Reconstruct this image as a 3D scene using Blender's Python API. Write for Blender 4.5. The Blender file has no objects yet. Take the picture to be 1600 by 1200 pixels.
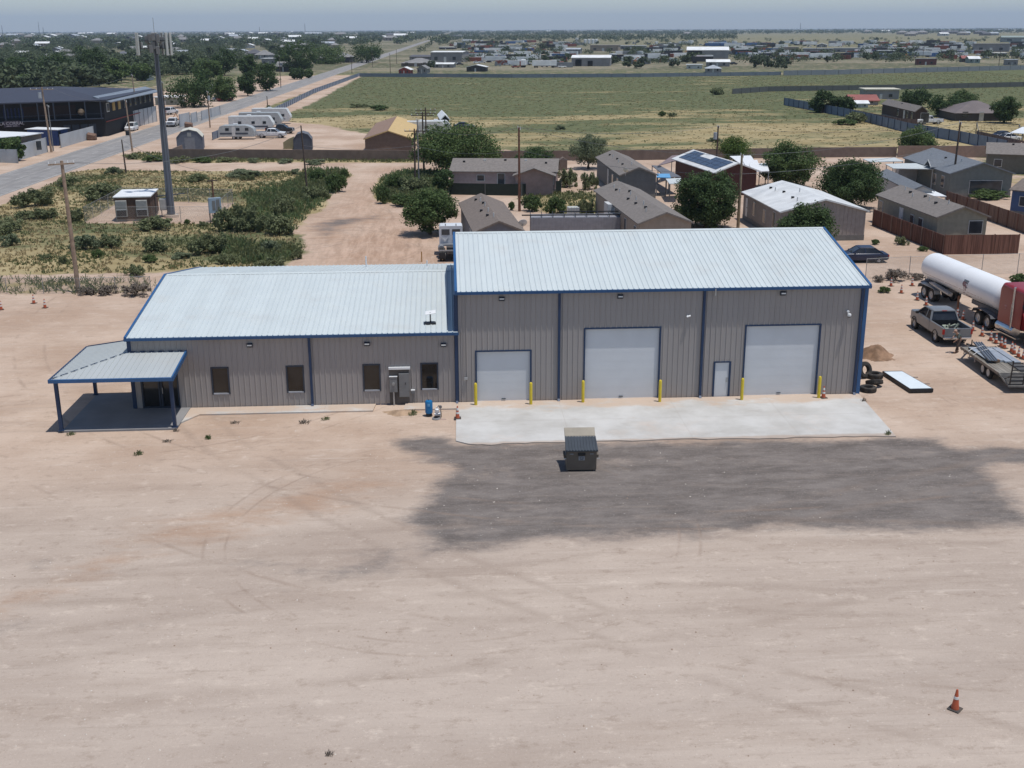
import bpy, math, random
import numpy as np
from mathutils import Vector, Matrix
random.seed(7); RS = np.random.RandomState(11)
S = bpy.context.scene
COL = S.collection

# ---------------------------------------------------------------- camera
CF, CPITCH, CROLL, CYAW, CH = 1769.96, 0.3035997, -0.00405565, 0.05593684, 20.5722
F_ = Vector((math.sin(CYAW)*math.cos(CPITCH), math.cos(CYAW)*math.cos(CPITCH), -math.sin(CPITCH)))
R0_ = Vector((math.cos(CYAW), -math.sin(CYAW), 0)); U0_ = R0_.cross(F_)
R_ = math.cos(CROLL)*R0_ + math.sin(CROLL)*U0_; U_ = -math.sin(CROLL)*R0_ + math.cos(CROLL)*U0_
cd = bpy.data.cameras.new('camera'); cam = bpy.data.objects.new('camera', cd); COL.objects.link(cam)
cd.sensor_width = 36; cd.lens = CF/1600*36; cd.clip_start = 0.5; cd.clip_end = 40000
M = Matrix((R_, U_, -F_)).transposed().to_4x4(); M.translation = Vector((0, 0, CH)); cam.matrix_world = M
S.camera = cam

# ---------------------------------------------------------------- world, sun, exposure
SUN_TO = Vector((0.20, -0.118, 1.0)).normalized()
w = bpy.data.worlds.new('World'); S.world = w; w.use_nodes = True
wn = w.node_tree; sky = wn.nodes.new('ShaderNodeTexSky'); sky.sky_type = 'NISHITA'; sky.sun_disc = False
sky.sun_elevation = math.asin(SUN_TO.z); sky.sun_rotation = math.atan2(SUN_TO.x, SUN_TO.y)
sky.altitude = 800; sky.air_density = 1.0; sky.dust_density = 0.4; sky.ozone_density = 2.2
bg = wn.nodes['Background']; wn.links.new(sky.outputs[0], bg.inputs[0]); bg.inputs[1].default_value = 0.10
sl = bpy.data.lights.new('sun', 'SUN'); so = bpy.data.objects.new('sun', sl); COL.objects.link(so)
sl.energy = 3.35; sl.angle = math.radians(0.5); sl.color = (1, 0.965, 0.92)
so.rotation_euler = SUN_TO.to_track_quat('Z', 'Y').to_euler(); so.location = (0, 0, 300)
S.view_settings.view_transform = 'Standard'; S.view_settings.look = 'None'
S.view_settings.exposure = 0.14; S.view_settings.gamma = 1.0
S.cycles.max_bounces = 6; S.cycles.diffuse_bounces = 3; S.cycles.glossy_bounces = 3; S.cycles.transmission_bounces = 4
S.cycles.volume_bounces = 0; S.cycles.transparent_max_bounces = 8
S.cycles.caustics_reflective = False; S.cycles.caustics_refractive = False

def at(px, py, z=0.0):
    """world point at height z seen at photo pixel (px,py)"""
    d = F_ + R_*((px-800)/CF) + U_*((600-py)/CF)
    t = (z-CH)/d.z
    return Vector((0, 0, CH)) + d*t
def pscale(p):
    """pixels per metre at p"""
    return CF/((Vector(p)-Vector((0, 0, CH))).dot(F_))
def hat(base, py):
    """height above ground point `base` at which the photo row is py"""
    lo, hi = 0.0, 80.0
    for _ in range(40):
        m = (lo+hi)/2; d = Vector((base.x, base.y, m-CH)); y = 600-CF*d.dot(U_)/d.dot(F_)
        if y > py: lo = m
        else: hi = m
    return lo

# ---------------------------------------------------------------- materials
class NT:
    def __init__(s, name):
        s.m = bpy.data.materials.new(name); s.m.use_nodes = True; s.t = s.m.node_tree; s.n = s.t.nodes
        s.b = s.n['Principled BSDF']; s.o = s.n['Material Output']; s.pos = None
    def set(s, sock, v):
        if v is None: return
        if hasattr(v, 'is_linked') or isinstance(v, bpy.types.NodeSocket): s.t.links.new(v, sock)
        elif isinstance(v, (tuple, list)) and len(v) == 3 and sock.type == 'RGBA': sock.default_value = (*v, 1)
        else: sock.default_value = v
    def math(s, op, a, b=None, c=None, clamp=False):
        n = s.n.new('ShaderNodeMath'); n.operation = op; n.use_clamp = clamp
        s.set(n.inputs[0], a); s.set(n.inputs[1], b); s.set(n.inputs[2], c); return n.outputs[0]
    def mix(s, f, a, b, mode='MIX'):
        n = s.n.new('ShaderNodeMix'); n.data_type = 'RGBA'; n.blend_type = mode; n.clamp_factor = True
        s.set(n.inputs[0], f); s.set(n.inputs[6], a); s.set(n.inputs[7], b); return n.outputs[2]
    def ramp(s, v, lo, hi, a=0.0, b=1.0):
        n = s.n.new('ShaderNodeMapRange'); n.interpolation_type = 'SMOOTHSTEP'
        s.set(n.inputs[0], v); s.set(n.inputs[1], lo); s.set(n.inputs[2], hi); s.set(n.inputs[3], a); s.set(n.inputs[4], b); return n.outputs[0]
    def P(s):
        if s.pos is None: s.pos = s.n.new('ShaderNodeNewGeometry').outputs['Position']
        return s.pos
    def mapv(s, v, scale=(1, 1, 1), rot=0, loc=(0, 0, 0)):
        n = s.n.new('ShaderNodeMapping'); s.set(n.inputs['Vector'], v); n.inputs['Scale'].default_value = scale
        n.inputs['Rotation'].default_value = (0, 0, rot); n.inputs['Location'].default_value = loc; return n.outputs[0]
    def noise(s, scale, detail=4, rough=0.55, v=None, dist=0.0):
        n = s.n.new('ShaderNodeTexNoise'); s.set(n.inputs['Vector'], v if v is not None else s.P())
        n.inputs['Scale'].default_value = scale; n.inputs['Detail'].default_value = detail
        n.inputs['Roughness'].default_value = rough; n.inputs['Distortion'].default_value = dist; return n.outputs[0]
    def voro(s, scale, v=None, out='Distance', rnd=1.0):
        n = s.n.new('ShaderNodeTexVoronoi'); s.set(n.inputs['Vector'], v if v is not None else s.P())
        n.inputs['Scale'].default_value = scale; n.inputs['Randomness'].default_value = rnd; return n.outputs[out]
    def obj(s): return s.n.new('ShaderNodeTexCoord').outputs['Object']
    def attr(s, name):
        n = s.n.new('ShaderNodeAttribute'); n.attribute_name = name; return n.outputs['Fac']
    def bump(s, h, strength=0.3, dist=0.02):
        n = s.n.new('ShaderNodeBump'); n.inputs['Strength'].default_value = strength; n.inputs['Distance'].default_value = dist
        s.set(n.inputs['Height'], h); s.t.links.new(n.outputs[0], s.b.inputs['Normal'])
    def col(s, c): s.set(s.b.inputs['Base Color'], c)
    def prop(s, **k):
        for a, v in k.items(): s.set(s.b.inputs[a.replace('_', ' ')], v)

_mc = {}
def mat(name, c, rough=0.6, metal=0.0, var=0.10, scale=2.0, bump=0.0, spec=0.35, dirt=0.0):
    """plain procedural paint / plastic / cloth with slight mottling"""
    k = name
    if k in _mc: return _mc[k]
    t = NT(name); v = t.obj()
    n = t.noise(scale, 5, 0.6, v); f = t.ramp(n, 0.3, 0.7)
    c1 = tuple(max(0, x*(1-var)) for x in c); c2 = tuple(min(1, x*(1+var)) for x in c)
    cc = t.mix(f, c1, c2)
    if dirt > 0:
        d = t.ramp(t.noise(scale*0.6, 6, 0.7, v), 0.45, 0.75)
        cc = t.mix(t.math('MULTIPLY', d, dirt), cc, (0.30, 0.22, 0.15))
    t.col(cc); t.prop(Roughness=rough, Metallic=metal); t.b.inputs['Specular IOR Level'].default_value = spec
    if bump > 0: t.bump(t.noise(scale*6, 4, 0.6, v), bump, 0.02)
    _mc[k] = t.m; return t.m
def glass(name='dark_glass', c=(0.02, 0.022, 0.025), rough=0.08):
    if name in _mc: return _mc[name]
    t = NT(name); n = t.noise(0.7, 2, 0.5, t.obj()); t.col(t.mix(t.ramp(n, .35, .65), c, tuple(x*1.6+0.006 for x in c)))
    t.prop(Roughness=rough); t.b.inputs['Specular IOR Level'].default_value = 0.5; _mc[name] = t.m; return t.m

# ---------------------------------------------------------------- mesh builder
class MB:
    def __init__(s): s.v = []; s.f = []; s.mi = []; s.cur = 0; s.M = None
    def add(s, vs, fs):
        o = len(s.v)
        if s.M is not None: vs = [tuple(s.M @ Vector(v)) for v in vs]
        s.v += [tuple(v) for v in vs]; s.f += [tuple(i+o for i in f) for f in fs]; s.mi += [s.cur]*len(fs); return s
    def at(s, loc=(0, 0, 0), rz=0, rx=0, ry=0):
        s.M = Matrix.Translation(loc) @ Matrix.Rotation(rz, 4, 'Z') @ Matrix.Rotation(ry, 4, 'Y') @ Matrix.Rotation(rx, 4, 'X'); return s
    def box(s, x0, x1, y0, y1, z0, z1):
        return s.add([(x0, y0, z0), (x1, y0, z0), (x1, y1, z0), (x0, y1, z0), (x0, y0, z1), (x1, y0, z1), (x1, y1, z1), (x0, y1, z1)],
                     [(0, 3, 2, 1), (4, 5, 6, 7), (0, 1, 5, 4), (1, 2, 6, 5), (2, 3, 7, 6), (3, 0, 4, 7)])
    def cbox(s, c, d): return s.box(c[0]-d[0]/2, c[0]+d[0]/2, c[1]-d[1]/2, c[1]+d[1]/2, c[2]-d[2]/2, c[2]+d[2]/2)
    def hexa(s, p):
        return s.add(p, [(0, 3, 2, 1), (4, 5, 6, 7), (0, 1, 5, 4), (1, 2, 6, 5), (2, 3, 7, 6), (3, 0, 4, 7)])
    def quad(s, a, b, c, d): return s.add([a, b, c, d], [(0, 1, 2, 3)])
    def slab(s, pts, th):
        """polygon in 3D thickened straight down by th"""
        n = len(pts); lo = [(p[0], p[1], p[2]-th) for p in pts]
        return s.add(list(pts)+lo, [tuple(range(n)), tuple(range(2*n-1, n-1, -1))]+[(i, i+n, (i+1) % n+n, (i+1) % n) for i in range(n)])
    def prism_y(s, poly, y0, y1):
        """poly of (x,z), extruded along y"""
        n = len(poly); vs = [(x, y0, z) for x, z in poly]+[(x, y1, z) for x, z in poly]
        return s.add(vs, [tuple(range(n)), tuple(range(2*n-1, n-1, -1))]+[(i, i+n, (i+1) % n+n, (i+1) % n) for i in range(n)])
    def prism_x(s, poly, x0, x1):
        n = len(poly); vs = [(x0, y, z) for y, z in poly]+[(x1, y, z) for y, z in poly]
        return s.add(vs, [tuple(range(n)), tuple(range(2*n-1, n-1, -1))]+[(i, i+n, (i+1) % n+n, (i+1) % n) for i in range(n)])
    def cyl(s, a, b, r0, r1=None, n=12, cap=True):
        r1 = r0 if r1 is None else r1; a = Vector(a); b = Vector(b); d = (b-a).normalized()
        u = d.orthogonal().normalized(); w_ = d.cross(u); vs = []
        for p, r in ((a, r0), (b, r1)):
            for i in range(n):
                t = 2*math.pi*i/n; vs.append(p+(u*math.cos(t)+w_*math.sin(t))*r)
        fs = [(i, (i+1) % n, (i+1) % n+n, i+n) for i in range(n)]
        if cap: fs += [tuple(range(n-1, -1, -1)), tuple(range(n, 2*n))]
        return s.add(vs, fs)
    def tube(s, pts, r, n=6):
        for a, b in zip(pts[:-1], pts[1:]): s.cyl(a, b, r, r, n)
        return s
    def bar(s, a, b, w_, h):
        """rectangular bar from a to b"""
        a = Vector(a); b = Vector(b); d = (b-a).normalized(); u = Vector((0, 0, 1)).cross(d)
        u = Vector((1, 0, 0)) if u.length < 1e-3 else u.normalized(); v = d.cross(u)
        P = [p+u*i*w_/2+v*j*h/2 for p in (a, b) for i, j in ((-1, -1), (1, -1), (1, 1), (-1, 1))]
        return s.add(P, [(0, 3, 2, 1), (4, 5, 6, 7), (0, 1, 5, 4), (1, 2, 6, 5), (2, 3, 7, 6), (3, 0, 4, 7)])
    def rings(s, rs, cap=True):
        n = len(rs[0]); vs = [p for r in rs for p in r]; fs = []
        for k in range(len(rs)-1):
            for i in range(n): fs.append((k*n+i, k*n+(i+1) % n, (k+1)*n+(i+1) % n, (k+1)*n+i))
        if cap: fs += [tuple(range(n-1, -1, -1)), tuple(range((len(rs)-1)*n, len(rs)*n))]
        return s.add(vs, fs)
    def lathe(s, prof, n=16, c=(0, 0, 0)):
        return s.rings([[(c[0]+r*math.cos(2*math.pi*i/n), c[1]+r*math.sin(2*math.pi*i/n), c[2]+z) for i in range(n)] for r, z in prof])
    def torus(s, c, R, r, axis='z', n=20, m=8, squash=1.0):
        rs = []
        for i in range(n):
            t = 2*math.pi*i/n; ring = []
            for j in range(m):
                q = 2*math.pi*j/m; a = R+r*math.cos(q); h = r*squash*math.sin(q)
                p = (a*math.cos(t), a*math.sin(t), h)
                if axis == 'x': p = (p[2], p[0], p[1])
                if axis == 'y': p = (p[0], p[2], p[1])
                ring.append((c[0]+p[0], c[1]+p[1], c[2]+p[2]))
            rs.append(ring)
        rs.append(rs[0]); return s.rings(rs, cap=False)
    def build(s, name, mats, parent=None, smooth=False, loc=None, rz=None, bevel=0.0, label=None):
        me = bpy.data.meshes.new(name); me.from_pydata(s.v, [], s.f)
        if not isinstance(mats, (list, tuple)): mats = [mats]
        for m_ in mats: me.materials.append(m_)
        if len(mats) > 1: me.polygons.foreach_set('material_index', s.mi)
        me.update()
        bm = bmesh.new(); bm.from_mesh(me); bmesh.ops.recalc_face_normals(bm, faces=bm.faces); bm.to_mesh(me); bm.free()
        if smooth:
            me.polygons.foreach_set('use_smooth', [True]*len(me.polygons)); me.set_sharp_from_angle(angle=math.radians(35))
        o = bpy.data.objects.new(name, me); COL.objects.link(o)
        if parent is not None: o.parent = parent
        if loc is not None: o.location = loc
        if rz is not None: o.rotation_euler = (0, 0, rz)
        if bevel > 0:
            b = o.modifiers.new('bevel', 'BEVEL'); b.width = bevel; b.segments = 2; b.limit_method = 'ANGLE'; b.angle_limit = math.radians(40)
        if label: o['label'] = label
        return o
import bmesh
def tag(o, label=None, cat=None, group=None, kind=None):
    if label: o['label'] = label
    if cat: o['category'] = cat
    if group: o['group'] = group
    if kind: o['kind'] = kind
    return o
def thing(name, label, cat, loc=(0, 0, 0), rz=0, group=None):
    o = bpy.data.objects.new(name, None); COL.objects.link(o); o.location = loc; o.rotation_euler = (0, 0, rz)
    o.empty_display_size = 0.3; return tag(o, label, cat, group)
def dup(root, loc, rz=0, label=None, group=None, scale=None):
    def cp(o, par):
        c = o.copy(); COL.objects.link(c)
        if par is not None: c.parent = par
        for ch in o.children: cp(ch, c)
        return c
    r = cp(root, None); r.location = loc; r.rotation_euler = (0, 0, rz)
    if scale is not None: r.scale = (scale,)*3 if not isinstance(scale, (tuple, list)) else scale
    if label: r['label'] = label
    if group: r['group'] = group
    return r
def struct(name, mb, m, label=None, **k):
    o = mb.build(name, m, **k); o['kind'] = 'structure'
    if label: o['label'] = label
    return o
def np_mesh(name, V, Fq, mats, mi=None):
    """quads from numpy arrays"""
    me = bpy.data.meshes.new(name); nv = len(V); nf = len(Fq); k = Fq.shape[1]
    me.vertices.add(nv); me.vertices.foreach_set('co', np.asarray(V, np.float32).ravel())
    me.loops.add(nf*k); me.loops.foreach_set('vertex_index', np.asarray(Fq, np.int32).ravel())
    me.polygons.add(nf); me.polygons.foreach_set('loop_start', np.arange(0, nf*k, k, dtype=np.int32))
    for m_ in (mats if isinstance(mats, (list, tuple)) else [mats]): me.materials.append(m_)
    if mi is not None: me.polygons.foreach_set('material_index', np.asarray(mi, np.int32))
    me.update(calc_edges=True); return me
# ================================================================ GROUND
def wp(pts): return np.array([tuple(at(x, y))[:2] for x, y in pts])
def sdist(X, Y, poly):
    """signed distance (positive inside) to polygon"""
    n = len(poly); d = np.full(X.shape, 1e9); ins = np.zeros(X.shape, bool)
    for i in range(n):
        ax, ay = poly[i]; bx, by = poly[(i+1) % n]; ex, ey = bx-ax, by-ay
        t = np.clip(((X-ax)*ex+(Y-ay)*ey)/(ex*ex+ey*ey+1e-9), 0, 1)
        d = np.minimum(d, np.hypot(X-ax-t*ex, Y-ay-t*ey))
        if ay != by:
            c = ((ay > Y) != (by > Y)) & (X < (bx-ax)*(Y-ay)/(by-ay)+ax); ins ^= c
    return np.where(ins, d, -d)
def soft(X, Y, poly, fe): return np.clip(sdist(X, Y, poly)/fe*0.5+0.5, 0, 1)
FIELD_L = wp([(-260, 330), (0, 322), (40, 302), (85, 284), (100, 270), (160, 263), (200, 266), (300, 267), (400, 268), (480, 266), (545, 264), (549, 276), (535, 290), (512, 303),
              (510, 325), (475, 345), (462, 362), (478, 380), (482, 394), (455, 412), (400, 421), (300, 421), (200, 428), (0, 429), (-260, 430)])
COMPOUND = wp([(130, 349), (334, 349), (365, 317), (190, 314)])
FIELD_M = wp([(580, 300), (594, 278), (612, 270), (640, 266), (690, 268), (704, 305), (690, 330), (640, 322), (615, 319), (588, 316)])
FIELD_B = wp([(452, 191), (498, 194), (545, 204), (600, 214), (700, 226), (820, 238), (1000, 238), (1250, 234), (1400, 232), (1590, 232), (1700, 232), (1700, 150), (1700, 112), (1600, 110), (1400, 113), (1200, 117), (1000, 118.5), (800, 119), (565, 119), (480, 165), (425, 186)])
STRIP_W = wp([(190, 243), (215, 238), (300, 240), (640, 246), (700, 249), (700, 253), (640, 254.5), (300, 254), (205, 250)])
WEED_FL = wp([(-100, 434), (250, 436), (250, 462), (-100, 464)])
YARD_H = wp([(800, 303), (930, 298), (1000, 335), (930, 345), (830, 330)])
TOWN_L = wp([(-600, 170), (0, 150), (180, 140), (330, 158), (420, 130), (520, 100), (600, 75), (640, 64), (690, 58), (-600, 62)])
STRIP_R = wp([(1360, 408), (1700, 398), (1700, 414), (1360, 417)])
SHOULD = wp([(412, 182), (562, 116), (566, 112), (400, 172)])
LEFTOF = wp([(620, 118), (1700, 118), (1700, 60), (620, 60)])
PARK_H = wp([(1210, 170), (1330, 180), (1460, 215), (1600, 245), (1700, 245), (1700, 140), (1230, 142)])
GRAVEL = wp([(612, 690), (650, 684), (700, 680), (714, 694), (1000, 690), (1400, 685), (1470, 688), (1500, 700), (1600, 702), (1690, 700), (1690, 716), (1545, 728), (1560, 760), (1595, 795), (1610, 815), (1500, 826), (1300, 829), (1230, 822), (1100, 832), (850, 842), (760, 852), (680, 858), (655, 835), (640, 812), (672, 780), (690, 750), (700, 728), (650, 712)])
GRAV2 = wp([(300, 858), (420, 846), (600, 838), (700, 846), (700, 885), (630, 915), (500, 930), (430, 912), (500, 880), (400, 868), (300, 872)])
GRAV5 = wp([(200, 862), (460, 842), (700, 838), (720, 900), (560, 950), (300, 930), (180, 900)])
GRAV3 = wp([(-60, 950), (60, 955), (160, 965), (270, 972), (270, 990), (140, 992), (50, 1000), (-60, 1012)])
GRAV6 = wp([(290, 948), (400, 945), (410, 965), (300, 972)])
GRAV4 = wp([(20, 875), (100, 860), (110, 890), (30, 905)])
RED1 = wp([(170, 865), (200, 825), (330, 795), (440, 770), (560, 742), (620, 755), (540, 800), (430, 822), (330, 850)])
RED2 = wp([(-60, 960), (60, 905), (180, 866), (212, 872), (150, 905), (60, 940), (-60, 990)])
DARKT = wp([(462, 350), (520, 340), (600, 333), (612, 342), (560, 352), (520, 378), (480, 372)])
TRACK = wp([(596, 262), (560, 300), (520, 335), (478, 352), (470, 380), (480, 415), (700, 410), (690, 370), (640, 338), (590, 322), (583, 300), (612, 262)])
NEARB = wp([(-400, 560), (60, 500), (700, 640), (720, 700), (640, 720), (300, 700), (-400, 760)])
CARI = wp([(-500, 980), (500, 990), (1100, 960), (1700, 900), (1700, 1300), (-500, 1300)])
def axis(a, b, step, far, g=1.03):
    xs = list(np.arange(a, b, step)); s = step; x = xs[-1]
    while x < far: s *= g; x += s; xs.append(x)
    return xs
yy = np.array([-150, -80, -40, -10, 5, 15]+axis(22, 190, 0.8, 26000, 1.035))
xr = axis(0, 60, 0.8, 20000, 1.04); xx = np.array([-x for x in xr[:0:-1]]+xr)
GX, GY = np.meshgrid(xx, yy)
m_veg = np.zeros(GX.shape)
for poly, fe, a in ((FIELD_L, 2.0, 1), (FIELD_M, 1.5, 1), (FIELD_B, 3, 1), (STRIP_W, 2, 1), (WEED_FL, 1.5, .5), (YARD_H, 3, .8), (TOWN_L, 20, .6), (STRIP_R, 1.5, .35), (SHOULD, 2, .8), (LEFTOF, 12, .55), (PARK_H, 8, .7)):
    m_veg = np.maximum(m_veg, a*soft(GX, GY, poly, fe))
m_veg = np.minimum(m_veg, 1-soft(GX, GY, COMPOUND, 0.8))
m_veg = np.where(GY > 560, np.maximum(m_veg, .62), m_veg)
m_veg = np.where((GY > 90) & (GX > 75), np.maximum(m_veg, .5), m_veg)
m_dark = np.zeros(GX.shape)
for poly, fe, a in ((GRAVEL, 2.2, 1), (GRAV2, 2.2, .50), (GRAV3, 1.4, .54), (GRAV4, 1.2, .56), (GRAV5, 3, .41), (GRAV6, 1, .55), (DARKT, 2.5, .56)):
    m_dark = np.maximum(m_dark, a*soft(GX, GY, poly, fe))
m_red = np.maximum(np.maximum(.8*soft(GX, GY, RED1, 2.4), .8*soft(GX, GY, RED2, 1.8)), .8*soft(GX, GY, DARKT, 3.0))
m_track = soft(GX, GY, TRACK, 3.5)*(1-.7*soft(GX, GY, DARKT, 3))
m_pale = np.maximum(soft(GX, GY, NEARB, 6), 0)
m_grey = soft(GX, GY, CARI, 8)
ny, nx = GX.shape
GZ = -0.004*np.ones(GX.shape)
idx = np.arange(ny*nx).reshape(ny, nx)
Fq = np.stack([idx[:-1, :-1].ravel(), idx[:-1, 1:].ravel(), idx[1:, 1:].ravel(), idx[1:, :-1].ravel()], 1)
t = NT('ground_soil')
sand = t.mix(t.ramp(t.noise(0.11, 6, 0.6), .35, .68), (0.40, 0.285, 0.208), (0.53, 0.41, 0.32))
# yard caliche is greyer away from the building
gy = t.mix(t.ramp(t.noise(0.2, 6, 0.65, t.mapv(t.P(), (0.35, 1.0, 1))), .3, .72), (0.378, 0.302, 0.246), (0.487, 0.40, 0.328))
sepy = t.n.new('ShaderNodeSeparateXYZ'); t.t.links.new(t.P(), sepy.inputs[0]); PX, PY = sepy.outputs[0], sepy.outputs[1]
yardf = t.math('MULTIPLY', t.ramp(PY, 60, 44), t.math('SUBTRACT', 1.0, t.math('MULTIPLY', t.attr('m_pale'), 0.8)))
c = t.mix(yardf, sand, gy)
c = t.mix(t.math('MULTIPLY', t.attr('m_grey'), 0.3), c, (0.47, 0.41, 0.36))
streak = t.noise(1.3, 6, 0.7, t.mapv(t.P(), (0.09, 1.2, 1), 0.06)); streak2 = t.noise(0.5, 5, 0.65, t.mapv(t.P(), (0.12, 0.9, 1), -0.22))
c = t.mix(t.ramp(streak, .5, .75, 0, .28), c, (0.58, 0.49, 0.41)); c = t.mix(t.ramp(streak2, .50, .72, 0, .36), c, (0.30, 0.225, 0.175))
# faint graded lines
s3 = t.noise(3.2, 5, .7, t.mapv(t.P(), (.045, 1, 1), .05)); s4 = t.noise(2.4, 5, .7, t.mapv(t.P(), (.06, 1, 1), -.24)); lm = t.ramp(t.noise(.10, 5, .6, t.mapv(t.P(), (.4, 1, 1), loc=(9, 2, 0))), .42, .62)
c = t.mix(t.math('MULTIPLY', t.ramp(s3, .56, .70), t.math('MULTIPLY', lm, .34)), c, (0.24, 0.185, 0.145)); c = t.mix(t.math('MULTIPLY', t.ramp(s4, .57, .70), .26), c, (0.25, 0.19, 0.15)); c = t.mix(t.math('MULTIPLY', t.ramp(s3, .42, .30), t.math('MULTIPLY', lm, .35)), c, (0.62, 0.54, 0.46))
# churned red track behind the building
trs = t.noise(1.0, 6, .72, t.mapv(t.P(), (1.5, .16, 1), .18)); trm = t.attr('m_track')
c = t.mix(t.math('MULTIPLY', trm, .6), c, t.mix(t.ramp(trs, .38, .62), (0.30, 0.18, 0.115), (0.50, 0.335, 0.24)))
# red soil
rn = t.math('ADD', t.attr('m_red'), t.math('MULTIPLY', t.math('SUBTRACT', t.noise(0.9, 7, 0.7, t.mapv(t.P(), (0.4, 1, 1), .3)), 0.5), 1.3))
c = t.mix(t.ramp(rn, .26, .85, 0, .62), c, (0.345, 0.205, 0.125))
# dark millings
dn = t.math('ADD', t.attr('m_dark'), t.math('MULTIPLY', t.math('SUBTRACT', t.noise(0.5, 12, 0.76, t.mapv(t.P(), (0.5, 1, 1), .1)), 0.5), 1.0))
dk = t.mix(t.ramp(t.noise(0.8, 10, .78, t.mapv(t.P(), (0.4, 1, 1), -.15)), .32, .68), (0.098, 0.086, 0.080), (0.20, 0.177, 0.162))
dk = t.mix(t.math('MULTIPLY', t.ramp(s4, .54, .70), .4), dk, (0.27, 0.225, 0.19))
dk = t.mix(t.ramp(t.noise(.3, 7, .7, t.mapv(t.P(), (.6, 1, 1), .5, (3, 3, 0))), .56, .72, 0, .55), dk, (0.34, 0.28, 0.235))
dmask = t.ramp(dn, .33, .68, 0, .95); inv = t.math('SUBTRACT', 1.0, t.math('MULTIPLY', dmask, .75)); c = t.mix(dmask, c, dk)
# tyre ruts: arcs of compacted soil
WOB = t.noise(0.08, 1, .5)
def arc(cx, cy, r, wd, wob=.8):
    n = WOB; dx = t.math('SUBTRACT', PX, cx); dy = t.math('SUBTRACT', PY, cy)
    d = t.math('SQRT', t.math('ADD', t.math('MULTIPLY', dx, dx), t.math('MULTIPLY', dy, dy)))
    d = t.math('ADD', d, t.math('MULTIPLY', t.math('SUBTRACT', n, .5), wob))
    return t.ramp(t.math('ABSOLUTE', t.math('SUBTRACT', d, r)), 0, wd, 1, 0)
ruts = None
for q in ((0, 45, 9.6, .12), (0, 45, 10.5, .14), (14, 90, 44, .2), (14, 90, 45.9, .2), (33, 62, 3.2, .13), (33, 62, 4.3, .11), (33.5, 61, 5.1, .1), (-50, 150, 88, .25), (-50, 150, 90, .25), (-12, 108, 14, .3), (-12, 108, 16, .3), (-14, 112, 11, .25), (-12, 110, 9, .25), (-30, 128, 22, .22), (-30, 128, 23.8, .22), (-34, 130, 27.5, .22), (6, 150, 26, .2), (6, 150, 27.8, .2), (-14, 112, 5.5, .3), (-11, 111, 7, .3), (30, 100, 70, .2), (-22, 75, 21, .14), (-22, 75, 22.5, .14)):
    a = arc(*q); ruts = a if ruts is None else t.math('MAXIMUM', ruts, a)
rutn = t.math('MULTIPLY', ruts, t.ramp(t.noise(.2, 6, .7), .46, .60))
c = t.mix(t.math('MULTIPLY', rutn, .38), c, (0.25, 0.18, 0.135))
wide = None
for q in ((5, -60, 97, .5), (5, -60, 99, .5), (5, -60, 103.4, .45), (5, -60, 105.4, .45), (-20, 150, 109, .45), (-20, 150, 111, .45), (-20, 150, 118, .5), (60, 100, 83, .4), (60, 100, 85, .4), (-14, 118, 4.2, .35), (-20, 120, 11, .35), (-20, 120, 12.8, .35)):
    a = arc(*q, 1.6); wide = a if wide is None else t.math('MAXIMUM', wide, a)
widn = t.math('MULTIPLY', wide, t.ramp(t.noise(.13, 6, .7, t.mapv(t.P(), loc=(4, 4, 0))), .40, .56)); c = t.mix(t.math('MULTIPLY', widn, .26), c, (0.24, 0.18, 0.14))
# small scale grain, clods and pale chips
vd = t.voro(2.6); clus = t.ramp(t.noise(.35, 5, .65), .5, .66)
chip = t.math('MULTIPLY', t.ramp(vd, .11, .07), clus); c = t.mix(t.math('MULTIPLY', chip, .4), c, (0.78, 0.72, 0.65))
c = t.mix(t.ramp(t.noise(7, 6, .8), .54, .72, 0, .55), c, (0.23, 0.175, 0.14)); c = t.mix(t.ramp(t.noise(12, 5, .75, t.mapv(t.P(), loc=(5, 3, 0))), .56, .74, 0, .5), c, (0.74, 0.65, 0.56))
c = t.mix(t.math('MULTIPLY', t.ramp(t.noise(1.7, 8, .8, t.mapv(t.P(), (.6, 1, 1), loc=(1, 8, 0))), .53, .64), t.math('MULTIPLY', inv, .40)), c, (0.255, 0.19, 0.145))
c = t.mix(t.math('MULTIPLY', t.ramp(t.noise(1.3, 8, .8, t.mapv(t.P(), (.6, 1, 1), loc=(6, 1, 0))), .54, .66), t.math('MULTIPLY', inv, .36)), c, (0.66, 0.56, 0.465))
# ground under vegetation
vn = t.math('ADD', t.attr('m_veg'), t.math('MULTIPLY', t.math('SUBTRACT', t.noise(0.22, 8, 0.68), 0.5), 1.3))
big = t.noise(0.026, 8, 0.66, t.mapv(t.P(), (0.5, 1.2, 1))); mid = t.noise(0.13, 6, .65, t.mapv(t.P(), (0.6, 1, 1)))
gold = t.mix(t.ramp(mid, .35, .65), (0.27, 0.215, 0.105), (0.40, 0.325, 0.18))
grn = t.mix(t.ramp(t.noise(.5, 6, .7), .35, .65), (0.070, 0.088, 0.038), (0.125, 0.142, 0.066))
far_g = t.ramp(PY, 235, 370)
thr = t.math('ADD', t.math('ADD', t.math('MULTIPLY', big, .70), t.math('MULTIPLY', mid, .30)), t.math('MULTIPLY', far_g, .115))
vc_ = t.mix(t.ramp(thr, .475, .565), gold, grn)
vc_ = t.mix(t.ramp(t.noise(1.6, 6, .75), .52, .72, 0, .45), vc_, (0.055, 0.062, 0.03))
vc_ = t.mix(t.ramp(t.noise(.6, 6, .7, t.mapv(t.P(), loc=(6, 6, 0))), .52, .7, 0, .3), vc_, (0.30, 0.25, 0.15))
fy = t.mix(t.ramp(t.noise(.012, 7, .7, t.mapv(t.P(), (.5, 1, 1))), .46, .56), (0.085, 0.095, 0.055), (0.22, 0.20, 0.145))
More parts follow.
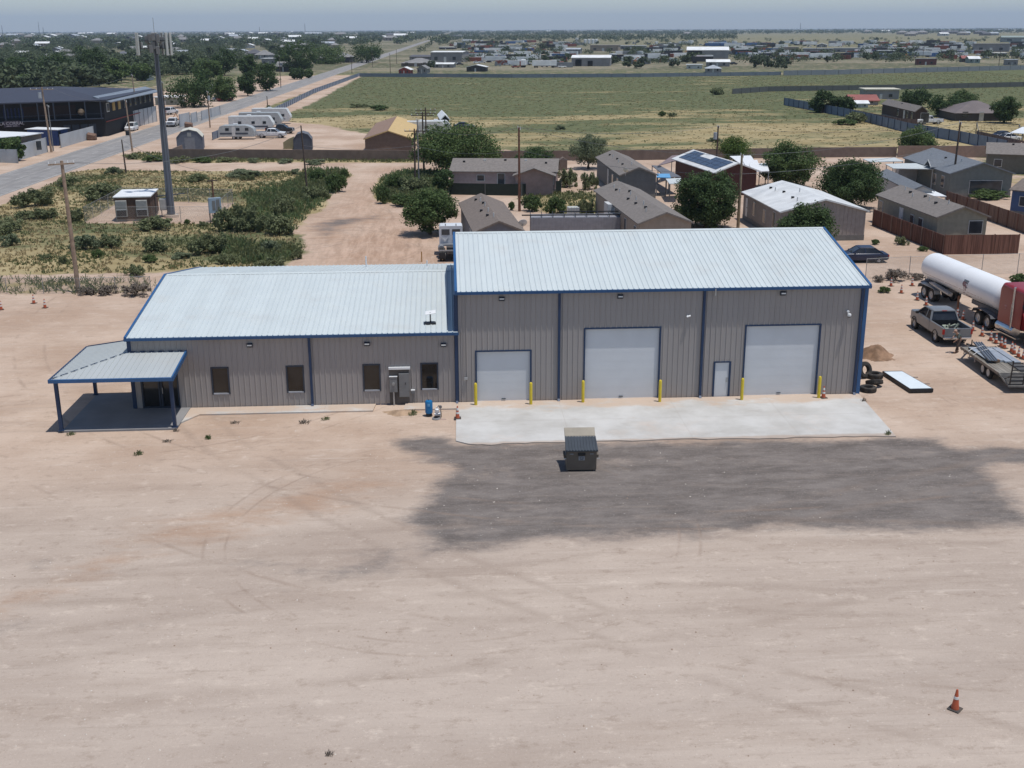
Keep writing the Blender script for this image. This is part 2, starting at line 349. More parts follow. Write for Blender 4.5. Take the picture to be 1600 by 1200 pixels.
vc_ = t.mix(t.math('MULTIPLY', t.ramp(PY, 560, 640), .75), vc_, fy)
vc_ = t.mix(t.math('MULTIPLY', t.ramp(PY, 1050, 1250), t.math('MULTIPLY', t.ramp(PX, 150, 300), .7)), vc_, (0.165, 0.165, 0.088))
c = t.mix(t.ramp(vn, .42, .60, 0, .96), c, vc_)
t.col(c); t.prop(Roughness=.95); t.b.inputs['Specular IOR Level'].default_value = .1
bh = t.math('ADD', t.math('MULTIPLY', t.noise(5, 8, .75), .6), t.math('MULTIPLY', t.noise(.6, 4, .6), .5)); bh = t.math('SUBTRACT', bh, t.math('MULTIPLY', rutn, .25))
t.bump(bh, .5, .12)
me = np_mesh('ground', np.stack([GX.ravel(), GY.ravel(), GZ.ravel()], 1), Fq, t.m)
for nm, a in (('m_veg', m_veg), ('m_dark', m_dark), ('m_red', m_red), ('m_pale', m_pale), ('m_grey', m_grey), ('m_track', m_track)):
    at_ = me.attributes.new(nm, 'FLOAT', 'POINT'); at_.data.foreach_set('value', a.ravel().astype(np.float32))
go = bpy.data.objects.new('ground', me); COL.objects.link(go); go['kind'] = 'structure'

# roads -----------------------------------------------------------------
def ribbon(name, left, right, z, m, sub=6):
    L = [at(*p) for p in left]; R = [at(*p) for p in right]; V = []; F = []
    rows = []
    for i in range(len(L)-1):
        for k in range(sub):
            f = k/sub; rows.append((L[i].lerp(L[i+1], f), R[i].lerp(R[i+1], f)))
    rows.append((L[-1], R[-1]))
    for i, (a, b) in enumerate(rows): V += [(a.x, a.y, z), (b.x, b.y, z)]
    for i in range(len(rows)-1): F.append((2*i, 2*i+1, 2*i+3, 2*i+2))
    mb = MB(); mb.add(V, F); return struct(name, mb, m)
ra = at(0, 273); rb = at(560, 96.6); RD = (rb-ra); RD.z = 0; RD.normalize(); RN = Vector((RD.y, -RD.x, 0))   # road direction, right-hand normal
RW = (at(0, 307)-ra).dot(RN)
t = NT('asphalt')
ob = t.mapv(t.P(), rot=-math.atan2(RD.y, RD.x))
sx = t.n.new('ShaderNodeSeparateXYZ'); t.t.links.new(ob, sx.inputs[0])
base = t.mix(t.ramp(t.noise(.4, 6, .7), .3, .7), (0.215, 0.205, 0.197), (0.30, 0.288, 0.275))
base = t.mix(t.ramp(t.noise(1.2, 5, .7, t.mapv(ob, (.03, 1, 1))), .45, .7, 0, .6), base, (0.16, 0.155, 0.15))
base = t.mix(t.ramp(t.noise(.6, 5, .7, t.mapv(ob, (.05, 1.2, 1), loc=(3, 9, 0))), .55, .7, 0, .6), base, (0.40, 0.36, 0.32))
t.col(base); t.prop(Roughness=.85); t.b.inputs['Specular IOR Level'].default_value = .2
ASPH = t.m
t = NT('shoulder_sand'); t.col(t.mix(t.ramp(t.noise(.25, 6, .65), .35, .65), (0.42, 0.335, 0.27), (0.52, 0.44, 0.37))); t.prop(Roughness=.95); SHS = t.m

mb = MB(); A = ra-RD*160; B = ra+RD*2200
mb.quad(A+Vector((0, 0, .004)), A+RN*RW+Vector((0, 0, .004)), B+RN*RW+Vector((0, 0, .004)), B+Vector((0, 0, .004)))
struct('road', mb, ASPH)
LINEM = mat('worn_road_paint', (.42, .41, .38), .8, var=.3, scale=.6)
mb = MB()
for off, a0, a1, dash in ((0.35, -150, 900, 0), (RW-.45, -150, 900, 0), (RW/2-.1, -150, 500, 1)):
    q = a0
    while q < a1:
        ln = 3.0 if dash else 40
        p = ra+RD*q+RN*off; p2 = ra+RD*(q+ln)+RN*off; u = RN*.11; z = Vector((0, 0, .009))
        mb.quad(p+z, p+u+z, p2+u+z, p2+z); q += 12 if dash else 40
struct('road_markings', mb, LINEM)
# ================================================================ MAIN BUILDING
BY = 62.13                     # front wall plane
BX0, BX1, BX2 = -17.95, 0.45, 23.84
ZL, ZT = 4.18, 6.50            # wall tops under the eaves
YRL, ZRL, YEL = 72.13, 5.72, 82.2
YRT, ZRT, YET = 70.85, 8.38, 79.6
def sheet_metal(name, c, rough, vert, dust, spec=.4):
    t = NT(name); sp = t.n.new('ShaderNodeSeparateXYZ'); t.t.links.new(t.P(), sp.inputs[0])
    wn_ = t.n.new('ShaderNodeTexWhiteNoise'); wn_.noise_dimensions = '1D'; t.set(wn_.inputs['W'], t.math('FLOOR', t.math('DIVIDE', sp.outputs[0], .914)))
    cc = t.mix(wn_.outputs[0], tuple(x*.975 for x in c), tuple(min(1, x*1.025) for x in c))
    st = t.noise(1.6, 5, .65, t.mapv(t.P(), (1.6, .12, .12) if not vert else (1.6, 1, .10))); cc = t.mix(t.ramp(st, .5, .75, 0, .16 if not vert else .22), cc, tuple(x*.72 for x in c))
    cc = t.mix(t.ramp(t.noise(.5, 5, .6), .5, .75, 0, .18), cc, (.42, .36, .30))
    if vert:
        base_ = t.math('ADD', t.math('DIVIDE', sp.outputs[2], .55), t.math('MULTIPLY', t.noise(1.5, 4, .6), .9)); cc = t.mix(t.ramp(base_, .35, 1.1, dust, 0), cc, (.40, .31, .24))
    # fastener rows
    fz = t.math('ABSOLUTE', t.math('SUBTRACT', t.math('FRACT', t.math('DIVIDE', sp.outputs[2] if vert else sp.outputs[1], 1.52)), .5)); fx = t.math('ABSOLUTE', t.math('SUBTRACT', t.math('FRACT', t.math('DIVIDE', sp.outputs[0], .1524)), .5))
    dot = t.math('MULTIPLY', t.math('LESS_THAN', fz, .010), t.math('LESS_THAN', fx, .10)); cc = t.mix(t.math('MULTIPLY', dot, .5), cc, tuple(x*.45 for x in c))
    t.col(cc); t.prop(Roughness=t.ramp(t.noise(.8, 4, .6), .3, .7, rough-.06, rough+.1)); t.b.inputs['Specular IOR Level'].default_value = spec; t.bump(t.noise(.9, 3, .5), .12, .03); return t.m
M_WALL = sheet_metal('ash_grey_metal_siding', (0.318, 0.293, 0.279), .5, True, .45)
M_ROOF = sheet_metal('pale_galvalume_roof', (0.53, 0.578, 0.575), .45, False, 0, .5)
M_BLUE = mat('blue_trim_paint', (0.022, 0.095, 0.235), .4, 0, .08, 1.0, spec=.5)
M_NAVY = mat('dark_blue_paint', (0.02, 0.042, 0.095), .45, 0, .08, 1.0)
M_DOORW = mat('white_door_panel', (0.60, 0.62, 0.64), .5, 0, .04, .5, dirt=.06)
M_FRAME = mat('dark_window_frame', (0.03, 0.04, 0.06), .4)
M_GLASSB = glass('bronze_glass', (0.016, 0.013, 0.010), .07)
M_YEL = mat('yellow_bollard_paint', (0.68, 0.52, 0.04), .45, 0, .06, 3, dirt=.15)
M_GREYB = mat('grey_enamel', (0.25, 0.26, 0.26), .45)
M_WHITE = mat('white_paint', (0.72, 0.73, 0.73), .45, 0, .05)
M_BLACK = mat('black_plastic', (0.02, 0.02, 0.022), .5)
M_RUB = mat('black_rubber', (0.028, 0.027, 0.026), .85, bump=.2, dirt=.25)
M_STEEL = mat('galvanised_steel', (0.42, 0.43, 0.44), .4, .6)
M_LIGHT = mat('lamp_lens', (0.65, 0.66, 0.64), .3)
t = NT('poured_concrete'); v = t.P()
c = t.mix(t.ramp(t.noise(.35, 7, .65), .3, .7), (0.43, 0.415, 0.385), (0.55, 0.54, 0.515))
c = t.mix(t.ramp(t.noise(.16, 6, .7, t.mapv(v, loc=(7, 1, 0))), .52, .7, 0, .45), c, (0.55, 0.44, 0.36))
c = t.mix(t.ramp(t.noise(1.1, 6, .75, t.mapv(v, (.35, 1, 1))), .57, .74, 0, .5), c, (0.36, 0.33, 0.30))
c = t.mix(t.ramp(t.noise(7, 5, .7), .6, .8, 0, .35), c, (0.30, 0.28, 0.26))
sp = t.n.new('ShaderNodeSeparateXYZ'); t.t.links.new(t.P(), sp.inputs[0])
near = t.ramp(sp.outputs[1], 58.5, 62.3); dsn = t.math('ADD', t.math('MULTIPLY', near, .42), t.noise(.55, 7, .72, t.mapv(t.P(), (.55, 1, 1), loc=(2, 2, 0))))
c = t.mix(t.ramp(dsn, .70, .90, 0, .75), c, (0.50, 0.37, 0.27))
c = t.mix(t.ramp(t.noise(1.4, 7, .75, t.mapv(t.P(), loc=(9, 0, 0))), .64, .70, 0, .6), c, (0.46, 0.33, 0.24))
edge = t.math('ADD', t.ramp(sp.outputs[1], 56.0, 54.9), t.math('MULTIPLY', t.noise(.9, 6, .7), .8)); c = t.mix(t.ramp(edge, .85, 1.25, 0, .8), c, (0.40, 0.32, 0.26))
t.col(c); t.prop(Roughness=.9); t.b.inputs['Specular IOR Level'].default_value = .15; t.bump(t.noise(20, 5, .7), .2, .01); M_CONC = t.m
M_CONCD = mat('porch_shade_concrete', (.24, .235, .235), .9, var=.08, scale=.7)  # darker concrete for the porch slab, deep porch shade put into its colour
t = NT('joint_fill'); t.col((.36, .32, .28)); t.prop(Roughness=.95); M_JOINT = t.m

BLD = thing('metal_building', 'long ash grey workshop building with pale ribbed roofs, three bay doors and blue trim', 'building', (0, BY, 0))
def Lb(o): o.location = (0, -BY, 0); return o
RP = .3048
doors3 = [(1.47, 4.52, 3.03), (7.68, 11.95, 4.25), (16.98, 21.25, 4.25)]
manx = (15.22, 16.13, 2.13)
# photo columns of window left/right/top/bottom
def onfront(px, py):
    d = F_ + R_*((px-800)/CF) + U_*((600-py)/CF); t_ = BY/d.y; p = Vector((0, 0, CH))+d*t_; return p.x, p.z
wins = []
for a, b, c_, d_ in ((328.5, 357, 574, 614.5), (446, 473.5, 571, 612), (566, 592.5, 569.3, 609.5), (656.5, 682.5, 567.5, 607.5)):
    x0, z1 = onfront(a, c_); x1, z0 = onfront(b, d_); wins.append((x0+.05, x0+.97, max(.75, z0), z0+1.52))
entry = (onfront(224, 640)[0], onfront(283, 640)[0], 0, 2.35)
def wall_strip(mb, x0, x1, zt, openings, y=BY, rib_off=0.15):
    """flat ribbed siding x0..x1 up to zt with rectangular openings"""
    xs = sorted({x0, x1, *[o[0] for o in openings], *[o[1] for o in openings]})
    for a, b in zip(xs[:-1], xs[1:]):
        segs = [(0, zt)]
        for o in openings:
            if o[0] <= a+1e-6 and o[1] >= b-1e-6:
                ns = []
                for p, q in segs:
                    if o[2] > p: ns.append((p, min(q, o[2])))
                    if o[3] < q: ns.append((max(p, o[3]), q))
                segs = ns
        for p, q in segs:
            if q-p > .01: mb.quad((a, y, p), (b, y, p), (b, y, q), (a, y, q))
    x = x0+rib_off
    while x < x1-.05:
        segs = [(0, zt)]
        for o in openings:
            if o[0]-.07 < x < o[1]+.07:
                ns = []
                for p, q in segs:
                    if o[2] > p: ns.append((p, min(q, o[2]-.06)))
                    if o[3] < q: ns.append((max(p, o[3]+.06), q))
                segs = ns
        for p, q in segs:
            if q-p > .05:
                mb.add([(x-.045, y-.001, p), (x-.018, y-.032, p), (x+.018, y-.032, p), (x+.045, y-.001, p), (x-.045, y-.001, q), (x-.018, y-.032, q), (x+.018, y-.032, q), (x+.045, y-.001, q)],
                       [(0, 1, 5, 4), (1, 2, 6, 5), (2, 3, 7, 6), (0, 3, 2, 1), (4, 5, 6, 7)])
        x += RP
mb = MB(); opT = [(a, b, -1, h) for a, b, h in doors3]+[(manx[0], manx[1], -1, manx[2])]
wall_strip(mb, BX1, BX2, ZT, opT); ft = mb
opL = [tuple(w_) for w_ in wins]+[(entry[0], entry[1], -1, entry[3])]
wall_strip(mb, BX0, BX1, ZL, opL)
# low left gable, rear walls, tall right gable
mb.add([(BX0, BY, 0), (BX0, YEL, 0), (BX0, YEL, ZL-.1), (BX0, YRL, ZRL-.05), (BX0, BY, ZL)], [(0, 1, 2, 3, 4)])
mb.add([(BX2, BY, 0), (BX2, YET, 0), (BX2, YET, ZT-.1), (BX2, YRT, ZRT-.05), (BX2, BY, ZT)], [(0, 1, 2, 3, 4)])
mb.quad((BX0, YEL, 0), (BX1, YEL, 0), (BX1, YEL, ZL-.1), (BX0, YEL, ZL-.1)); mb.quad((BX1, YET, 0), (BX2, YET, 0), (BX2, YET, ZT-.1), (BX1, YET, ZT-.1))
for k in range(40):
    y = BY+.25+k*.5
    if y < YET: mb.box(BX2-.001, BX2+.03, y-.03, y+.03, 0, ZT+min(y-BY, max(0, YET-y))*.2)
Lb(mb.build('wall', M_WALL, BLD))
mb = MB(); mb.add([(BX1+.001, BY+.02, 0), (BX1+.001, YET, 0), (BX1+.001, YET, ZT-.1), (BX1+.001, YRT, ZRT-.05), (BX1+.001, BY+.02, ZT)], [(0, 1, 2, 3, 4)])
for k in range(56): 
    y = BY+.3+k*.3048; mb.box(BX1-.03, BX1+.001, y-.03, y+.03, 3, ZT-.05+min(y-BY, max(0, YET-y))*.2)
Lb(mb.build('gable_wall', M_NAVY, BLD, label='dark blue side wall rising above the low roof'))
def roof(x0, x1, y0, z0, y1, z1, rib0, step=RP, dy=-1):
    """one slope: lower edge (y0,z0) to upper edge (y1,z1)"""
    mb = MB(); mb.slab([(x0, y0, z0), (x1, y0, z0), (x1, y1, z1), (x0, y1, z1)], .06)
    x = x0+rib0; n = Vector((0, -(z1-z0), abs(y1-y0))).normalized()*.035
    if y1 < y0: n.y = -n.y
    while x < x1-.05:
        a = (x-.04, y0, z0); P = []
        for (yy_, zz_) in ((y0, z0), (y1, z1)):
            P += [(x-.042, yy_, zz_+.001), (x-.016, yy_+n.y, zz_+n.z), (x+.016, yy_+n.y, zz_+n.z), (x+.042, yy_, zz_+.001)]
        mb.add(P, [(0, 1, 5, 4), (1, 2, 6, 5), (2, 3, 7, 6), (0, 3, 2, 1), (4, 5, 6, 7)]); x += step
    return mb
OH = .13
zTf = ZT+.07; zLf = ZL+.07
mb = roof(BX1-.02, BX2+.06, BY-OH, zTf, YRT, ZRT, .2); Lb(mb.build('roof', M_ROOF, BLD))
mb = roof(BX1-.02, BX2+.06, YET+.1, zTf-.1, YRT, ZRT, .2); Lb(mb.build('roof', M_ROOF, BLD))
mb = roof(BX0-.06, BX1-.04, BY-OH, zLf, YRL, ZRL, .15); Lb(mb.build('roof', M_ROOF, BLD))
mb = roof(BX0-.06, BX1-.04, YEL+.1, zLf-.12, YRL, ZRL, .15); Lb(mb.build('roof', M_ROOF, BLD))
mb = MB(); mb.add([(BX1, YRT-.2, ZRT-.02), (BX1, YRT, ZRT+.05), (BX2+.06, YRT, ZRT+.05), (BX2+.06, YRT-.2, ZRT-.02), (BX1, YRT+.2, ZRT-.02), (BX2+.06, YRT+.2, ZRT-.02)], [(0, 3, 2, 1), (1, 2, 5, 4)])
mb.add([(BX0, YRL-.2, ZRL-.01), (BX0, YRL, ZRL+.05), (BX1, YRL, ZRL+.05), (BX1, YRL-.2, ZRL-.01), (BX0, YRL+.2, ZRL-.01), (BX1, YRL+.2, ZRL-.01)], [(0, 3, 2, 1), (1, 2, 5, 4)])
Lb(mb.build('ridge_cap', M_ROOF, BLD))
# blue trim: gutters, rakes, corners
def gutter(x0, x1, z): return MB().prism_x([(BY-OH-.13, z-.13), (BY-OH-.15, z+.03), (BY-OH-.125, z+.03), (BY-OH-.005, z-.01), (BY-OH-.005, z-.15)], x0, x1)
Lb(gutter(BX1-.12, BX2+.16, zTf-.02).build('gutter', M_BLUE, BLD)); Lb(gutter(BX0-.18, BX1+.02, zLf-.02).build('gutter', M_BLUE, BLD))
def rake(x0, x1, pts, h=.2, up=.06):
    mb = MB()
    for (a, b) in zip(pts[:-1], pts[1:]):
        mb.hexa([(x0, a[0], a[1]-h), (x1, a[0], a[1]-h), (x1, b[0], b[1]-h), (x0, b[0], b[1]-h), (x0, a[0], a[1]+up), (x1, a[0], a[1]+up), (x1, b[0], b[1]+up), (x0, b[0], b[1]+up)])
    return mb
for x0, x1, pts in ((BX2+.065, BX2+.19, [(BY-OH, zTf), (YRT, ZRT), (YET+.1, zTf-.1)]), (BX1-.17, BX1-.025, [(BY-OH, zTf), (YRT, ZRT), (YET+.1, zTf-.1)]), (BX0-.2, BX0-.065, [(BY-OH, zLf), (YRL, ZRL), (YEL+.1, zLf-.12)])):
    Lb(rake(x0, x1, pts).build('rake_trim', M_BLUE, BLD))
for x, z in ((BX0+.02, ZL-.1), (BX1-.12, ZT-.1), (BX2-.02, ZT-.1)):
    Lb(MB().box(x-.12, x+.1, BY-.045, BY-.002, 0, z).build('corner_trim', M_NAVY if x < 20 else M_BLUE, BLD))
Lb(MB().box(BX2+.001, BX2+.045, BY-.04, BY+.2, 0, ZT-.12).build('corner_trim', M_BLUE, BLD))
for x, z in ((-7.95, ZL), (0.30, ZL), (6.17, ZT), (14.43, ZT), (23.55, ZT)):
    d = MB().box(x-.07, x+.07, BY-.15, BY-.05, .18, z-.02); d.hexa([(x-.07, BY-.33, .02), (x+.07, BY-.33, .02), (x+.07, BY-.2, .02), (x-.07, BY-.2, .02), (x-.07, BY-.16, .18), (x+.07, BY-.16, .18), (x+.07, BY-.05, .18), (x-.07, BY-.05, .18)])
    Lb(d.build('downspout', M_NAVY, BLD))
Lb(MB().box(BX0, BX1, BY-.02, BY-.001, 0, .05).build('base_trim', M_NAVY, BLD))
# overhead doors
for a, b, h in doors3:
    mb = MB(); n = int(round(h/.53))
    for k in range(n):
        z0 = h*k/n; z1 = h*(k+1)/n; y = BY+.10
        mb.add([(a, y, z0), (b, y, z0), (b, y, z1-.03), (a, y, z1-.03), (a, y+.001, z1-.012), (b, y+.001, z1-.012), (b, y+.001, z1), (a, y+.001, z1)], [(0, 1, 2, 3), (3, 2, 5, 4), (4, 5, 6, 7)])
        mb.quad((a, y-.0015, z0+(z1-z0)*.3), (b, y-.0015, z0+(z1-z0)*.3), (b, y-.0015, z0+(z1-z0)*.62), (a, y-.0015, z0+(z1-z0)*.62))
        for q in (.3, .62):
            zz = z0+(z1-z0)*q; mb.quad((a, y-.0015, zz-.004), (b, y-.0015, zz-.004), (b, y, zz+.004), (a, y, zz+.004))
    D = Lb(mb.build('bay_door', M_DOORW, BLD))
    fm = MB().box(a-.09, a, BY-.04, BY+.12, 0, h+.09).box(b, b+.09, BY-.04, BY+.12, 0, h+.09).box(a, b, BY-.04, BY+.12, h+.001, h+.09)
    fm.build('frame', M_NAVY, D)
    MB().box(a, b, BY+.075, BY+.1, 0, .06).build('bottom_seal', M_RUB, D)
    MB().box((a+b)/2-.12, (a+b)/2+.12, BY+.05, BY+.09, .15, .19).build('handle', M_BLACK, D)
a, b, h = manx
mb = MB().box(a+.05, b-.05, BY+.02, BY+.06, .02, h-.03); D = Lb(mb.build('side_door', M_DOORW, BLD))
MB().box(a-.06, a+.045, BY-.04, BY+.08, 0, h+.06).box(b-.045, b+.06, BY-.04, BY+.08, 0, h+.06).box(a+.046, b-.046, BY-.04, BY+.08, h-.02, h+.06).build('frame', M_NAVY, D)
MB().cyl((b-.14, BY+.02, 1.0), (b-.14, BY-.04, 1.0), .025, .035, 10).build('handle', M_STEEL, D)
MB().box(b-.20, b-.08, BY+.012, BY+.02, .92, 1.2).build('lock_plate', M_STEEL, D)
for x0, x1, z0, z1 in wins:
    mb = MB().box(x0, x1, BY+.05, BY+.07, z0, z1); W = Lb(mb.build('window', M_GLASSB, BLD))
    MB().box(x0-.05, x0+.03, BY-.04, BY+.09, z0-.05, z1+.05).box(x1-.03, x1+.05, BY-.04, BY+.09, z0-.05, z1+.05).box(x0+.03, x1-.03, BY-.04, BY+.09, z1-.03, z1+.05).build('frame', M_FRAME, W)
    MB().box(x0+.03, x1-.03, BY-.05, BY+.09, z0-.05, z0+.02).build('sill', mat('light_sill', (.30, .31, .34), .5), W)
# entrance storefront
ex0, ex1 = entry[0], entry[1]
mb = MB().box(ex0, ex1, BY+.12, BY+.14, .05, 2.3); E_ = Lb(mb.build('entrance_glazing', glass('entry_glass', (.02, .02, .02)), BLD))
fm = MB()
for q in (0, .47, .53, 1): fm.box(ex0+(ex1-ex0-.09)*q, ex0+(ex1-ex0-.09)*q+.09, BY-.02, BY+.11, 0, 2.35)
fm.box(ex0, ex1, BY-.018, BY+.112, 2.27, 2.36).box(ex0, ex1, BY-.016, BY+.114, 0, .16).build('frame', M_FRAME, E_)
MB().cyl((ex0+(ex1-ex0)*.56, BY-.04, .95), (ex0+(ex1-ex0)*.56, BY-.04, 1.3), .02, n=8).build('handle', M_STEEL, E_)
# wall pack lights
for px, py in ((390.5, 539), (573.5, 537), (693, 538.5), (784, 466.5), (969, 463), (1223, 458)):
    x, z = onfront(px, py); mb = MB().hexa([(x-.16, BY-.2, z-.02), (x+.16, BY-.2, z-.02), (x+.16, BY-.03, z-.14), (x-.16, BY-.03, z-.14), (x-.16, BY-.2, z+.09), (x+.16, BY-.2, z+.09), (x+.16, BY-.03, z+.12), (x-.16, BY-.03, z+.12)])
    L_ = Lb(mb.build('wall_light', M_FRAME, BLD)); MB().box(x-.13, x+.13, BY-.215, BY-.201, z-.01, z+.06).build('lens', M_LIGHT, L_)
# cameras
x, z = onfront(1075, 493); mb = MB().cyl((x-.04, BY-.02, z), (x-.04, BY-.12, z-.02), .05, n=10).cyl((x-.1, BY-.16, z-.04), (x+.12, BY-.13, z+.02), .05, .05, 10); Lb(mb.build('security_camera', M_WHITE, BLD, True))
x, z = onfront(1324, 489); mb = MB().cyl((x, BY-.02, z+.12), (x, BY-.16, z+.12), .07, n=12).lathe([(.03, .1), (.1, .08), (.12, 0), (.1, -.06), (.03, -.1)], 14, (x+.05, BY-.2, z-.08)); C_ = Lb(mb.build('security_camera', M_WHITE, BLD, True))
MB().lathe([(.02, -.1), (.07, -.08), (.09, -.03)], 12, (x+.05, BY-.2, z-.12)).build('lens', M_BLACK, C_)
x, z = onfront(1116.5, 455); Lb(MB().box(x-.03, x+.03, BY-.3, BY-.27, z-.2, z+.2).bar((x, BY-.28, z-.15), (x-.08, BY-.03, z-.28), .02, .02).build('antenna_bracket', M_STEEL, BLD))
# electrical service
def fb(px0, px1, py0, py1, dep, m_, name, par=None, off=.0):
    x0, z1 = onfront(px0, py0); x1, z0 = onfront(px1, py1); o = MB().box(x0, x1, BY-.03-dep, BY-.03-off, z0, z1).build(name, m_, par or BLD, bevel=.01)
    if par is None: Lb(o)
    return o, x0, x1, z0, z1
M_PBOX = mat('panel_grey', (.19, .19, .19), .45); M_BOARD = mat('brown_board', (.10, .088, .08), .7)
fb(607.5, 640.5, 573.5, 636, .02, M_BOARD, 'backing_board')
o, x0, x1, z0, z1 = fb(607, 641, 573, 576, .14, M_WHITE, 'raceway_cover')
P1, x0, x1, z0, z1 = fb(608.5, 621.5, 587.5, 611, .2, M_PBOX, 'meter_box', off=.021)
MB().cyl(((x0+x1)/2, BY-.23, z0+(z1-z0)*.55), ((x0+x1)/2, BY-.31, z0+(z1-z0)*.55), .09, .085, 16).build('meter', mat('meter_face', (.28, .28, .27), .2), P1, True)
MB().box(x0-.01, x1+.01, BY-.25, BY-.031, z1, z1+.03).build('lid', M_WHITE, P1)
MB().cyl(((x0+x1)/2, BY-.15, .02), ((x0+x1)/2, BY-.15, z0), .05, n=10).build('conduit', M_STEEL, P1, True)
P2, x0, x1, z0, z1 = fb(623, 640, 582.5, 618.5, .18, M_PBOX, 'breaker_panel', off=.021)
MB().box(x0+.02, x1-.02, BY-.222, BY-.212, z0+.03, z1-.03).build('door', M_PBOX, P2)
MB().box(x1-.22, x1-.19, BY-.25, BY-.223, z0+.75, z0+.87).build('handle', M_BLACK, P2)
fb(642, 648.5, 608.5, 614.5, .1, M_PBOX, 'junction_box'); o, x0, x1, z0, z1 = fb(642, 648.5, 608, 609.5, .13, M_WHITE, 'box_lid')
Lb(MB().cyl((x0+.08, BY-.07, 0), (x0+.08, BY-.07, z0), .02, n=8).cyl((x0+.2, BY-.07, 0), (x0+.2, BY-.07, z0-.05), .02, n=8).build('conduit', M_PBOX, BLD))
fb(725, 731, 589, 592.5, .1, M_STEEL, 'outlet_box'); x, z = onfront(725.5, 589); Lb(MB().cyl((x+.02, BY-.07, z), (x+.02, BY-.07, ZT-.1), .018, n=8).build('conduit', M_WALL, BLD))
# roof vents
for px, py in ((572.5, 421), (667.5, 421.5)):
    p = None; d = F_ + R_*((px-800)/CF) + U_*((600-py)/CF); t_ = 77.0/d.y; x = d.x*t_; z = ZRL-(77-YRL)*.16
    Lb(MB().cyl((x, 77, z-.05), (x, 77, z+.1), .12, .06, 10).cyl((x, 77, z+.05), (x, 77, z+.85 if px < 600 else z+.5), .045, n=8).build('vent_pipe', M_WHITE, BLD))
# ---- porch
pc = thing_porch = None
px0, px1, py0, py1 = -21.15, -14.85, 58.45, 65.05
zo, zi = 2.98, 3.42
mb = MB(); X_ = BX0-.02
ml = (-15.2+.5)
# front slope and left slope with hip
mb.slab([(px0, py0, zo), (px1, py0, zo), (px1, BY-.03, zi), (X_, BY-.03, zi)], .05)
mb.slab([(px0, py0, zo), (X_, BY-.03, zi), (X_, py1, zi), (px0, py1, zo)], .05)
x = px0+.2
while x < px1-.05:
    f = min(1, (x-px0)/(X_-px0)); ye = py0+(BY-.03-py0)*f; ze = zo+(zi-zo)*f
    mb.hexa([(x-.03, py0, zo), (x+.03, py0, zo), (x+.03, ye, ze), (x-.03, ye, ze), (x-.015, py0, zo+.03), (x+.015, py0, zo+.03), (x+.015, ye, ze+.03), (x-.015, ye, ze+.03)]); x += RP
y = py0+.2
while y < py1-.05:
    f = min(1, (y-py0)/(BY-.03-py0)); xe = px0+(X_-px0)*f; ze = zo+(zi-zo)*f
    mb.hexa([(px0, y-.03, zo), (xe, y-.03, ze), (xe, y+.03, ze), (px0, y+.03, zo), (px0, y-.015, zo+.03), (xe, y-.015, ze+.03), (xe, y+.015, ze+.03), (px0, y+.015, zo+.03)]); y += RP
PR = Lb(mb.build('porch_roof', sheet_metal('grey_porch_roofing', (0.41, 0.435, 0.43), .5, False, 0, .4), BLD))
a = Vector((px0, py0, zo+.05)); b = Vector((X_, BY-.03, zi+.05)); n_ = 8
for k in range(n_): MB().bar(a.lerp(b, k/n_), a.lerp(b, (k+.7)/n_), .05, .02).build('hip_flashing', M_NAVY, PR)
x = X_+.1
while x < px1-.1: MB().box(x, x+.26, BY-.12, BY-.034, zi+.001, zi+.05).build('wall_flashing', M_NAVY, PR); x += .52
MB().box(px0-.1, px1+.06, py0-.12, py0-.002, zo-.16, zo+.03).build('gutter', M_BLUE, PR)
MB().box(px0-.1, px0-.002, py0, py1+.02, zo-.16, zo+.03).build('fascia', M_NAVY, PR)
mb = MB().hexa([(px1+.002, py0, zo-.2), (px1+.09, py0, zo-.2), (px1+.09, BY-.05, zi-.2), (px1+.002, BY-.05, zi-.2), (px1+.002, py0, zo+.06), (px1+.09, py0, zo+.06), (px1+.09, BY-.05, zi+.06), (px1+.002, BY-.05, zi+.06)]); mb.build('fascia', M_BLUE, PR)
MB().hexa([(px0, py1+.002, zo-.2), (X_, py1+.002, zi-.2), (X_, py1+.07, zi-.2), (px0, py1+.07, zo-.2), (px0, py1+.002, zo+.05), (X_, py1+.002, zi+.05), (X_, py1+.07, zi+.05), (px0, py1+.07, zo+.05)]).build('fascia', M_NAVY, PR)
for x, y in ((-20.95, 58.6), (-20.95, 64.9), (-14.98, 58.75)):
    Lb(MB().box(x-.09, x+.09, y-.09, y+.09, .1, zo-.07).box(x-.15, x+.15, y-.15, y+.15, .1, .13).build('post', M_NAVY, BLD))
# ---- slabs
def pave(name, pts, z, joints=()):
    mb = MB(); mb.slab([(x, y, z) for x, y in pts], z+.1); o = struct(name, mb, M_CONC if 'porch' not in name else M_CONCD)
    if joints:
        mb = MB()
        for (x0, y0, x1, y1) in joints:
            d = Vector((x1-x0, y1-y0, 0)).normalized(); u = Vector((-d.y, d.x, 0))*.006; a = Vector((x0, y0, z+.003)); b = Vector((x1, y1, z+.003)); mb.quad(a-u, a+u, b+u, b-u)
        mb.build('joint', M_JOINT, o)
    return o
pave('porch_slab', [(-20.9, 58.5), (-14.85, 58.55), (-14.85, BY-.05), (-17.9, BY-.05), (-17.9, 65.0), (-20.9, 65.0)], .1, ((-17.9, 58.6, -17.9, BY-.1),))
pave('sidewalk', [(-14.84, 59.6), (-14.1, BY-1.25), (-4.45, BY-1.25), (-4.35, BY-.05), (-14.84, BY-.05)], .08, ((-12, BY-1.2, -12, BY-.05), (-9.6, BY-1.2, -9.6, BY-.05), (-7.2, BY-1.2, -7.2, BY-.05)))
pave('sidewalk', [(-2.75, BY-1.2), (.25, BY-1.2), (.25, BY-.05), (-2.65, BY-.05)], .08)
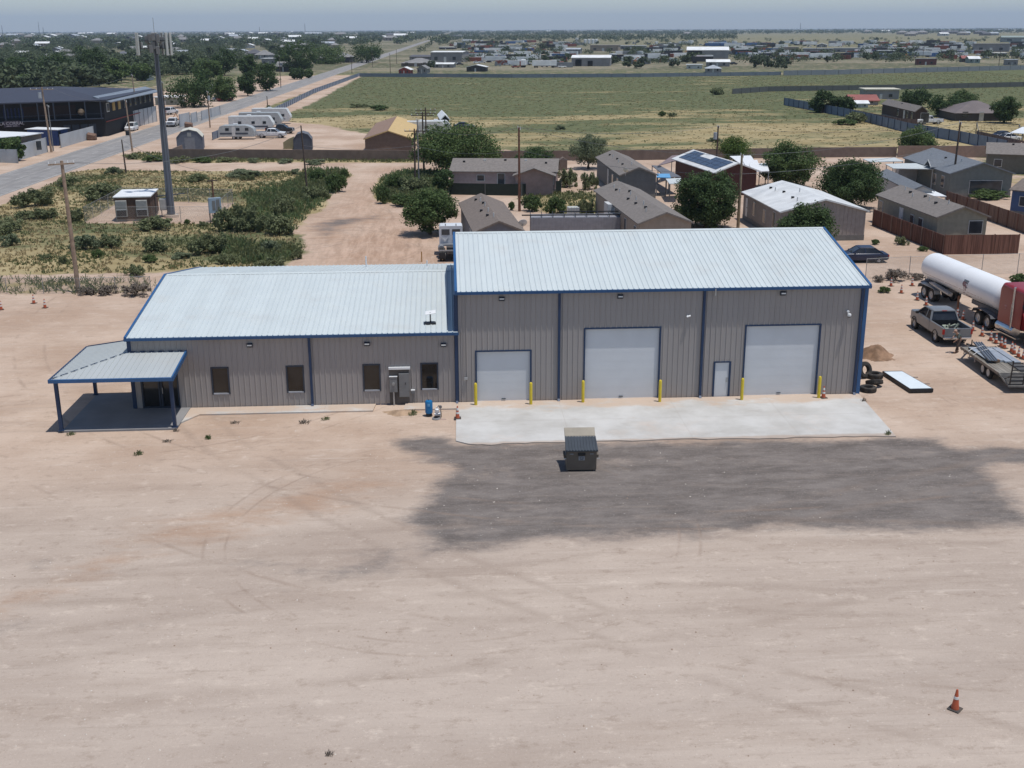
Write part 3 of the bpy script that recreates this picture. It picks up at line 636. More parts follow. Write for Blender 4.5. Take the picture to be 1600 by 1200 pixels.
ap = [(0.17, 55.7), (.8, 55.2), (2.2, 55.0), (4.5, 55.2), (8, 55.1), (12, 55.15), (16, 55.0), (20, 54.95), (23.3, 54.82), (23.85, 61.9), (23.85, BY-.05), (.26, BY-.05)]
rj = random.Random(4); ap2 = [ap[0]]
for k in range(1, 9):
    a_, b_ = ap[k-1], ap[k]
    for q in range(1, 7): f = q/6; ap2.append((a_[0]+(b_[0]-a_[0])*f, a_[1]+(b_[1]-a_[1])*f+(rj.uniform(-.09, .12) if k > 1 and not (k == 8 and q == 6) else 0)))
ap = ap2+ap[9:]
pave('concrete_apron', ap, .06, ((6.17, 55.2, 6.17, BY-.1), (12.6, 55.2, 12.6, BY-.1), (18.3, 55.0, 18.3, BY-.1), (.3, 58.6, 23.6, 58.6)))
for a, b, h in doors3: struct('door_threshold', MB().box(a, b, BY-.05, BY+.4, 0, .062), M_CONC)
# ---- bollards
def bollard(x, y):
    mb = MB().lathe([(.09, 0), (.09, 1.2), (.085, 1.25), (.06, 1.3), (.0, 1.32)], 16)
    return mb
B0 = None
for k, (px, py) in enumerate(((743.5, 632.5), (829.5, 631.5), (910.8, 628.3), (1030.8, 627.5), (1158.8, 624.5), (1279, 621.5))):
    p = at(px, py, .06); lab = ['yellow bollard left of the smallest bay door', 'yellow bollard right of the smallest bay door', 'yellow bollard left of the middle bay door', 'yellow bollard right of the middle bay door', 'yellow bollard between the side door and the right bay door', 'yellow bollard right of the right-hand bay door beside a cone'][k]
    if B0 is None:
        B0 = bollard(0, 0).build('bollard', M_YEL, None, True); tag(B0, lab, 'bollard', 'yellow bollards guarding the bay doors'); B0.location = p
    else: dup(B0, p, 0, lab)
# ================================================================ YARD OBJECTS
M_ORNG = mat('cone_orange', (0.46, 0.10, 0.045), .5, var=.12, dirt=.2); M_REFL = mat('reflective_band', (.62, .62, .60), .4, dirt=.1)
M_CONEB = mat('cone_base_rubber', (.05, .045, .042), .8, dirt=.3)
def cone_proto():
    T = thing('traffic_cone', 'orange traffic cone with one white band standing alone in the front yard', 'traffic cone')
    mb = MB().lathe([(.125, .03), (.107, .16), (.088, .30), (.068, .44), (.052, .56), (.034, .69), (.028, .71), (.0, .71)], 16); mb.build('cone_body', M_ORNG, T, True)
    r = lambda z: .125-(z-.03)/.66*.091
    MB().lathe([(r(.38)+.002, .38), (r(.38)+.006, .383), (r(.47)+.006, .467), (r(.47)+.002, .47)], 16).build('reflective_band', M_REFL, T, True)
    MB().box(-.19, .19, -.19, .19, 0, .035).build('base', M_CONEB, T, bevel=.015)
    return T
c0 = cone_proto(); c0.location = at(1492, 1108); c0.rotation_euler = (0, 0, .75)
def cone2_proto():
    T = thing('traffic_cone', 'orange traffic cone with two white bands on the apron corner near the blue tank', 'traffic cone')
    MB().lathe([(.125, .03), (.107, .16), (.068, .44), (.034, .69), (.028, .71), (.0, .71)], 14).build('cone_body', M_ORNG, T, True)
    r = lambda z: .125-(z-.03)/.66*.091
    for a, b in ((.27, .38), (.47, .61)): MB().lathe([(r(a)+.002, a), (r(a)+.006, a+.003), (r(b)+.006, b-.003), (r(b)+.002, b)], 14).build('reflective_band', M_REFL, T, True)
    MB().box(-.19, .19, -.19, .19, 0, .035).build('base', M_CONEB, T)
    return T
c1 = cone2_proto(); c1.location = at(715, 653.5, .06)
dup(c1, at(1286.5, 621.5, .06), .2, 'orange traffic cone beside the yellow bollard at the right-hand bay door')
CR = [(1408, 458, 'orange cone beside the white rag at the end of the chain-link weeds'), (1425, 446.5, 'orange cone farthest back behind the tanker rear wheels'), (1392, 447, 'orange cone near the fence right of the building corner'),
      (1432.8, 469, 'orange cone just left of the tanker rear wheels'), (1446.7, 477, 'orange cone between the tanker rear wheels and the pickup hood'), (1495.5, 495.5, 'orange cone half hidden behind the pickup cab'),
      (1504.4, 499.5, 'orange cone behind the pickup bed in the tanker shadow'), (1519.5, 516.5, 'orange cone at the right of the pickup tailgate'), (1534, 525, 'orange cone standing alone between the pickup and the red truck wheels'),
      (1547.6, 532.3, 'first orange cone of the row along the flatbed load'), (1555.7, 536.4, 'second orange cone of the row along the flatbed load'), (1563.8, 541.5, 'third orange cone of the row along the flatbed load'), (1569.2, 544.2, 'fourth orange cone of the row along the flatbed load'),
      (1580.2, 549.8, 'fifth orange cone of the row, left one of a close pair'), (1584.2, 553, 'sixth orange cone of the row, right one of a close pair'), (1591, 558, 'seventh orange cone of the row near the right edge'), (1598.5, 561, 'last orange cone of the row at the right edge')]
for px, py, lb in CR: dup(c1, at(px, py), px*.7, lb, 'traffic cones around the tanker truck')
for px, py, lb in ((53, 474, 'orange cone left of the pair in the yard by the leaning pole'), (70.5, 481, 'orange cone nearest the camera in the yard by the leaning pole'), (2, 484, 'orange cone at the left edge of the photo')): dup(c1, at(px, py), px, lb, 'traffic cones in the left yard')

# dumpster
M_DUMP = mat('taupe_steel_bin', (.14, .118, .095), .5, .1, .08, 1.5, dirt=.1)
M_LID = mat('black_bin_lid', (.045, .055, .068), .5); M_TANLID = mat('beige_bin_lid', (.29, .255, .20), .6)
p = at(908.5, 737); T = thing('dumpster', 'taupe steel dumpster with black ribbed lid and beige flap open at the back', 'dumpster', p, -.03)
w2 = .73; mb = MB().prism_x([(0.03, .08), (1.05, .08), (1.05, 1.42), (0, 1.08)], -w2, w2); mb.build('bin', M_DUMP, T, bevel=.01)
MB().box(-w2-.03, w2+.03, -.03, .02, 1.02, 1.10).build('rim', M_DUMP, T)
mb = MB(); mb.hexa([(-w2-.06, -.1, 1.08), (w2+.06, -.1, 1.08), (w2+.03, .95, 1.43), (-w2-.03, .95, 1.43), (-w2-.06, -.1, 1.13), (w2+.06, -.1, 1.13), (w2+.03, .95, 1.47), (-w2-.03, .95, 1.47)])
for k in range(11):
    x = -w2-.0+k*(2*w2/10); mb.hexa([(x-.035, -.105, 1.12), (x+.035, -.105, 1.12), (x+.035, .94, 1.45), (x-.035, .94, 1.45), (x-.025, -.105, 1.165), (x+.025, -.105, 1.165), (x+.025, .94, 1.50), (x-.025, .94, 1.50)])
mb.box(-w2-.06, -w2-.02, -.1, .2, .92, 1.1); mb.build('lid', M_LID, T)
MB().hexa([(-w2-.04, .98, 1.46), (w2+.01, .98, 1.46), (w2+.01, 1.42, 1.76), (-w2-.04, 1.42, 1.76), (-w2-.04, .96, 1.50), (w2+.01, .96, 1.50), (w2+.01, 1.40, 1.80), (-w2-.04, 1.40, 1.80)]).build('rear_lid', M_TANLID, T, bevel=.02)
MB().box(-.18, .18, -.035, -.005, .85, .98).build('latch_plate', M_BLACK, T)
S_ = MB().box(-.145, .145, -.02, -.004, .60, .80).build('sticker', mat('sticker_grey', (.33, .34, .36), .5), T)
mb = MB()
for a, b, zz in ((-.11, .11, .765), (-.10, -.02, .72), (.02, .10, .72), (-.11, .11, .675), (-.08, .08, .635)): mb.box(a, b, -.024, -.0201, zz-.010, zz+.010)
mb.build('sticker_print', M_BLACK, S_)
for x in (-.58, .40): MB().box(x, x+.18, -.02, -.004, .90, .945).build('label_strip', mat('label_strip', (.25, .26, .27), .5), T)
for s in (-1, 1):
    MB().box(s*w2-(.12 if s < 0 else 0), s*w2+(.12 if s > 0 else 0), .25, .85, .62, .78).build('fork_pocket', M_DUMP, T)
    MB().cyl((s*(w2+.02), -.03, .7), (s*(w2+.14), -.03, .7), .02, n=8).build('pin', M_STEEL, T)
for x in (-.55, .55): MB().cyl((x-.03, .15, .05), (x+.03, .15, .05), .05, n=12).build('caster', M_RUB, T)

# blue pressure tank, pump, hose stand
p = at(670.5, 650); T = thing('pressure_tank', 'blue water pressure tank on a black foot beside the wall', 'water tank', p)
M_TB = mat('tank_blue', (.012, .15, .36), .35)
MB().lathe([(.0, .16), (.17, .17), (.21, .22), (.21, .84), (.18, .90), (.08, .93), (0, .93)], 20).build('tank_shell', M_TB, T, True)
MB().lathe([(.19, 0), (.17, .17), (.0, .17)], 18).build('foot', M_BLACK, T, True)
MB().cyl((0, 0, .925), (0, 0, .96), .03, n=8).build('valve', M_BLACK, T)
MB().lathe([(.2105, .52), (.214, .522), (.214, .535), (.2105, .537)], 20).build('seam', M_TB, T)
MB().box(-.07, .07, -.215, -.2, .62, .78).build('label_sticker', mat('pale_blue', (.12, .34, .6), .5), T)
p = at(682.5, 653.5); T = thing('water_pump', 'small grey water pump with motor and coiled hose beside the blue tank', 'pump', p)
MB().cyl((-.12, 0, .22), (.14, 0, .22), .11, .11, 14).cyl((.14, 0, .22), (.2, 0, .22), .13, .13, 14).build('motor', M_STEEL, T, True)
MB().lathe([(.1, .30), (.12, .34), (.12, .52), (.05, .58), (.05, .66)], 12, (.02, .02, 0)).build('filter_housing', M_WHITE, T, True)
MB().box(-.16, .2, -.09, .09, 0, .06).build('base', M_BLACK, T)
MB().tube([(.05, .0, .64), (.12, 0, .74), (.2, 0, .7), (.24, 0, .4), (.26, 0, .05)], .02).build('pipe', M_BLACK, T)
mb = MB()
for k in range(3): mb.torus((-.03, -.12, .03+k*.03), .22-.02*k, .018, n=18, m=6)
mb.build('hose', mat('grey_hose', (.3, .3, .3), .6), T)
p = at(688.5, 655); T = thing('gauge_post', 'thin post with round gauge standing right of the water pump', 'gauge', p)
MB().cyl((0, 0, 0), (0, 0, .75), .014, n=8).build('post', M_STEEL, T); MB().cyl((0, -.03, .72), (0, .03, .72), .09, n=14).build('dial', M_PBOX, T); MB().box(-.2, .3, -.12, .1, 0, .02).build('foot_board', mat('pink_board', (.45, .33, .27), .8), T)

# dirt mounds
def mound(name, px, py, rx, ry, h, m_, label, cat='dirt mound', seed=1):
    p = at(px, py); n = 26; rr = np.random.RandomState(seed); V = []; F = []
    ph = rr.rand(6)*6.28
    for i in range(n+1):
        for j in range(n+1):
            x = (i/n*2-1); y = (j/n*2-1); r = math.hypot(x, y)*(1+.14*math.sin(3*math.atan2(y, x)+ph[0])+.08*math.sin(7*math.atan2(y, x)+ph[1])); z = max(-.03, (math.cos(min(1, r)*math.pi)*.5+.5)**1.15*(1+.18*math.sin(4*x+ph[2])*math.sin(5*y+ph[3]))+rr.randn()*.025)
            V.append((x*rx, y*ry, z*h-.012 if r < 1 else -.03))
    for i in range(n):
        for j in range(n): F.append((i*(n+1)+j, (i+1)*(n+1)+j, (i+1)*(n+1)+j+1, i*(n+1)+j+1))
    mb = MB(); mb.add(V, F); o = mb.build(name, m_, None, True); o.location = p; tag(o, label, cat); return o
M_MOUND = mat('brown_soil', (.235, .145, .09), .95, var=.35, scale=1.5, bump=.6)
mound('dirt_mound', 1366, 556, 1.5, 1.3, .75, M_MOUND, 'brown dirt mound beside the right corner of the building')
mound('sand_heap', 628, 645, 1.15, .6, .2, mat('sand_heap_soil', (.36, .25, .165), .95, var=.3, scale=1.5, bump=.6), 'low heap of sand and dead stalks below the electrical panel', 'sand heap', 3)

# tyres
TG = 'old tyres dumped at the right corner of the building'
def tyre(loc, label, R=.5, wd=.28, rot=(0, 0, 0)):
    T = thing('tyre', label, 'tyre', loc, 0, TG); T.rotation_euler = rot
    prof = [(R*.56, -wd/2), (R*.75, -wd*.56), (R*.95, -wd*.5), (R, -wd*.36), (R, wd*.36), (R*.95, wd*.5), (R*.75, wd*.56), (R*.56, wd/2), (R*.52, wd*.3), (R*.52, -wd*.3)]
    n = 30; rs = [[(r*math.cos(2*math.pi*i/n), r*math.sin(2*math.pi*i/n), z) for r, z in prof] for i in range(n)]; rs.append(rs[0])
    MB().rings(rs, False).build('casing', M_RUB, T, True)
    mb = MB()
    for i in range(30):
        a = 2*math.pi*i/30
        for s in (-1, 1):
            mb.at(rz=a+s*.05); mb.box(R-.004, R+.014, -.03, .03, s*wd*.19-.05, s*wd*.19+.05)
    mb.M = None; mb.build('tread', M_RUB, T); return T
a = at(1371, 592); tyre(Vector((a.x-.1, a.y+.3, .15)), 'black tyre lying flat, farthest right of the dumped tyres', .52)
a = at(1350, 590); tyre(Vector((a.x, a.y, .50)), 'grey tyre standing up and leaning on the building corner', .5, .26, (math.radians(72), 0, math.radians(25)))
a = at(1365, 606); tyre(Vector((a.x+.15, a.y+.35, .24)), 'black tyre leaning on top of the lowest dumped tyre', .50, .26, (math.radians(-20), math.radians(8), .4))
a = at(1356, 611); tyre(Vector((a.x, a.y, .15)), 'dusty tyre lying flat at the bottom front of the dumped tyres', .48, .26)

# white panel in black frame
c_ = [at(1378.8, 579.8, .26), at(1409, 579.3, .26), at(1458.7, 607.5, .26), at(1422.7, 608.3, .26)]
T = thing('flat_panel', 'white flat panel in a black frame lying on the sand beside the tyres', 'panel', Vector((c_[3].x, c_[3].y, 0)))
o_ = Vector((c_[3].x, c_[3].y, 0)); q = [v-o_ for v in c_]
MB().slab(q, .22).build('frame', M_BLACK, T)
cen = sum(q, Vector())/4; ins = [cen+(v-cen)*.93 for v in q]; ins = [Vector((v.x, v.y, .266)) for v in ins]
MB().slab(ins, .01).build('face', mat('white_sheet', (.66, .72, .74), .4, var=.03), T)
for f in (.35, .72):
    a = q[1].lerp(q[2], f); MB().cyl((a.x, a.y, .24), (a.x+.35, a.y+.03, .22), .02, n=8).build('bracket', M_BLACK, T)

# ------------------------------------------------ vehicles
def wheel(par, x, y, z, r, w_, rimm, axis='y', dual=False, n=20, name='wheel'):
    """wheel with axle along y; tyre is the part, rim its sub-part"""
    prof = [(r*.62, -w_/2), (r*.9, -w_*.52), (r, -w_*.36), (r, w_*.36), (r*.9, w_*.52), (r*.62, w_/2)]
    mk = lambda s: [[(x+q*math.cos(2*math.pi*i/n), y+h, z+q*math.sin(2*math.pi*i/n)) for q, h in prof] for i in range(n)]
    rs = mk(0); rs.append(rs[0]); W = MB().rings(rs, False).build(name, M_RUB, par, True)
    m2 = MB(); m2.cyl((x, y-w_*.28, z), (x, y+w_*.28, z), r*.63, n=n)
    for s in (-1, 1):
        m2.rings([[(x+q*math.cos(2*math.pi*i/n), y+s*h, z+q*math.sin(2*math.pi*i/n)) for i in range(n)] for q, h in ((r*.66, w_*.44), (r*.58, w_*.47), (r*.52, w_*.30), (r*.2, w_*.36), (r*.16, w_*.5), (0.001, w_*.5))], False)
    m2.build('rim', rimm, W, True); return W
M_RIM = mat('alloy_rim', (.45, .45, .45), .35, .5); M_RIMD = mat('steel_rim', (.20, .19, .18), .5, .4)
M_HL = mat('headlight_lens', (.6, .62, .64), .15); M_TL = mat('red_lens', (.35, .02, .015), .3); M_CHR = mat('chrome', (.6, .61, .62), .18, .9)
def paint(name, c, rough=.3): return mat(name, c, rough, 0, .05, 1.2, spec=.55)
def sect(x, hw, z0, z1, e=.12, n=4):
    """rounded box section at x: half width hw"""
    P = []
    for (sy, sz) in ((1, 0), (1, 1), (-1, 1), (-1, 0)):
        for k in range(n+1):
            a = k/n*math.pi/2
            if (sy, sz) == (1, 0): cx, cy, ax = hw-e*.6, z0+e*.6, (-math.pi/2+a); ee = e*.6
            elif (sy, sz) == (1, 1): cx, cy, ax = hw-e, z1-e, a; ee = e
            elif (sy, sz) == (-1, 1): cx, cy, ax = -hw+e, z1-e, math.pi/2+a; ee = e
            else: cx, cy, ax = -hw+e*.6, z0+e*.6, math.pi+a; ee = e*.6
            P.append((x, cx+ee*math.cos(ax), cy+ee*math.sin(ax)))
    return P
def greenhouse(par, body, secs, glassm, pillar=.07):
    """cabin: list of (x, hw_bottom, z_bottom, hw_top, z_top)"""
def pickup(label, pm, loc, rz, L=5.8, W=2.0, group=None, cargo=False, name='pickup_truck', lift=0.0):
    """crew-cab pickup facing +x, origin at ground centre"""
    T = thing(name, label, 'pickup truck', loc, rz, group); h = W/2; f = L/2; zb = .48+lift
    wr = .40; wx = (f-.95, -f+1.25)
    hood = zb+.72; mb = MB()
    mb.rings([sect(f-.02, h-.18, zb+.08, hood-.16, .1), sect(f-.12, h-.06, zb, hood-.06, .12), sect(f-.9, h-.02, zb, hood+.02, .12), sect(f-1.55, h, zb, hood+.06, .1), sect(-.42-L*.02, h, zb, hood+.04, .08), sect(-.62, h, zb, hood+.02, .08)]); 
    bx0 = -f+.02; bx1 = -.66; zt = hood+.0
    mb.rings([sect(bx1, h, zb, zb+.35, .06), sect(bx0, h-.02, zb+.05, zb+.35, .06)])
    for s in (-1, 1): mb.box(bx0, bx1, s*h-(.12 if s > 0 else 0), s*h+(.12 if s < 0 else 0), zb+.3, zt)
    mb.build('body', pm, T, True, bevel=.012)
    MB().box(bx0-.03, bx0+.05, -h+.12, h-.12, zb+.12, zt-.01).build('tailgate', pm, T, bevel=.012)
    MB().box(bx0+.05, bx1, -h+.121, h-.121, zb+.34, zb+.38).box(bx1-.05, bx1+.0, -h+.121, h-.121, zb+.38, zt-.01).build('bed_liner', M_BLACK, T)
    # cabin
    x0, x1, x2, x3 = -.70, -.45, .90, f-1.2; zc = hood+.01; zr = hood+.60
    mb = MB(); mb.hexa([(x0, -h+.06, zc), (x3, -h+.10, zc), (x3, h-.10, zc), (x0, h-.06, zc), (x1, -h+.22, zr), (x2, -h+.25, zr), (x2, h-.25, zr), (x1, h-.22, zr)]); mb.build('cabin_glass', glass('car_glass', (.018, .02, .024), .06), T)
    mb = MB(); mb.rings([sect(x1-.10, h-.30, zr-.04, zr+.03, .05), sect(x1+.0, h-.22, zr-.05, zr+.08, .09), sect((x1+x2)/2, h-.21, zr-.05, zr+.11, .11), sect(x2-.1, h-.24, zr-.05, zr+.07, .09), sect(x2+.06, h-.30, zr-.04, zr+.01, .05)]); RF = mb.build('roof', pm, T, True)
    for s in (-1, 1):
        for (a, b, w_) in (((x0, h-.052, zc), (x1, h-.215, zr), .13), ((x3, h-.092, zc), (x2, h-.245, zr), .09), ((.17, h-.07, zc), (.17, h-.228, zr), .09)):
            MB().bar((a[0], s*a[1], a[2]), (b[0], s*b[1], b[2]), w_, .05).build('pillar', pm, T)
    for s in (-1, 1): MB().box(x0+.1, x3-.15, s*(h-.07)-.025, s*(h-.07)+.025, zc-.01, zc+.05).build('window_trim', M_BLACK, T)
    MB().box(x1-.12, x1-.06, -.18, .18, zr+.0, zr+.05).build('brake_light', M_TL, T)
    for x in wx:
        for s in (-1, 1):
            wheel(T, x, s*(h-.15), wr+.0, wr, .27, M_RIM)
            MB().torus((x, s*(h-.005), wr+.03), wr+.055, .03, 'y', 20, 6).build('wheel_arch', M_BLACK, T)
    for s in (-1, 1):
        MB().box(f-.16, f-.005, s*(h-.25)-.15, s*(h-.25)+.15, hood-.34, hood-.14).build('headlight', M_HL, T, bevel=.02)
        MB().box(bx0-.035, bx0+.1, s*(h-.06)-.07, s*(h-.06)+.07, zt-.42, zt-.08).build('tail_light', M_TL, T, bevel=.01)
        MB().box(f-1.75, f-1.55, s*(h+.02), s*(h+.22), zc+.0, zc+.18).build('side_mirror', M_BLACK, T, bevel=.03)
        for xx in (.55, -.25): MB().box(xx, xx+.16, s*(h+.004)-.012, s*(h+.004)+.012, hood-.16, hood-.12).build('door_handle', M_CHR, T)
    MB().box(f-.06, f+.02, -h+.42, h-.42, hood-.38, hood-.12).build('grille', M_BLACK, T, bevel=.01)
    MB().box(f-.2, f+.06, -h+.08, h-.08, zb-.05, zb+.14).build('front_bumper', M_CHR, T, bevel=.03)
    MB().box(-f-.12, -f+.03, -h+.08, h-.08, zb-.02, zb+.12).build('rear_bumper', M_CHR, T, bevel=.02)
    MB().box(bx0-.045, bx0-.031, -.15, .15, zt-.2, zt-.13).build('tailgate_handle', M_BLACK, T)
    MB().box(-f+.3, f-.4, -h+.3, h-.3, .32, zb+.05).build('chassis', M_BLACK, T)
    return T
def car(label, pm, loc, rz, L=4.7, W=1.8, suv=False, group=None, name='sedan'):
    T = thing(name, label, 'car', loc, rz, group); h = W/2; f = L/2; zb = .25; belt = .88 if not suv else 1.0; roof = 1.42 if not suv else 1.72
    mb = MB(); mb.rings([sect(f, h-.22, zb+.12, belt-.25, .1), sect(f-.15, h-.08, zb, belt-.14, .12), sect(f-1.1, h-.01, zb, belt-.0, .1), sect(-f+1.0, h, zb, belt+.02, .1), sect(-f+.18, h-.08, zb, belt-.02, .14), sect(-f, h-.2, zb+.1, belt-.12, .1)]); mb.build('body', pm, T, True)
    xf, xr = f-1.25, (-f+.55 if not suv else -f+.15); xtf, xtr = f-2.05, (-f+1.35 if not suv else -f+.5)
    MB().hexa([(xr, -h+.08, belt-.02), (xf, -h+.1, belt-.02), (xf, h-.1, belt-.02), (xr, h-.08, belt-.02), (xtr, -h+.25, roof-.05), (xtf, -h+.27, roof-.05), (xtf, h-.27, roof-.05), (xtr, h-.25, roof-.05)]).build('cabin_glass', glass('car_glass'), T)
    mb = MB(); mb.hexa([(xtr-.05, -h+.23, roof-.05), (xtf+.05, -h+.25, roof-.05), (xtf+.05, h-.25, roof-.05), (xtr-.05, h-.23, roof-.05), (xtr+.1, -h+.36, roof+.01), (xtf-.1, -h+.36, roof+.01), (xtf-.1, h-.36, roof+.01), (xtr+.1, h-.36, roof+.01)])
    for s in (-1, 1):
        for a, b in (((xr, h-.075, belt-.02), (xtr, h-.245, roof-.04)), ((xf, h-.095, belt-.02), (xtf, h-.265, roof-.04)), ((-.15, h-.085, belt-.02), (-.12, h-.255, roof-.04))): mb.bar((a[0], s*a[1], a[2]), (b[0], s*b[1], b[2]), .08, .04)
    mb.build('roof', pm, T, bevel=.02)
    for x in (f-.9, -f+.95):
        for s in (-1, 1): wheel(T, x, s*(h-.11), .33, .33, .22, M_RIM, n=16)
    for s in (-1, 1):
        MB().box(f-.16, f-.02, s*(h-.3)-.16, s*(h-.3)+.16, belt-.38, belt-.24).build('headlight', M_HL, T, bevel=.02)
        MB().box(-f+.0, -f+.12, s*(h-.28)-.16, s*(h-.28)+.16, belt-.3, belt-.14).build('tail_light', M_TL, T, bevel=.02)
        MB().box(xf-.35, xf-.2, s*h, s*(h+.15), belt, belt+.12).build('side_mirror', pm, T)
    return T
M_SILV = paint('silver_grey_paint', (.17, .18, .19), .28); M_VW = paint('white_vehicle_paint', (.66, .67, .68)); M_VRED = paint('red_vehicle_paint', (.30, .018, .018)); M_VNAVY = paint('navy_vehicle_paint', (.014, .022, .055)); M_VBLK = paint('black_vehicle_paint', (.02, .02, .022))
fw = at(1429, 512.5); rw = at(1463, 535); hd = math.atan2(fw.y-rw.y, fw.x-rw.x)
ux = Vector((math.cos(hd), math.sin(hd), 0)); uy = Vector((-ux.y, ux.x, 0)); cen = (fw+rw)/2 - uy*.88; cen.z = 0; cen = cen - ux*.15
PK = pickup('silver grey crew-cab pickup with junk in its bed, hitched ahead of the flatbed trailer', M_SILV, cen, hd, 5.95, 2.03, lift=.08)
mb = MB(); rr = random.Random(3)
for k in range(14):
    mb.at((cen+ux*(-1.0-rr.random()*1.6)+uy*(rr.random()-.5)*1.2+Vector((0, 0, 1.0+rr.random()*.1))), rr.random()*6, rr.random(), rr.random()); mb.cbox((0, 0, 0), (.12+.3*rr.random(), .08, .06+.1*rr.random()))
mb.M = None; o = mb.build('scrap_pile', mat('scrap_pile_mix', (.30, .33, .26), .6, var=.6, scale=5), None); tag(o, 'loose scraps of wood and green bottles lying in the pickup bed', 'scrap', kind='stuff')
nv = at(1350, 412); car('navy blue sedan parked behind the chain-link fence by the building roof edge', M_VNAVY, at(1349, 411)+Vector((0, .8, 0)), math.pi-.06, 4.75, 1.82)

# tanker trailer ------------------------------------------------------
ra_, rb_ = at(1442.5, 465.5), at(1526.5, 507)            # near-side tyre contacts
hd = math.atan2(rb_.y-ra_.y, rb_.x-ra_.x); D_ = (rb_-ra_).length
ux = Vector((math.cos(hd), math.sin(hd), 0)); uy = Vector((-ux.y, ux.x, 0))
org = ra_ + uy*1.12; org.z = 0     # uy points to the far side when heading is towards -y
T = thing('tank_trailer', 'white gas tank semi-trailer with red emblem coupled to the red truck', 'tank trailer', org, hd)
M_TANK = mat('white_tank_paint', (.80, .81, .81), .35, 0, .03, .3, spec=.5, dirt=.05)
Rt, zc = 1.08, 2.35; n = 40; x0, x1 = -1.6, D_+2.35
prof = []
for k in range(9): a = k/8*math.pi/2; prof.append((x0-.0+.75*(1-math.sin(a))-.75+.75, Rt*math.cos(math.pi/2-a)))
rs = []
def ring(x, r): return [(x, r*math.cos(2*math.pi*i/n), zc+r*math.sin(2*math.pi*i/n)) for i in range(n)]
for k in range(10): a = k/9*math.pi/2; rs.append(ring(x0+.8*(1-math.sin(a)), max(.02, Rt*math.sin(math.acos(1-math.sin(a)) if False else a))) if False else ring(x0+.8*(1-math.sin(a)), max(.02, Rt*math.cos(a))) )
rs = rs[::-1]; rs = [ring(x0+.8*(1-math.cos(k/9*math.pi/2)), max(.02, Rt*math.sin(k/9*math.pi/2))) for k in range(10)]+[ring(x1-.8+.8*math.sin(k/9*math.pi/2), max(.02, Rt*math.cos(k/9*math.pi/2))) for k in range(10)]
MB().rings(rs).build('tank', M_TANK, T, True)
mx = (x0+x1)/2+.2; MB().rings([[(xx, (Rt+.006)*math.cos(2*math.pi*i/n), zc+(Rt+.006)*math.sin(2*math.pi*i/n)) for i in range(n)] for xx in (mx-.03, mx+.03)], False).build('weld_band', M_TANK, T, True)
M_CHG = mat('grey_running_gear', (.11, .115, .13), .5, .2)
MB().box(-1.3, 2.6, -.5, .5, 1.0, 1.3).box(-1.2, -.3, -.9, .9, 1.05, 1.15).build('rear_subframe', M_CHG, T)
MB().box(x1-4.6, x1-.9, -.5, .5, 1.05, 1.35).build('upper_coupler', M_CHG, T)
for s in (-1, 1):
    MB().bar((.9, s*1.0, 1.45), (4.0, s*1.0, 1.20), .42, .10).build('side_rail', M_STEEL, T)
    MB().cyl((1.2, s*.9, 1.22), (3.9, s*.9, 1.1), .12, n=12).build('hose_tube', M_STEEL, T, True)
    mb = MB(); pts = [(-.85, .75), (-.75, 1.02), (-.5, 1.14), (1.72, 1.14), (1.95, 1.02), (2.05, .75)]
    for a, b in zip(pts[:-1], pts[1:]): mb.bar((a[0], s*1.02, a[1]), (b[0], s*1.02, b[1]), .5, .03)
    mb.build('fender', M_STEEL, T)
    MB().box(5.0, 5.12, s*.85-.06, s*.85+.06, .15, 1.3).box(4.92, 5.2, s*.85-.12, s*.85+.12, .0, .15).build('landing_leg', mat('rusty_leg', (.22, .10, .05), .7), T)
    for x in (0, 1.22): wheel(T, x, s*1.0, .52, .52, .5 if False else .28, M_RIM); 
    for x in (0, 1.22): wheel(T, x, s*.68, .52, .52, .26, M_RIMD)
mb = MB(); 
for k in range(46):
    if rr.random() < .75: mb.rings([[(x0+1+k*.2+q, -(Rt+.004)*math.cos(a), zc-(Rt+.004)*math.sin(a)) for a in (.38, .42)] for q in (0, .12)], False) if False else mb.hexa([(x0+1.0+k*.2, -(Rt+.006)*math.cos(.42), zc-Rt*math.sin(.42)-.015), (x0+1.1+k*.2, -(Rt+.006)*math.cos(.42), zc-Rt*math.sin(.42)-.015), (x0+1.1+k*.2, -Rt*math.cos(.42)+.02, zc-Rt*math.sin(.42)-.015), (x0+1.0+k*.2, -Rt*math.cos(.42)+.02, zc-Rt*math.sin(.42)-.015), (x0+1.0+k*.2, -(Rt+.006)*math.cos(.40), zc-Rt*math.sin(.40)+.015), (x0+1.1+k*.2, -(Rt+.006)*math.cos(.40), zc-Rt*math.sin(.40)+.015), (x0+1.1+k*.2, -Rt*math.cos(.40)+.02, zc-Rt*math.sin(.40)+.015), (x0+1.0+k*.2, -Rt*math.cos(.40)+.02, zc-Rt*math.sin(.40)+.015)])
mb.build('reflective_tape', mat('reflective_tape', (.42, .34, .33), .5), T)
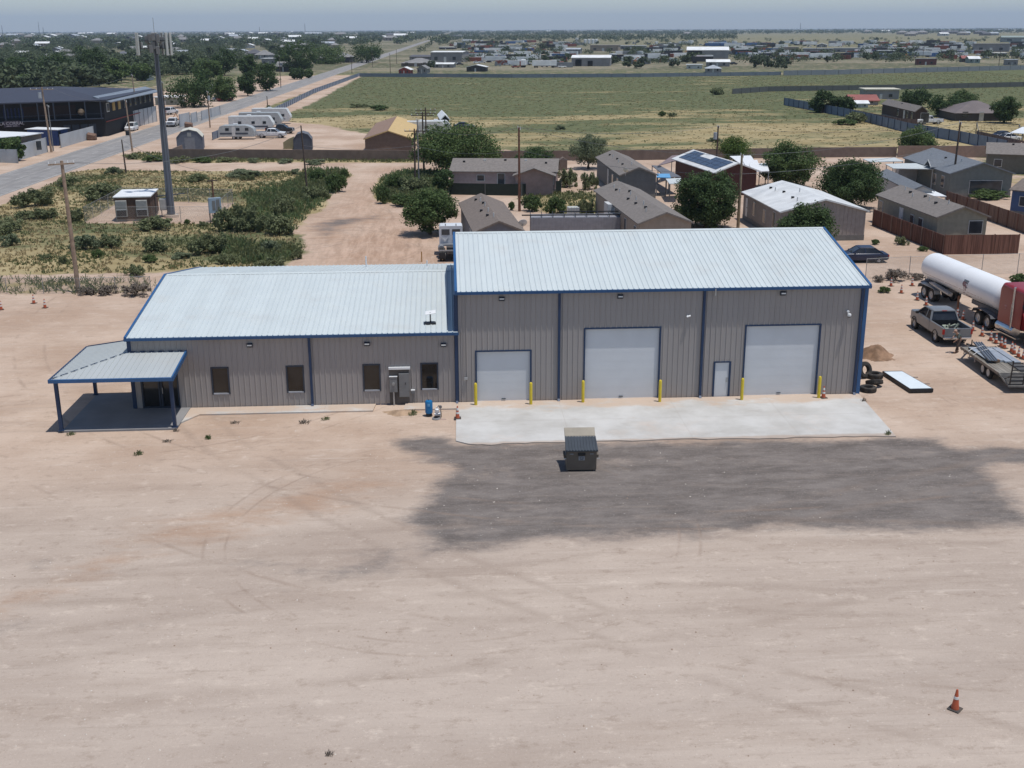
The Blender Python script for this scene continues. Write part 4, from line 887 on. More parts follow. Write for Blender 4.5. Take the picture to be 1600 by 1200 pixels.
# emblem on the near side (red shield with two legs, unreadable text)
def onT(x, z): # point on near flank: y=-sqrt(..)
    dz = z-zc; return (x, -math.sqrt(max(0, (Rt+.008)**2-dz*dz)), z)
def patch(pts, m_, name, par):
    mb = MB(); c0_ = [onT(*p) for p in pts]; c1_ = [(p[0], p[1]+.02, p[2]) for p in c0_]; k = len(pts)
    mb.add(c0_+c1_, [tuple(range(k)), tuple(range(2*k-1, k-1, -1))]+[(i, i+k, (i+1) % k+k, (i+1) % k) for i in range(k)]); return mb.build(name, m_, par)
ex = x1-4.75; M_EMB = mat('faded_red_print', (.22, .10, .11), .6); M_EMG = mat('grey_print', (.17, .19, .21), .6)
E_ = patch([(ex-.33, 2.62), (ex-.40, 2.45), (ex-.33, 2.28), (ex+.22, 2.28), (ex+.30, 2.45), (ex+.22, 2.62)], M_EMB, 'emblem', T)
Rt += .004
patch([(ex-.30, 2.78), (ex-.28, 2.63), (ex+.36, 2.63), (ex+.40, 2.78)], M_EMG, 'emblem_bar', E_)
patch([(ex+.12, 2.2), (ex+.12, 2.60), (ex+.34, 2.60), (ex+.34, 2.2)], M_EMG, 'emblem_bar', E_)
for q in (-.2, .02): patch([(ex+q, 1.98), (ex+q, 2.27), (ex+q+.09, 2.27), (ex+q+.09, 1.98)], M_EMB, 'emblem_leg', E_)
for zz in (2.40, 2.50): patch([(ex-.25, zz), (ex-.25, zz+.025), (ex+.1, zz+.025), (ex+.1, zz)], mat('pale_print', (.5, .45, .45), .6), 'emblem_line', E_)
for k, (a, b) in enumerate(((-.5, -.2), (-.1, .05), (.15, .6), (-.3, .3))): patch([(ex+a, 1.72-.07*k), (ex+a, 1.76-.07*k), (ex+b, 1.76-.07*k), (ex+b, 1.72-.07*k)], M_EMB, 'small_print', T)
Rt -= .004
# red tractor
xt = D_                                                     # rear tandem contact in trailer frame
orgT = org + ux*xt; T = thing('tractor_truck', 'dark red sleeper semi tractor with chrome stacks coupled to the white tank', 'truck', orgT, hd)
M_RED = paint('maroon_truck_paint', (.26, .02, .022), .3)
MB().box(-.6, 7.1, -.42, .42, .72, .98).build('chassis', M_CHG, T)
for s in (-1, 1):
    for x in (0, 1.32): wheel(T, x, s*1.0, .52, .52, .29, M_RIM); wheel(T, x, s*.68, .52, .52, .27, M_RIMD)
    wheel(T, 6.6, s*1.0, .52, .52, .29, M_RIM)
    mb = MB(); pts = [(-.75, .85), (-.5, 1.14), (0.1, 1.24), (1.2, 1.24), (1.85, 1.1), (2.0, .9)]
    for a, b in zip(pts[:-1], pts[1:]): mb.bar((a[0], s*1.0, a[1]), (b[0], s*1.0, b[1]), .55, .03)
    mb.build('fender', M_CHG, T)
    MB().cyl((2.75, s*1.02, .72), (4.9, s*1.02, .72), .33, n=20).build('fuel_tank', M_CHR, T, True)
    MB().cyl((4.55, s*1.22, .9), (4.55, s*1.22, 3.75), .085, n=14).cyl((4.55, s*1.22, 1.5), (4.55, s*1.22, 2.6), .12, n=14).build('exhaust_stack', M_CHR, T, True)
    MB().box(2.7, 5.5, s*1.12-.18, s*1.12+.18, .33, .40).build('step', M_CHR, T)
mb = MB(); mb.rings([sect(2.75, 1.2, 1.0, 3.45, .2), sect(2.95, 1.22, .98, 3.75, .25), sect(5.70, 1.22, .98, 3.7, .25), sect(4.55, 1.2, .98, 3.15, .2), sect(4.65, 1.15, .98, 2.75, .15)]); mb.build('sleeper', M_RED, T, True)
mb = MB(); mb.rings([sect(4.66, 1.1, 1.0, 2.72, .15), sect(5.10, 1.1, 1.0, 2.72, .15), sect(5.65, 1.05, 1.0, 2.0, .12)]); mb.build('cab', M_RED, T, True)
mb = MB(); mb.rings([sect(5.65, 1.0, 1.0, 1.98, .15), sect(6.80, .75, .95, 1.85, .2), sect(7.40, .62, .9, 1.7, .2)]); mb.build('hood', M_RED, T, True)
MB().box(4.9, 5.25, -1.115, 1.115, 1.85, 2.45).build('side_window', glass('car_glass'), T)
MB().hexa([(5.16, -.95, 2.62), (5.66, -.95, 2.02), (5.66, .95, 2.02), (5.16, .95, 2.62), (5.20, -.95, 2.66), (5.70, -.95, 2.06), (5.70, .95, 2.06), (5.20, .95, 2.66)]).build('windshield', glass('car_glass'), T)
MB().box(7.38, 7.5, -.5, .5, .8, 1.65).build('grille', M_CHR, T); MB().box(7.3, 7.6, -1.15, 1.15, .4, .75).build('front_bumper', M_CHR, T, bevel=.05)
patch_ = MB().box(3.5, 3.75, -1.232, -1.221, 2.2, 2.32).box(3.55, 3.7, -1.232, -1.221, 2.05, 2.12); patch_.build('number_print', mat('pink_print', (.42, .2, .2), .5), T)
MB().box(-.3, .9, -.4, .4, 1.0, 1.12).build('fifth_wheel', M_CHG, T)

# flatbed trailer ------------------------------------------------------
a = at(1500.5, 541.5, .82); b = at(1559.5, 582.5, .82); hd = math.atan2(b.y-a.y, b.x-a.x); ux = Vector((math.cos(hd), math.sin(hd), 0)); uy = Vector((-ux.y, ux.x, 0)); Ld = (b-a).length; wd = 2.3
org = Vector((a.x, a.y, 0)); T = thing('flatbed_trailer', 'old flatbed trailer with worn plank deck, dovetail and black ramp, hitched to the pickup', 'trailer', org, hd)
t = NT('weathered_planks'); v = t.obj(); c = t.mix(t.ramp(t.noise(1.2, 6, .7, t.mapv(v, (.4, 5, 1))), .3, .7), (.13, .115, .095), (.27, .245, .205)); c = t.mix(t.ramp(t.noise(.7, 4, .6), .5, .7, 0, .5), c, (.33, .31, .27)); t.col(c); t.prop(Roughness=.9); M_PLK = t.m
mb = MB(); npk = 12
for k in range(npk): y0 = .06+k*(wd-.12)/npk; mb.box(0.05, Ld, y0, y0+(wd-.12)/npk-.015, .77, .81+.006*(k % 3))
mb.build('deck', M_PLK, T)
M_TRF = mat('dark_trailer_steel', (.05, .046, .044), .6, dirt=.35)
MB().box(0, Ld, 0, .06, .68, .84).build('side_rail', mat('worn_side_rail', (.20, .17, .14), .7, var=.3), T); MB().box(0, Ld, wd-.06, wd, .68, .84).build('side_rail', M_TRF, T)
MB().box(.1, Ld, .5, .62, .45, .76).box(.1, Ld, wd-.62, wd-.5, .45, .76).box(0, .06, .061, wd-.061, .6, .82).build('frame', M_TRF, T)
mb = MB(); mb.hexa([(Ld, .03, .70), (Ld+1.5, .03, .38), (Ld+1.5, wd-.03, .38), (Ld, wd-.03, .70), (Ld, .03, .80), (Ld+1.5, .03, .48), (Ld+1.5, wd-.03, .48), (Ld, wd-.03, .80)]); mb.build('dovetail', mat('grey_dovetail', (.16, .155, .145), .8, var=.25, scale=4), T)
for k in range(9): MB().hexa([(Ld+.1+k*.155, .05, .785-k*.033), (Ld+.14+k*.155, .05, .777-k*.033), (Ld+.14+k*.155, wd-.05, .777-k*.033), (Ld+.1+k*.155, wd-.05, .785-k*.033), (Ld+.1+k*.155, .05, .815-k*.033), (Ld+.14+k*.155, .05, .807-k*.033), (Ld+.14+k*.155, wd-.05, .807-k*.033), (Ld+.1+k*.155, wd-.05, .815-k*.033)]).build('cleat', M_TRF, T)
for y in (.12, 1.25):                                           # ladder ramps standing upright
    mb = MB(); xr = Ld+1.42
    for yy2 in (y, y+.78): mb.bar((xr, yy2, .42), (xr+.12, yy2, 2.0), .06, .06)
    for k in range(7): mb.bar((xr+.12*(k+.3)/7, y, .42+1.56*(k+.5)/7), (xr+.12*(k+.3)/7, y+.78, .42+1.56*(k+.5)/7), .05, .05)
    mb.bar((xr-.9, y, .58), (xr+.04, y, 1.05), .04, .04); mb.build('ramp', M_TRF if y > 1 else M_BLACK, T) if y < 1 else mb.M
mb = MB().bar((0, .3, .55), (-1.3, wd/2, .55), .1, .12).bar((0, wd-.3, .55), (-1.3, wd/2, .55), .1, .12).bar((-1.3, wd/2, .55), (-1.75, wd/2, .5), .12, .12).cyl((-1.0, wd/2, .1), (-1.0, wd/2, 1.0), .04, n=10); mb.build('tongue', M_TRF, T)
for x in (Ld*.60, Ld*.60+.86):
    for y in (.16, wd-.16): wheel(T, x, y, .38, .38, .22, mat('white_rim', (.52, .48, .44), .5), n=18)
MB().box(Ld*.6-.5, Ld*.6+1.3, .4, .5, .28, .5).build('axle_beam', M_TRF, T)
for k in range(3): MB().box(Ld*(.12+.15*k), Ld*(.12+.15*k)+.05, -.04, .0, .5, .82).build('stake_pocket', mat('pale_stake', (.35, .28, .24), .7), T)
def onbed(x, y, z=0): return org+ux*x+uy*y+Vector((0, 0, z))
TS = thing('metal_sheets', 'stacked pale galvanised metal sheets and boxes strapped on the flatbed trailer', 'metal sheets', onbed(.55, .3, .82), hd)
M_GALV = mat('bright_galvanised_sheet', (.46, .50, .54), .35, .4, .08); M_DGALV = mat('dark_steel_channel', (.17, .19, .22), .4, .4)
ys = [0, .5, .98, 1.45, 1.9]
for k in range(4):
    MB().box(.0+.06*k, 2.9+.2*k if k else 2.7, ys[k], ys[k+1]-.04, 0, .12+.02*(k % 2)).build('sheet_bundle', M_GALV, TS, bevel=.01)
    MB().box(.02+.06*k, 2.8, ys[k]-.012, ys[k]-.002, 0, .10).build('edge', M_BLACK, TS)
TB = thing('steel_channel', 'long dark ribbed steel channel lying diagonally on the metal sheets', 'steel channel', onbed(-.3, 1.2, .98), hd-.17)
MB().box(0, 4.3, -.26, .26, 0, .05).build('web', M_DGALV, TB)
for y in (-.26, -.09, .07, .22): MB().box(0, 4.3, y, y+.05, .051, .10).build('flange', M_DGALV, TB)
for k, x in enumerate((.95, 1.75)):
    mb = MB(); pts = [onbed(x+.25, 0, .8), onbed(x+.1, .35, .98), onbed(x-.1, 1.1, 1.11), onbed(x-.2, 1.5, 1.02), onbed(x-.35, 2.25, .84)]
    for a_, b_ in zip(pts[:-1], pts[1:]): mb.bar(a_, b_, .05, .01)
    o = mb.build('ratchet_strap', mat('white_webbing', (.62, .6, .56), .7), None); tag(o, ['white ratchet strap over the front end of the metal sheets', 'white ratchet strap over the middle of the metal sheets'][k], 'strap', 'straps over the trailer load')
o = MB().at(onbed(3.55, .75, .86), hd+.3).box(-.25, .25, -.2, .2, 0, .14).build('wood_block', mat('brown_timber', (.2, .12, .07), .8), None); tag(o, 'brown timber block on the deck behind the metal sheets', 'timber block')
o = MB().at(onbed(4.2, 1.7, .83), hd).box(-2.0, 1.6, -.28, .38, 0, .05).build('dark_mat', mat('dark_rubber_mat', (.07, .07, .07), .8), None); tag(o, 'dark rubber mat lying along the far side of the trailer deck', 'mat')
# ================================================================ PERSON
def skin(name, verts, edges, radii, m_, par, root=0, sub=1):
    me = bpy.data.meshes.new(name); me.from_pydata(verts, edges, []); me.materials.append(m_)
    o = bpy.data.objects.new(name, me); COL.objects.link(o); o.parent = par
    md = o.modifiers.new('skin', 'SKIN'); md.use_smooth_shade = True
    if not me.skin_vertices: me.skin_vertices.new(name='')
    for i, r in enumerate(radii):
        sv = me.skin_vertices[0].data[i]; r = r if isinstance(r, tuple) else (r, r); sv.radius = r; sv.use_root = (i == root)
    s = o.modifiers.new('sub', 'SUBSURF'); s.levels = s.render_levels = sub; return o
p = at(1491, 551.3); T = thing('person', 'person in grey-green shirt and brown trousers bending forward beside the front of the flatbed trailer', 'person', p, 0)
M_SKIN = mat('skin_tone', (.38, .21, .14), .55); M_SHIRT = mat('grey_green_shirt', (.085, .10, .09), .85, var=.15, scale=8); M_TROU = mat('brown_trousers', (.075, .055, .045), .85, var=.15, scale=8); M_BOOT = mat('brown_boots', (.10, .05, .03), .7)
J = dict(pel=(.27, .02, .86), bel=(.25, .0, 1.02), che=(.16, -.02, 1.24), nek=(.03, -.03, 1.36), hea=(-.07, -.05, 1.43),
         hl=(.26, -.09, .84), kl=(.10, -.16, .48), al=(.02, -.12, .09), fl=(-.17, -.14, .05), hr=(.28, .12, .84), kr=(.20, .10, .46), ar=(.26, .06, .09), fr=(.08, .03, .05),
         sl=(.13, -.18, 1.25), el=(.02, -.26, 1.0), wl=(-.14, -.20, .84), sr=(.15, .15, 1.26), er=(-.05, .2, 1.08), wr=(-.22, .10, .98))
V = []; Ed = []; Rd = []; ix = {}
def jv(k, pt, r): ix[k] = len(V); V.append(pt); Rd.append(r)
for k, r in (('pel', .13), ('bel', .12), ('che', .15), ('nek', .055), ('hl', .085), ('kl', .055), ('al', .038), ('fl', .035), ('hr', .085), ('kr', .055), ('ar', .038), ('fr', .035), ('sl', .06), ('el', .04), ('wl', .026), ('sr', .06), ('er', .04), ('wr', .026)): jv(k, J[k], r)
jv('hd0', (-.01, -.035, 1.40), .06); jv('hd1', (-.08, -.05, 1.46), .10); jv('hd2', (-.13, -.06, 1.52), .085); jv('chin', (-.15, -.07, 1.42), .05)
for a, b in (('pel', 'bel'), ('bel', 'che'), ('che', 'nek'), ('pel', 'hl'), ('hl', 'kl'), ('kl', 'al'), ('al', 'fl'), ('pel', 'hr'), ('hr', 'kr'), ('kr', 'ar'), ('ar', 'fr'), ('che', 'sl'), ('sl', 'el'), ('el', 'wl'), ('che', 'sr'), ('sr', 'er'), ('er', 'wr'), ('nek', 'hd0'), ('hd0', 'hd1'), ('hd1', 'hd2'), ('hd1', 'chin')): Ed.append((ix[a], ix[b]))
for w_, s in (('wl', -1), ('wr', 1)):
    q = Vector(J[w_]); d = Vector((-.75, .1, -.6)).normalized(); side = Vector((0, 1, 0)); jv('p'+w_, tuple(q+d*.05), .032); Ed.append((ix[w_], ix['p'+w_]))
    for f in range(4):
        a = q+d*.09+side*(.03-.02*f); b = a+(d+Vector((0, 0, -.5))).normalized()*(.05-.006*abs(f-1)); jv(f'a{w_}{f}', tuple(a), .010); jv(f'b{w_}{f}', tuple(b), .008); Ed.append((ix['p'+w_], ix[f'a{w_}{f}'])); Ed.append((ix[f'a{w_}{f}'], ix[f'b{w_}{f}']))
    a = q+d*.05+side*.05*(-s); b = a+d*.03; jv(f't{w_}', tuple(a), .011); jv(f'u{w_}', tuple(b), .009); Ed.append((ix['p'+w_], ix[f't{w_}'])); Ed.append((ix[f't{w_}'], ix[f'u{w_}']))
skin('body', V, Ed, Rd, M_SKIN, T, ix['pel'], 2)
q = ['bel', 'che', 'nek', 'sl', 'el', 'sr', 'er']; sv = [J[k] for k in q]; sv[2] = (.07, -.03, 1.33); sv[0] = (.27, .0, .93)
skin('shirt', sv+[(.03, -.255, 1.02), (-.04, .198, 1.09)], [(0, 1), (1, 2), (1, 3), (3, 7), (1, 5), (5, 8)]+[], [.15, .175, .08, .085, .06, .085, .06, .062, .062], M_SHIRT, T, 0, 2) if False else None
skin('shirt', [sv[0], sv[1], sv[2], sv[3], (.03, -.255, 1.02), sv[5], (-.03, .195, 1.10)], [(0, 1), (1, 2), (1, 3), (3, 4), (1, 5), (5, 6)], [.15, .175, .075, .085, .062, .085, .062], M_SHIRT, T, 0, 2)
skin('trousers', [J['pel'], (.26, .01, .97), J['hl'], J['kl'], (.03, -.125, .13), J['hr'], J['kr'], (.255, .063, .13)], [(0, 1), (0, 2), (2, 3), (3, 4), (0, 5), (5, 6), (6, 7)], [.15, .145, .105, .08, .068, .105, .08, .068], M_TROU, T, 0, 2)
for a, f in (('al', 'fl'), ('ar', 'fr')): skin('boot', [(J[a][0], J[a][1], .12), (J[a][0]+.03, J[a][1], .055), (J[f][0], J[f][1], .045)], [(0, 1), (1, 2)], [.058, .058, .05], M_BOOT, T, 0, 2)
hc = Vector((-.09, -.05, 1.49))
mb = MB().at(hc, 0, 0, -.5); mb.lathe([(.105, .0), (.112, .03), (.1, .08), (.06, .115), (0, .125)], 16); mb.hexa([(-.19, -.06, .0), (-.08, -.09, .01), (-.08, .09, .01), (-.19, .06, .0), (-.19, -.06, .012), (-.08, -.09, .022), (-.08, .09, .022), (-.19, .06, .012)]); mb.build('cap', mat('tan_cap', (.42, .27, .20), .8), T, True)
mb = MB(); 
for y in (-.035, .035): mb.at(hc+Vector((-.10, y-.01, -.03))); mb.lathe([(.0, -.01), (.011, 0), (0, .01)], 8)
mb.M = None; mb.build('eyes', M_BLACK, T)
MB().at(hc+Vector((-.11, -.01, -.06)), 0, 0, .3).hexa([(-.02, -.012, -.02), (.02, -.012, -.02), (.02, .012, -.02), (-.02, .012, -.02), (0, -.006, .025), (.02, -.006, .025), (.02, .006, .025), (0, .006, .025)]).build('nose', M_SKIN, T)
for y in (-.105, .085): MB().at(hc+Vector((0.01, y, -.03))).lathe([(0, -.03), (.018, -.01), (.02, .015), (0, .03)], 8).build('ear', M_SKIN, T)

# ================================================================ VEGETATION
def leafmat(name, a, b, tr=.33, dry=None):
    t = NT(name); rnd = t.n.new('ShaderNodeNewGeometry').outputs['Random Per Island']
    oi = t.n.new('ShaderNodeObjectInfo').outputs['Random']
    c = t.mix(rnd, a, b); n = t.ramp(t.noise(.9, 3, .6), .35, .65); c = t.mix(t.math('MULTIPLY', n, .6), c, tuple((x+y)/2*1.25 for x, y in zip(a, b)))
    c = t.mix(t.math('MULTIPLY', oi, .35), c, tuple(x*.75 for x in a))
    if dry: c = t.mix(t.ramp(t.noise(.35, 5, .65, t.mapv(t.P(), loc=(4, 8, 1))), .48, .6), c, dry)
    t.col(c); t.prop(Roughness=.7); t.b.inputs['Specular IOR Level'].default_value = .2
    tn = t.n.new('ShaderNodeBsdfTranslucent'); t.set(tn.inputs['Color'], c); ms = t.n.new('ShaderNodeMixShader'); ms.inputs[0].default_value = tr
    t.t.links.new(t.b.outputs[0], ms.inputs[1]); t.t.links.new(tn.outputs[0], ms.inputs[2]); t.t.links.new(ms.outputs[0], t.o.inputs['Surface']); return t.m
L_DARK = leafmat('dark_green_leaves', (0.035, 0.065, 0.025), (0.100, 0.147, 0.053))
L_MID = leafmat('mid_green_leaves', (0.054, 0.090, 0.031), (0.144, 0.198, 0.070))
L_LIGHT = leafmat('light_green_leaves', (.06, .10, .02), (.14, .21, .05))
L_GREY = leafmat('grey_green_leaves', (0.121, 0.149, 0.083), (0.242, 0.275, 0.165))
L_SAGE = leafmat('mesquite_leaves', (0.113, 0.135, 0.065), (0.248, 0.270, 0.140))
L_DRY = leafmat('dry_twigs', (.12, .10, .08), (.27, .23, .19), .1)
L_FAR = leafmat('far_leaves', (.042, .060, .034), (.120, .150, .078), .2)
M_BARK = mat('bark', (.12, .09, .065), .9, var=.25, scale=5, bump=.4)
def leaf_quads(rs, C, Rc, n, size, flat=1.0, droop=0.0):
    """n quads round each clump centre C (k,3) with radii Rc"""
    k = len(C); c = np.repeat(C, n, 0); r = np.repeat(Rc, n)
    d = rs.randn(k*n, 3); d /= np.linalg.norm(d, axis=1, keepdims=True)+1e-9
    rad = r*rs.rand(k*n)**.45; p = c+d*rad[:, None]*np.array([1, 1, flat])
    nr = d+rs.randn(k*n, 3)*.7; nr[:, 2] += .35; nr /= np.linalg.norm(nr, axis=1, keepdims=True)+1e-9
    a = np.cross(nr, rs.randn(k*n, 3)); a /= np.linalg.norm(a, axis=1, keepdims=True)+1e-9
    if droop: a[:, 2] -= droop; a /= np.linalg.norm(a, axis=1, keepdims=True)+1e-9
    b = np.cross(nr, a); s = size*(.6+.8*rs.rand(k*n))[:, None]
    V = np.stack([p-a*s*.5, p-b*s*.32+a*s*.1, p+a*s*.6, p+b*s*.32+a*s*.05], 1).reshape(-1, 3)
    return V
def crown_pts(rs, rx, ry, rz, zc, n, low=.25):
    P = []
    while len(P) < n:
        v = rs.randn(3); v /= np.linalg.norm(v); r = (.55+.45*rs.rand()**.5)*(1 if rs.rand() < .75 else rs.rand()); q = v*r
        if q[2] < -low*1.6: continue
        P.append((q[0]*rx, q[1]*ry, zc+q[2]*rz))
    return np.array(P)
def quads_of(V): return np.arange(len(V)).reshape(-1, 4)
def trunk_mb(rs, h, r, C, nl=7, n=7):
    mb = MB(); top = Vector((rs.randn()*.1*h*.3, rs.randn()*.1*h*.3, h)); mid = top*.5+Vector((rs.randn()*.08, rs.randn()*.08, 0)); mb.cyl((0, 0, -.05), mid, r*1.25, r*.9, n); mb.cyl(mid, top, r*.9, r*.7, n)
    for i in range(nl):
        c = C[rs.randint(len(C))]; e = Vector(c)*.9; m_ = top.lerp(e, .5)+Vector((0, 0, .15*h*.3)); mb.cyl(top*.98, m_, r*.5, r*.3, 5); mb.cyl(m_, e, r*.3, r*.1, 5)
    return mb
def tree(name, label, loc, R, H, leafm, seed, nc=60, nl=70, ls=.28, trunk=None, cat='tree', group=None, asp=1.0, cl=.34, base=None, droop=0, low=.62):
    nl = int(nl*1.9); ls *= .72; rs = np.random.RandomState(seed); T = thing(name, label, cat, loc, rs.rand()*6.28 if asp == 1 else 0, group)
    hb = base if base is not None else H*.22; rz = (H-hb)/2*1.05; zc = hb+rz*.9
    C = crown_pts(rs, R*.84, R*.84*asp, rz*.84, zc, nc, low); Rc = R*cl*(.45+.85*rs.rand(nc)); C = C+rs.randn(nc, 3)*R*.07
    V = leaf_quads(rs, C, Rc, nl, ls, .8, droop); V[:, 2] = np.maximum(V[:, 2], .05)
    me = np_mesh('crown', V, quads_of(V), leafm); o = bpy.data.objects.new('crown', me); COL.objects.link(o); o.parent = T
    trunk_mb(rs, max(hb, .3)*1.1, trunk or .05*R+.06, C).build('trunk', M_BARK, T, True); return T
def tpx(name, label, pxl, pxr, ytop, ybase, leafm, seed, group=None, **k):
    """tree whose crown spans pxl..pxr, top row ytop and foot row ybase in the photo"""
    b = at((pxl+pxr)/2, ybase); s = pscale(b); R = (pxr-pxl)/2/s; H = hat(b, ytop); b.z = 0
    return tree(name, label, b, R, H, leafm, seed, group=group, **k)
# near / mid trees
tpx('broadleaf_tree', 'round dark tree on bare sand behind the white cab-over truck', 628, 716, 297, 366, L_MID, 1, nc=80, nl=95, ls=.30, base=.9)
tpx('mesquite_tree', 'wide light green mesquite tree behind the pink house, by the brown wall', 640, 792, 193, 272, L_MID, 2, nc=130, nl=90, ls=.42, asp=.7, base=.5, cl=.28)
tpx('slender_tree', 'small dark tree hanging over the left end of the pink house', 676, 712, 264, 305, L_DARK, 3, nc=45, nl=70, ls=.28, base=.8)
tpx('dark_tree', 'dark tree behind the roof of the pink house', 800, 866, 231, 272, L_DARK, 4, nc=60, nl=80, ls=.34, base=.6)
tpx('willow_tree', 'pale willow-like tree left of the grey gabled mobile home', 889, 950, 208, 264, L_GREY, 5, nc=70, nl=90, ls=.32, droop=.9, base=.6)
tpx('dense_tree', 'large dense dome-shaped dark tree between the tan home and the bare utility pole', 1049, 1153, 264, 356, L_DARK, 6, nc=130, nl=110, ls=.30, base=.35, cl=.30)
tpx('bright_bush_tree', 'bright lime green bush tree behind the solar-panelled roof', 1118, 1176, 210, 254, L_LIGHT, 7, nc=60, nl=80, ls=.30, base=.2)
tpx('bushy_tree', 'tall bushy olive tree right of the brown house with solar roof', 1190, 1275, 222, 292, L_MID, 8, nc=100, nl=100, ls=.34, base=.4)
tpx('dense_tree', 'large dark round tree between the white-roofed home and the grey home', 1277, 1377, 248, 326, L_DARK, 9, nc=120, nl=110, ls=.30, base=.3, cl=.30)
tpx('dense_bush', 'dark bush in front of the corrugated gable of the white-roofed home', 1212, 1305, 318, 392, L_DARK, 10, nc=90, nl=100, ls=.26, base=.2, asp=.5)
tpx('round_tree', 'solitary round tree in front of the blue metal fence', 1400, 1461, 200, 242, L_MID, 11, nc=75, nl=80, ls=.36, base=.4)
TG2 = 'trees around the brown homes beyond the blue fence'
for k, (a, b, c_, d_, lm, lb) in enumerate(((1264, 1306, 143, 176, L_DARK, 'dark tree at the left end of the group by the red-roofed shed'), (1300, 1336, 150, 177, L_DARK, 'dark tree beside the red roof'), (1406, 1458, 141, 168, L_DARK, 'dark tree behind the left end of the brown trailer home'), (1450, 1508, 148, 182, L_DARK, 'wide dark tree behind the white pickup'),
    (1484, 1530, 142, 165, L_MID, 'green tree behind the hip-roofed brown house'), (1546, 1594, 147, 192, L_DARK, 'large dark tree at the right end of the hip-roofed house'), (1318, 1352, 178, 192, L_SAGE, 'low bush against the blue fence'), (1110, 1130, 138, 148, L_SAGE, 'bush at the dark fence corner'))):
    tpx('yard_tree', lb, a, b, c_, d_, lm, 20+k, group=TG2, nc=50, nl=50, ls=.6, base=.4)
# left of the road, near
LG = 'trees along the far side of the paved road'
NL = [(262, 345, 110, 167, L_DARK, 'dark tree behind the white gable by the monopole'), (330, 372, 118, 158, L_MID, 'grey-green tree near the parked red car'), (372, 402, 112, 150, L_DARK, 'dark tree over the left verge of the road'), (395, 438, 95, 142, L_DARK, 'tall dark tree on the verge right of the red car'), (438, 500, 60, 112, L_DARK, 'very large dark round tree left of the grey roofs'), (480, 545, 70, 100, L_MID, 'broad tree behind the long grey roofs'),
      (545, 600, 66, 98, L_DARK, 'dark tree line beside the road bend'), (452, 476, 106, 124, L_DARK, 'small round tree in front of the grey flat roof'), (474, 490, 108, 122, L_MID, 'small tree by the road in front of the white shed'), (5, 40, 212, 252, L_MID, 'leafy tree in front of the green wall'),
      (0, 60, 88, 124, L_DARK, 'dark tree mass at the left edge above the black building'), (60, 120, 84, 126, L_DARK, 'dark tree behind the middle of the black building'), (118, 172, 74, 126, L_DARK, 'tall dark tree behind the black roof'), (160, 205, 92, 130, L_MID, 'tree left of the hipped grey roof'), (90, 150, 104, 135, L_MID, 'light tree just over the black roof'),
      (205, 240, 100, 126, L_MID, 'pale tree left of the antenna tower'), (300, 350, 92, 128, L_MID, 'pale tree behind the white flat roofs'), (330, 372, 74, 118, L_DARK, 'dark tree behind the long white roof'), (374, 404, 84, 122, L_DARK, 'dark tree left of the hip-roofed houses'), (430, 456, 84, 108, L_DARK, 'dark tree behind the hip-roofed houses'), (280, 310, 88, 116, L_DARK, 'dark tree right of the antenna tower'), (20, 58, 118, 140, L_MID, 'bush tree beside the black building terrace')]
for k, (a, b, c_, d_, lm, lb) in enumerate(NL):
    tpx('street_tree', lb, a, b, c_, d_, lm, 60+k, group=LG, nc=60, nl=46, ls=.75 if d_ > 140 else 1.1, base=.5, cl=.36)

# shrubs ---------------------------------------------------------------
def shrub_proto(seed, leafm, nc, nl, ls, hz=.55, twig=True, name='mesquite_shrub'):
    rs = np.random.RandomState(seed); T = thing(name, 'shrub', 'shrub')
    C = crown_pts(rs, .8, .8, hz, hz*.6, nc, .1)+rs.randn(nc, 3)*np.array([.16, .16, .08]); C[:, 2] = np.maximum(C[:, 2], .08); V = leaf_quads(rs, C, .26*(.35+1.1*rs.rand(nc)), int(nl*1.7), ls*.72, .8); V[:, 2] = np.maximum(V[:, 2], .01)
    me = np_mesh('foliage', V, quads_of(V), leafm); o = bpy.data.objects.new('foliage', me); COL.objects.link(o); o.parent = T
    mb = MB()
    for i in range(7): c = C[rs.randint(nc)]; mb.cyl((0, 0, -.03), (c[0]*.5, c[1]*.5, c[2]*.7), .02, .012, 5); mb.cyl((c[0]*.5, c[1]*.5, c[2]*.7), tuple(c), .012, .005, 4)
    mb.build('stems', M_BARK, T); return T
SP = [shrub_proto(100+i, [L_SAGE, L_GREY, L_SAGE, L_MID][i], 34, 60, .17) for i in range(4)]
SPD = shrub_proto(110, L_DRY, 34, 50, .16, .6, name='tumbleweed')
SPU = {}
def put_shrub(pxl, pxr, ytop, ybase, kind, label, group):
    P_ = SPD if kind == 4 else SP[kind]
    b = at((pxl+pxr)/2, ybase); s = pscale(b); R = (pxr-pxl)/2/s; H = hat(b, ytop); b.z = 0
    if id(P_) not in SPU: SPU[id(P_)] = 1; P_.location = b; P_.rotation_euler = (0, 0, random.random()*6); P_.scale = (R, R*.8, max(.3, H/1.15)); tag(P_, label, 'shrub', group); return P_
    r = dup(P_, b, random.random()*6, label, group, (R, R*.8, max(.3, H/1.15))); return r
G1 = 'mesquite shrubs in the weedy lot left of the sand track'
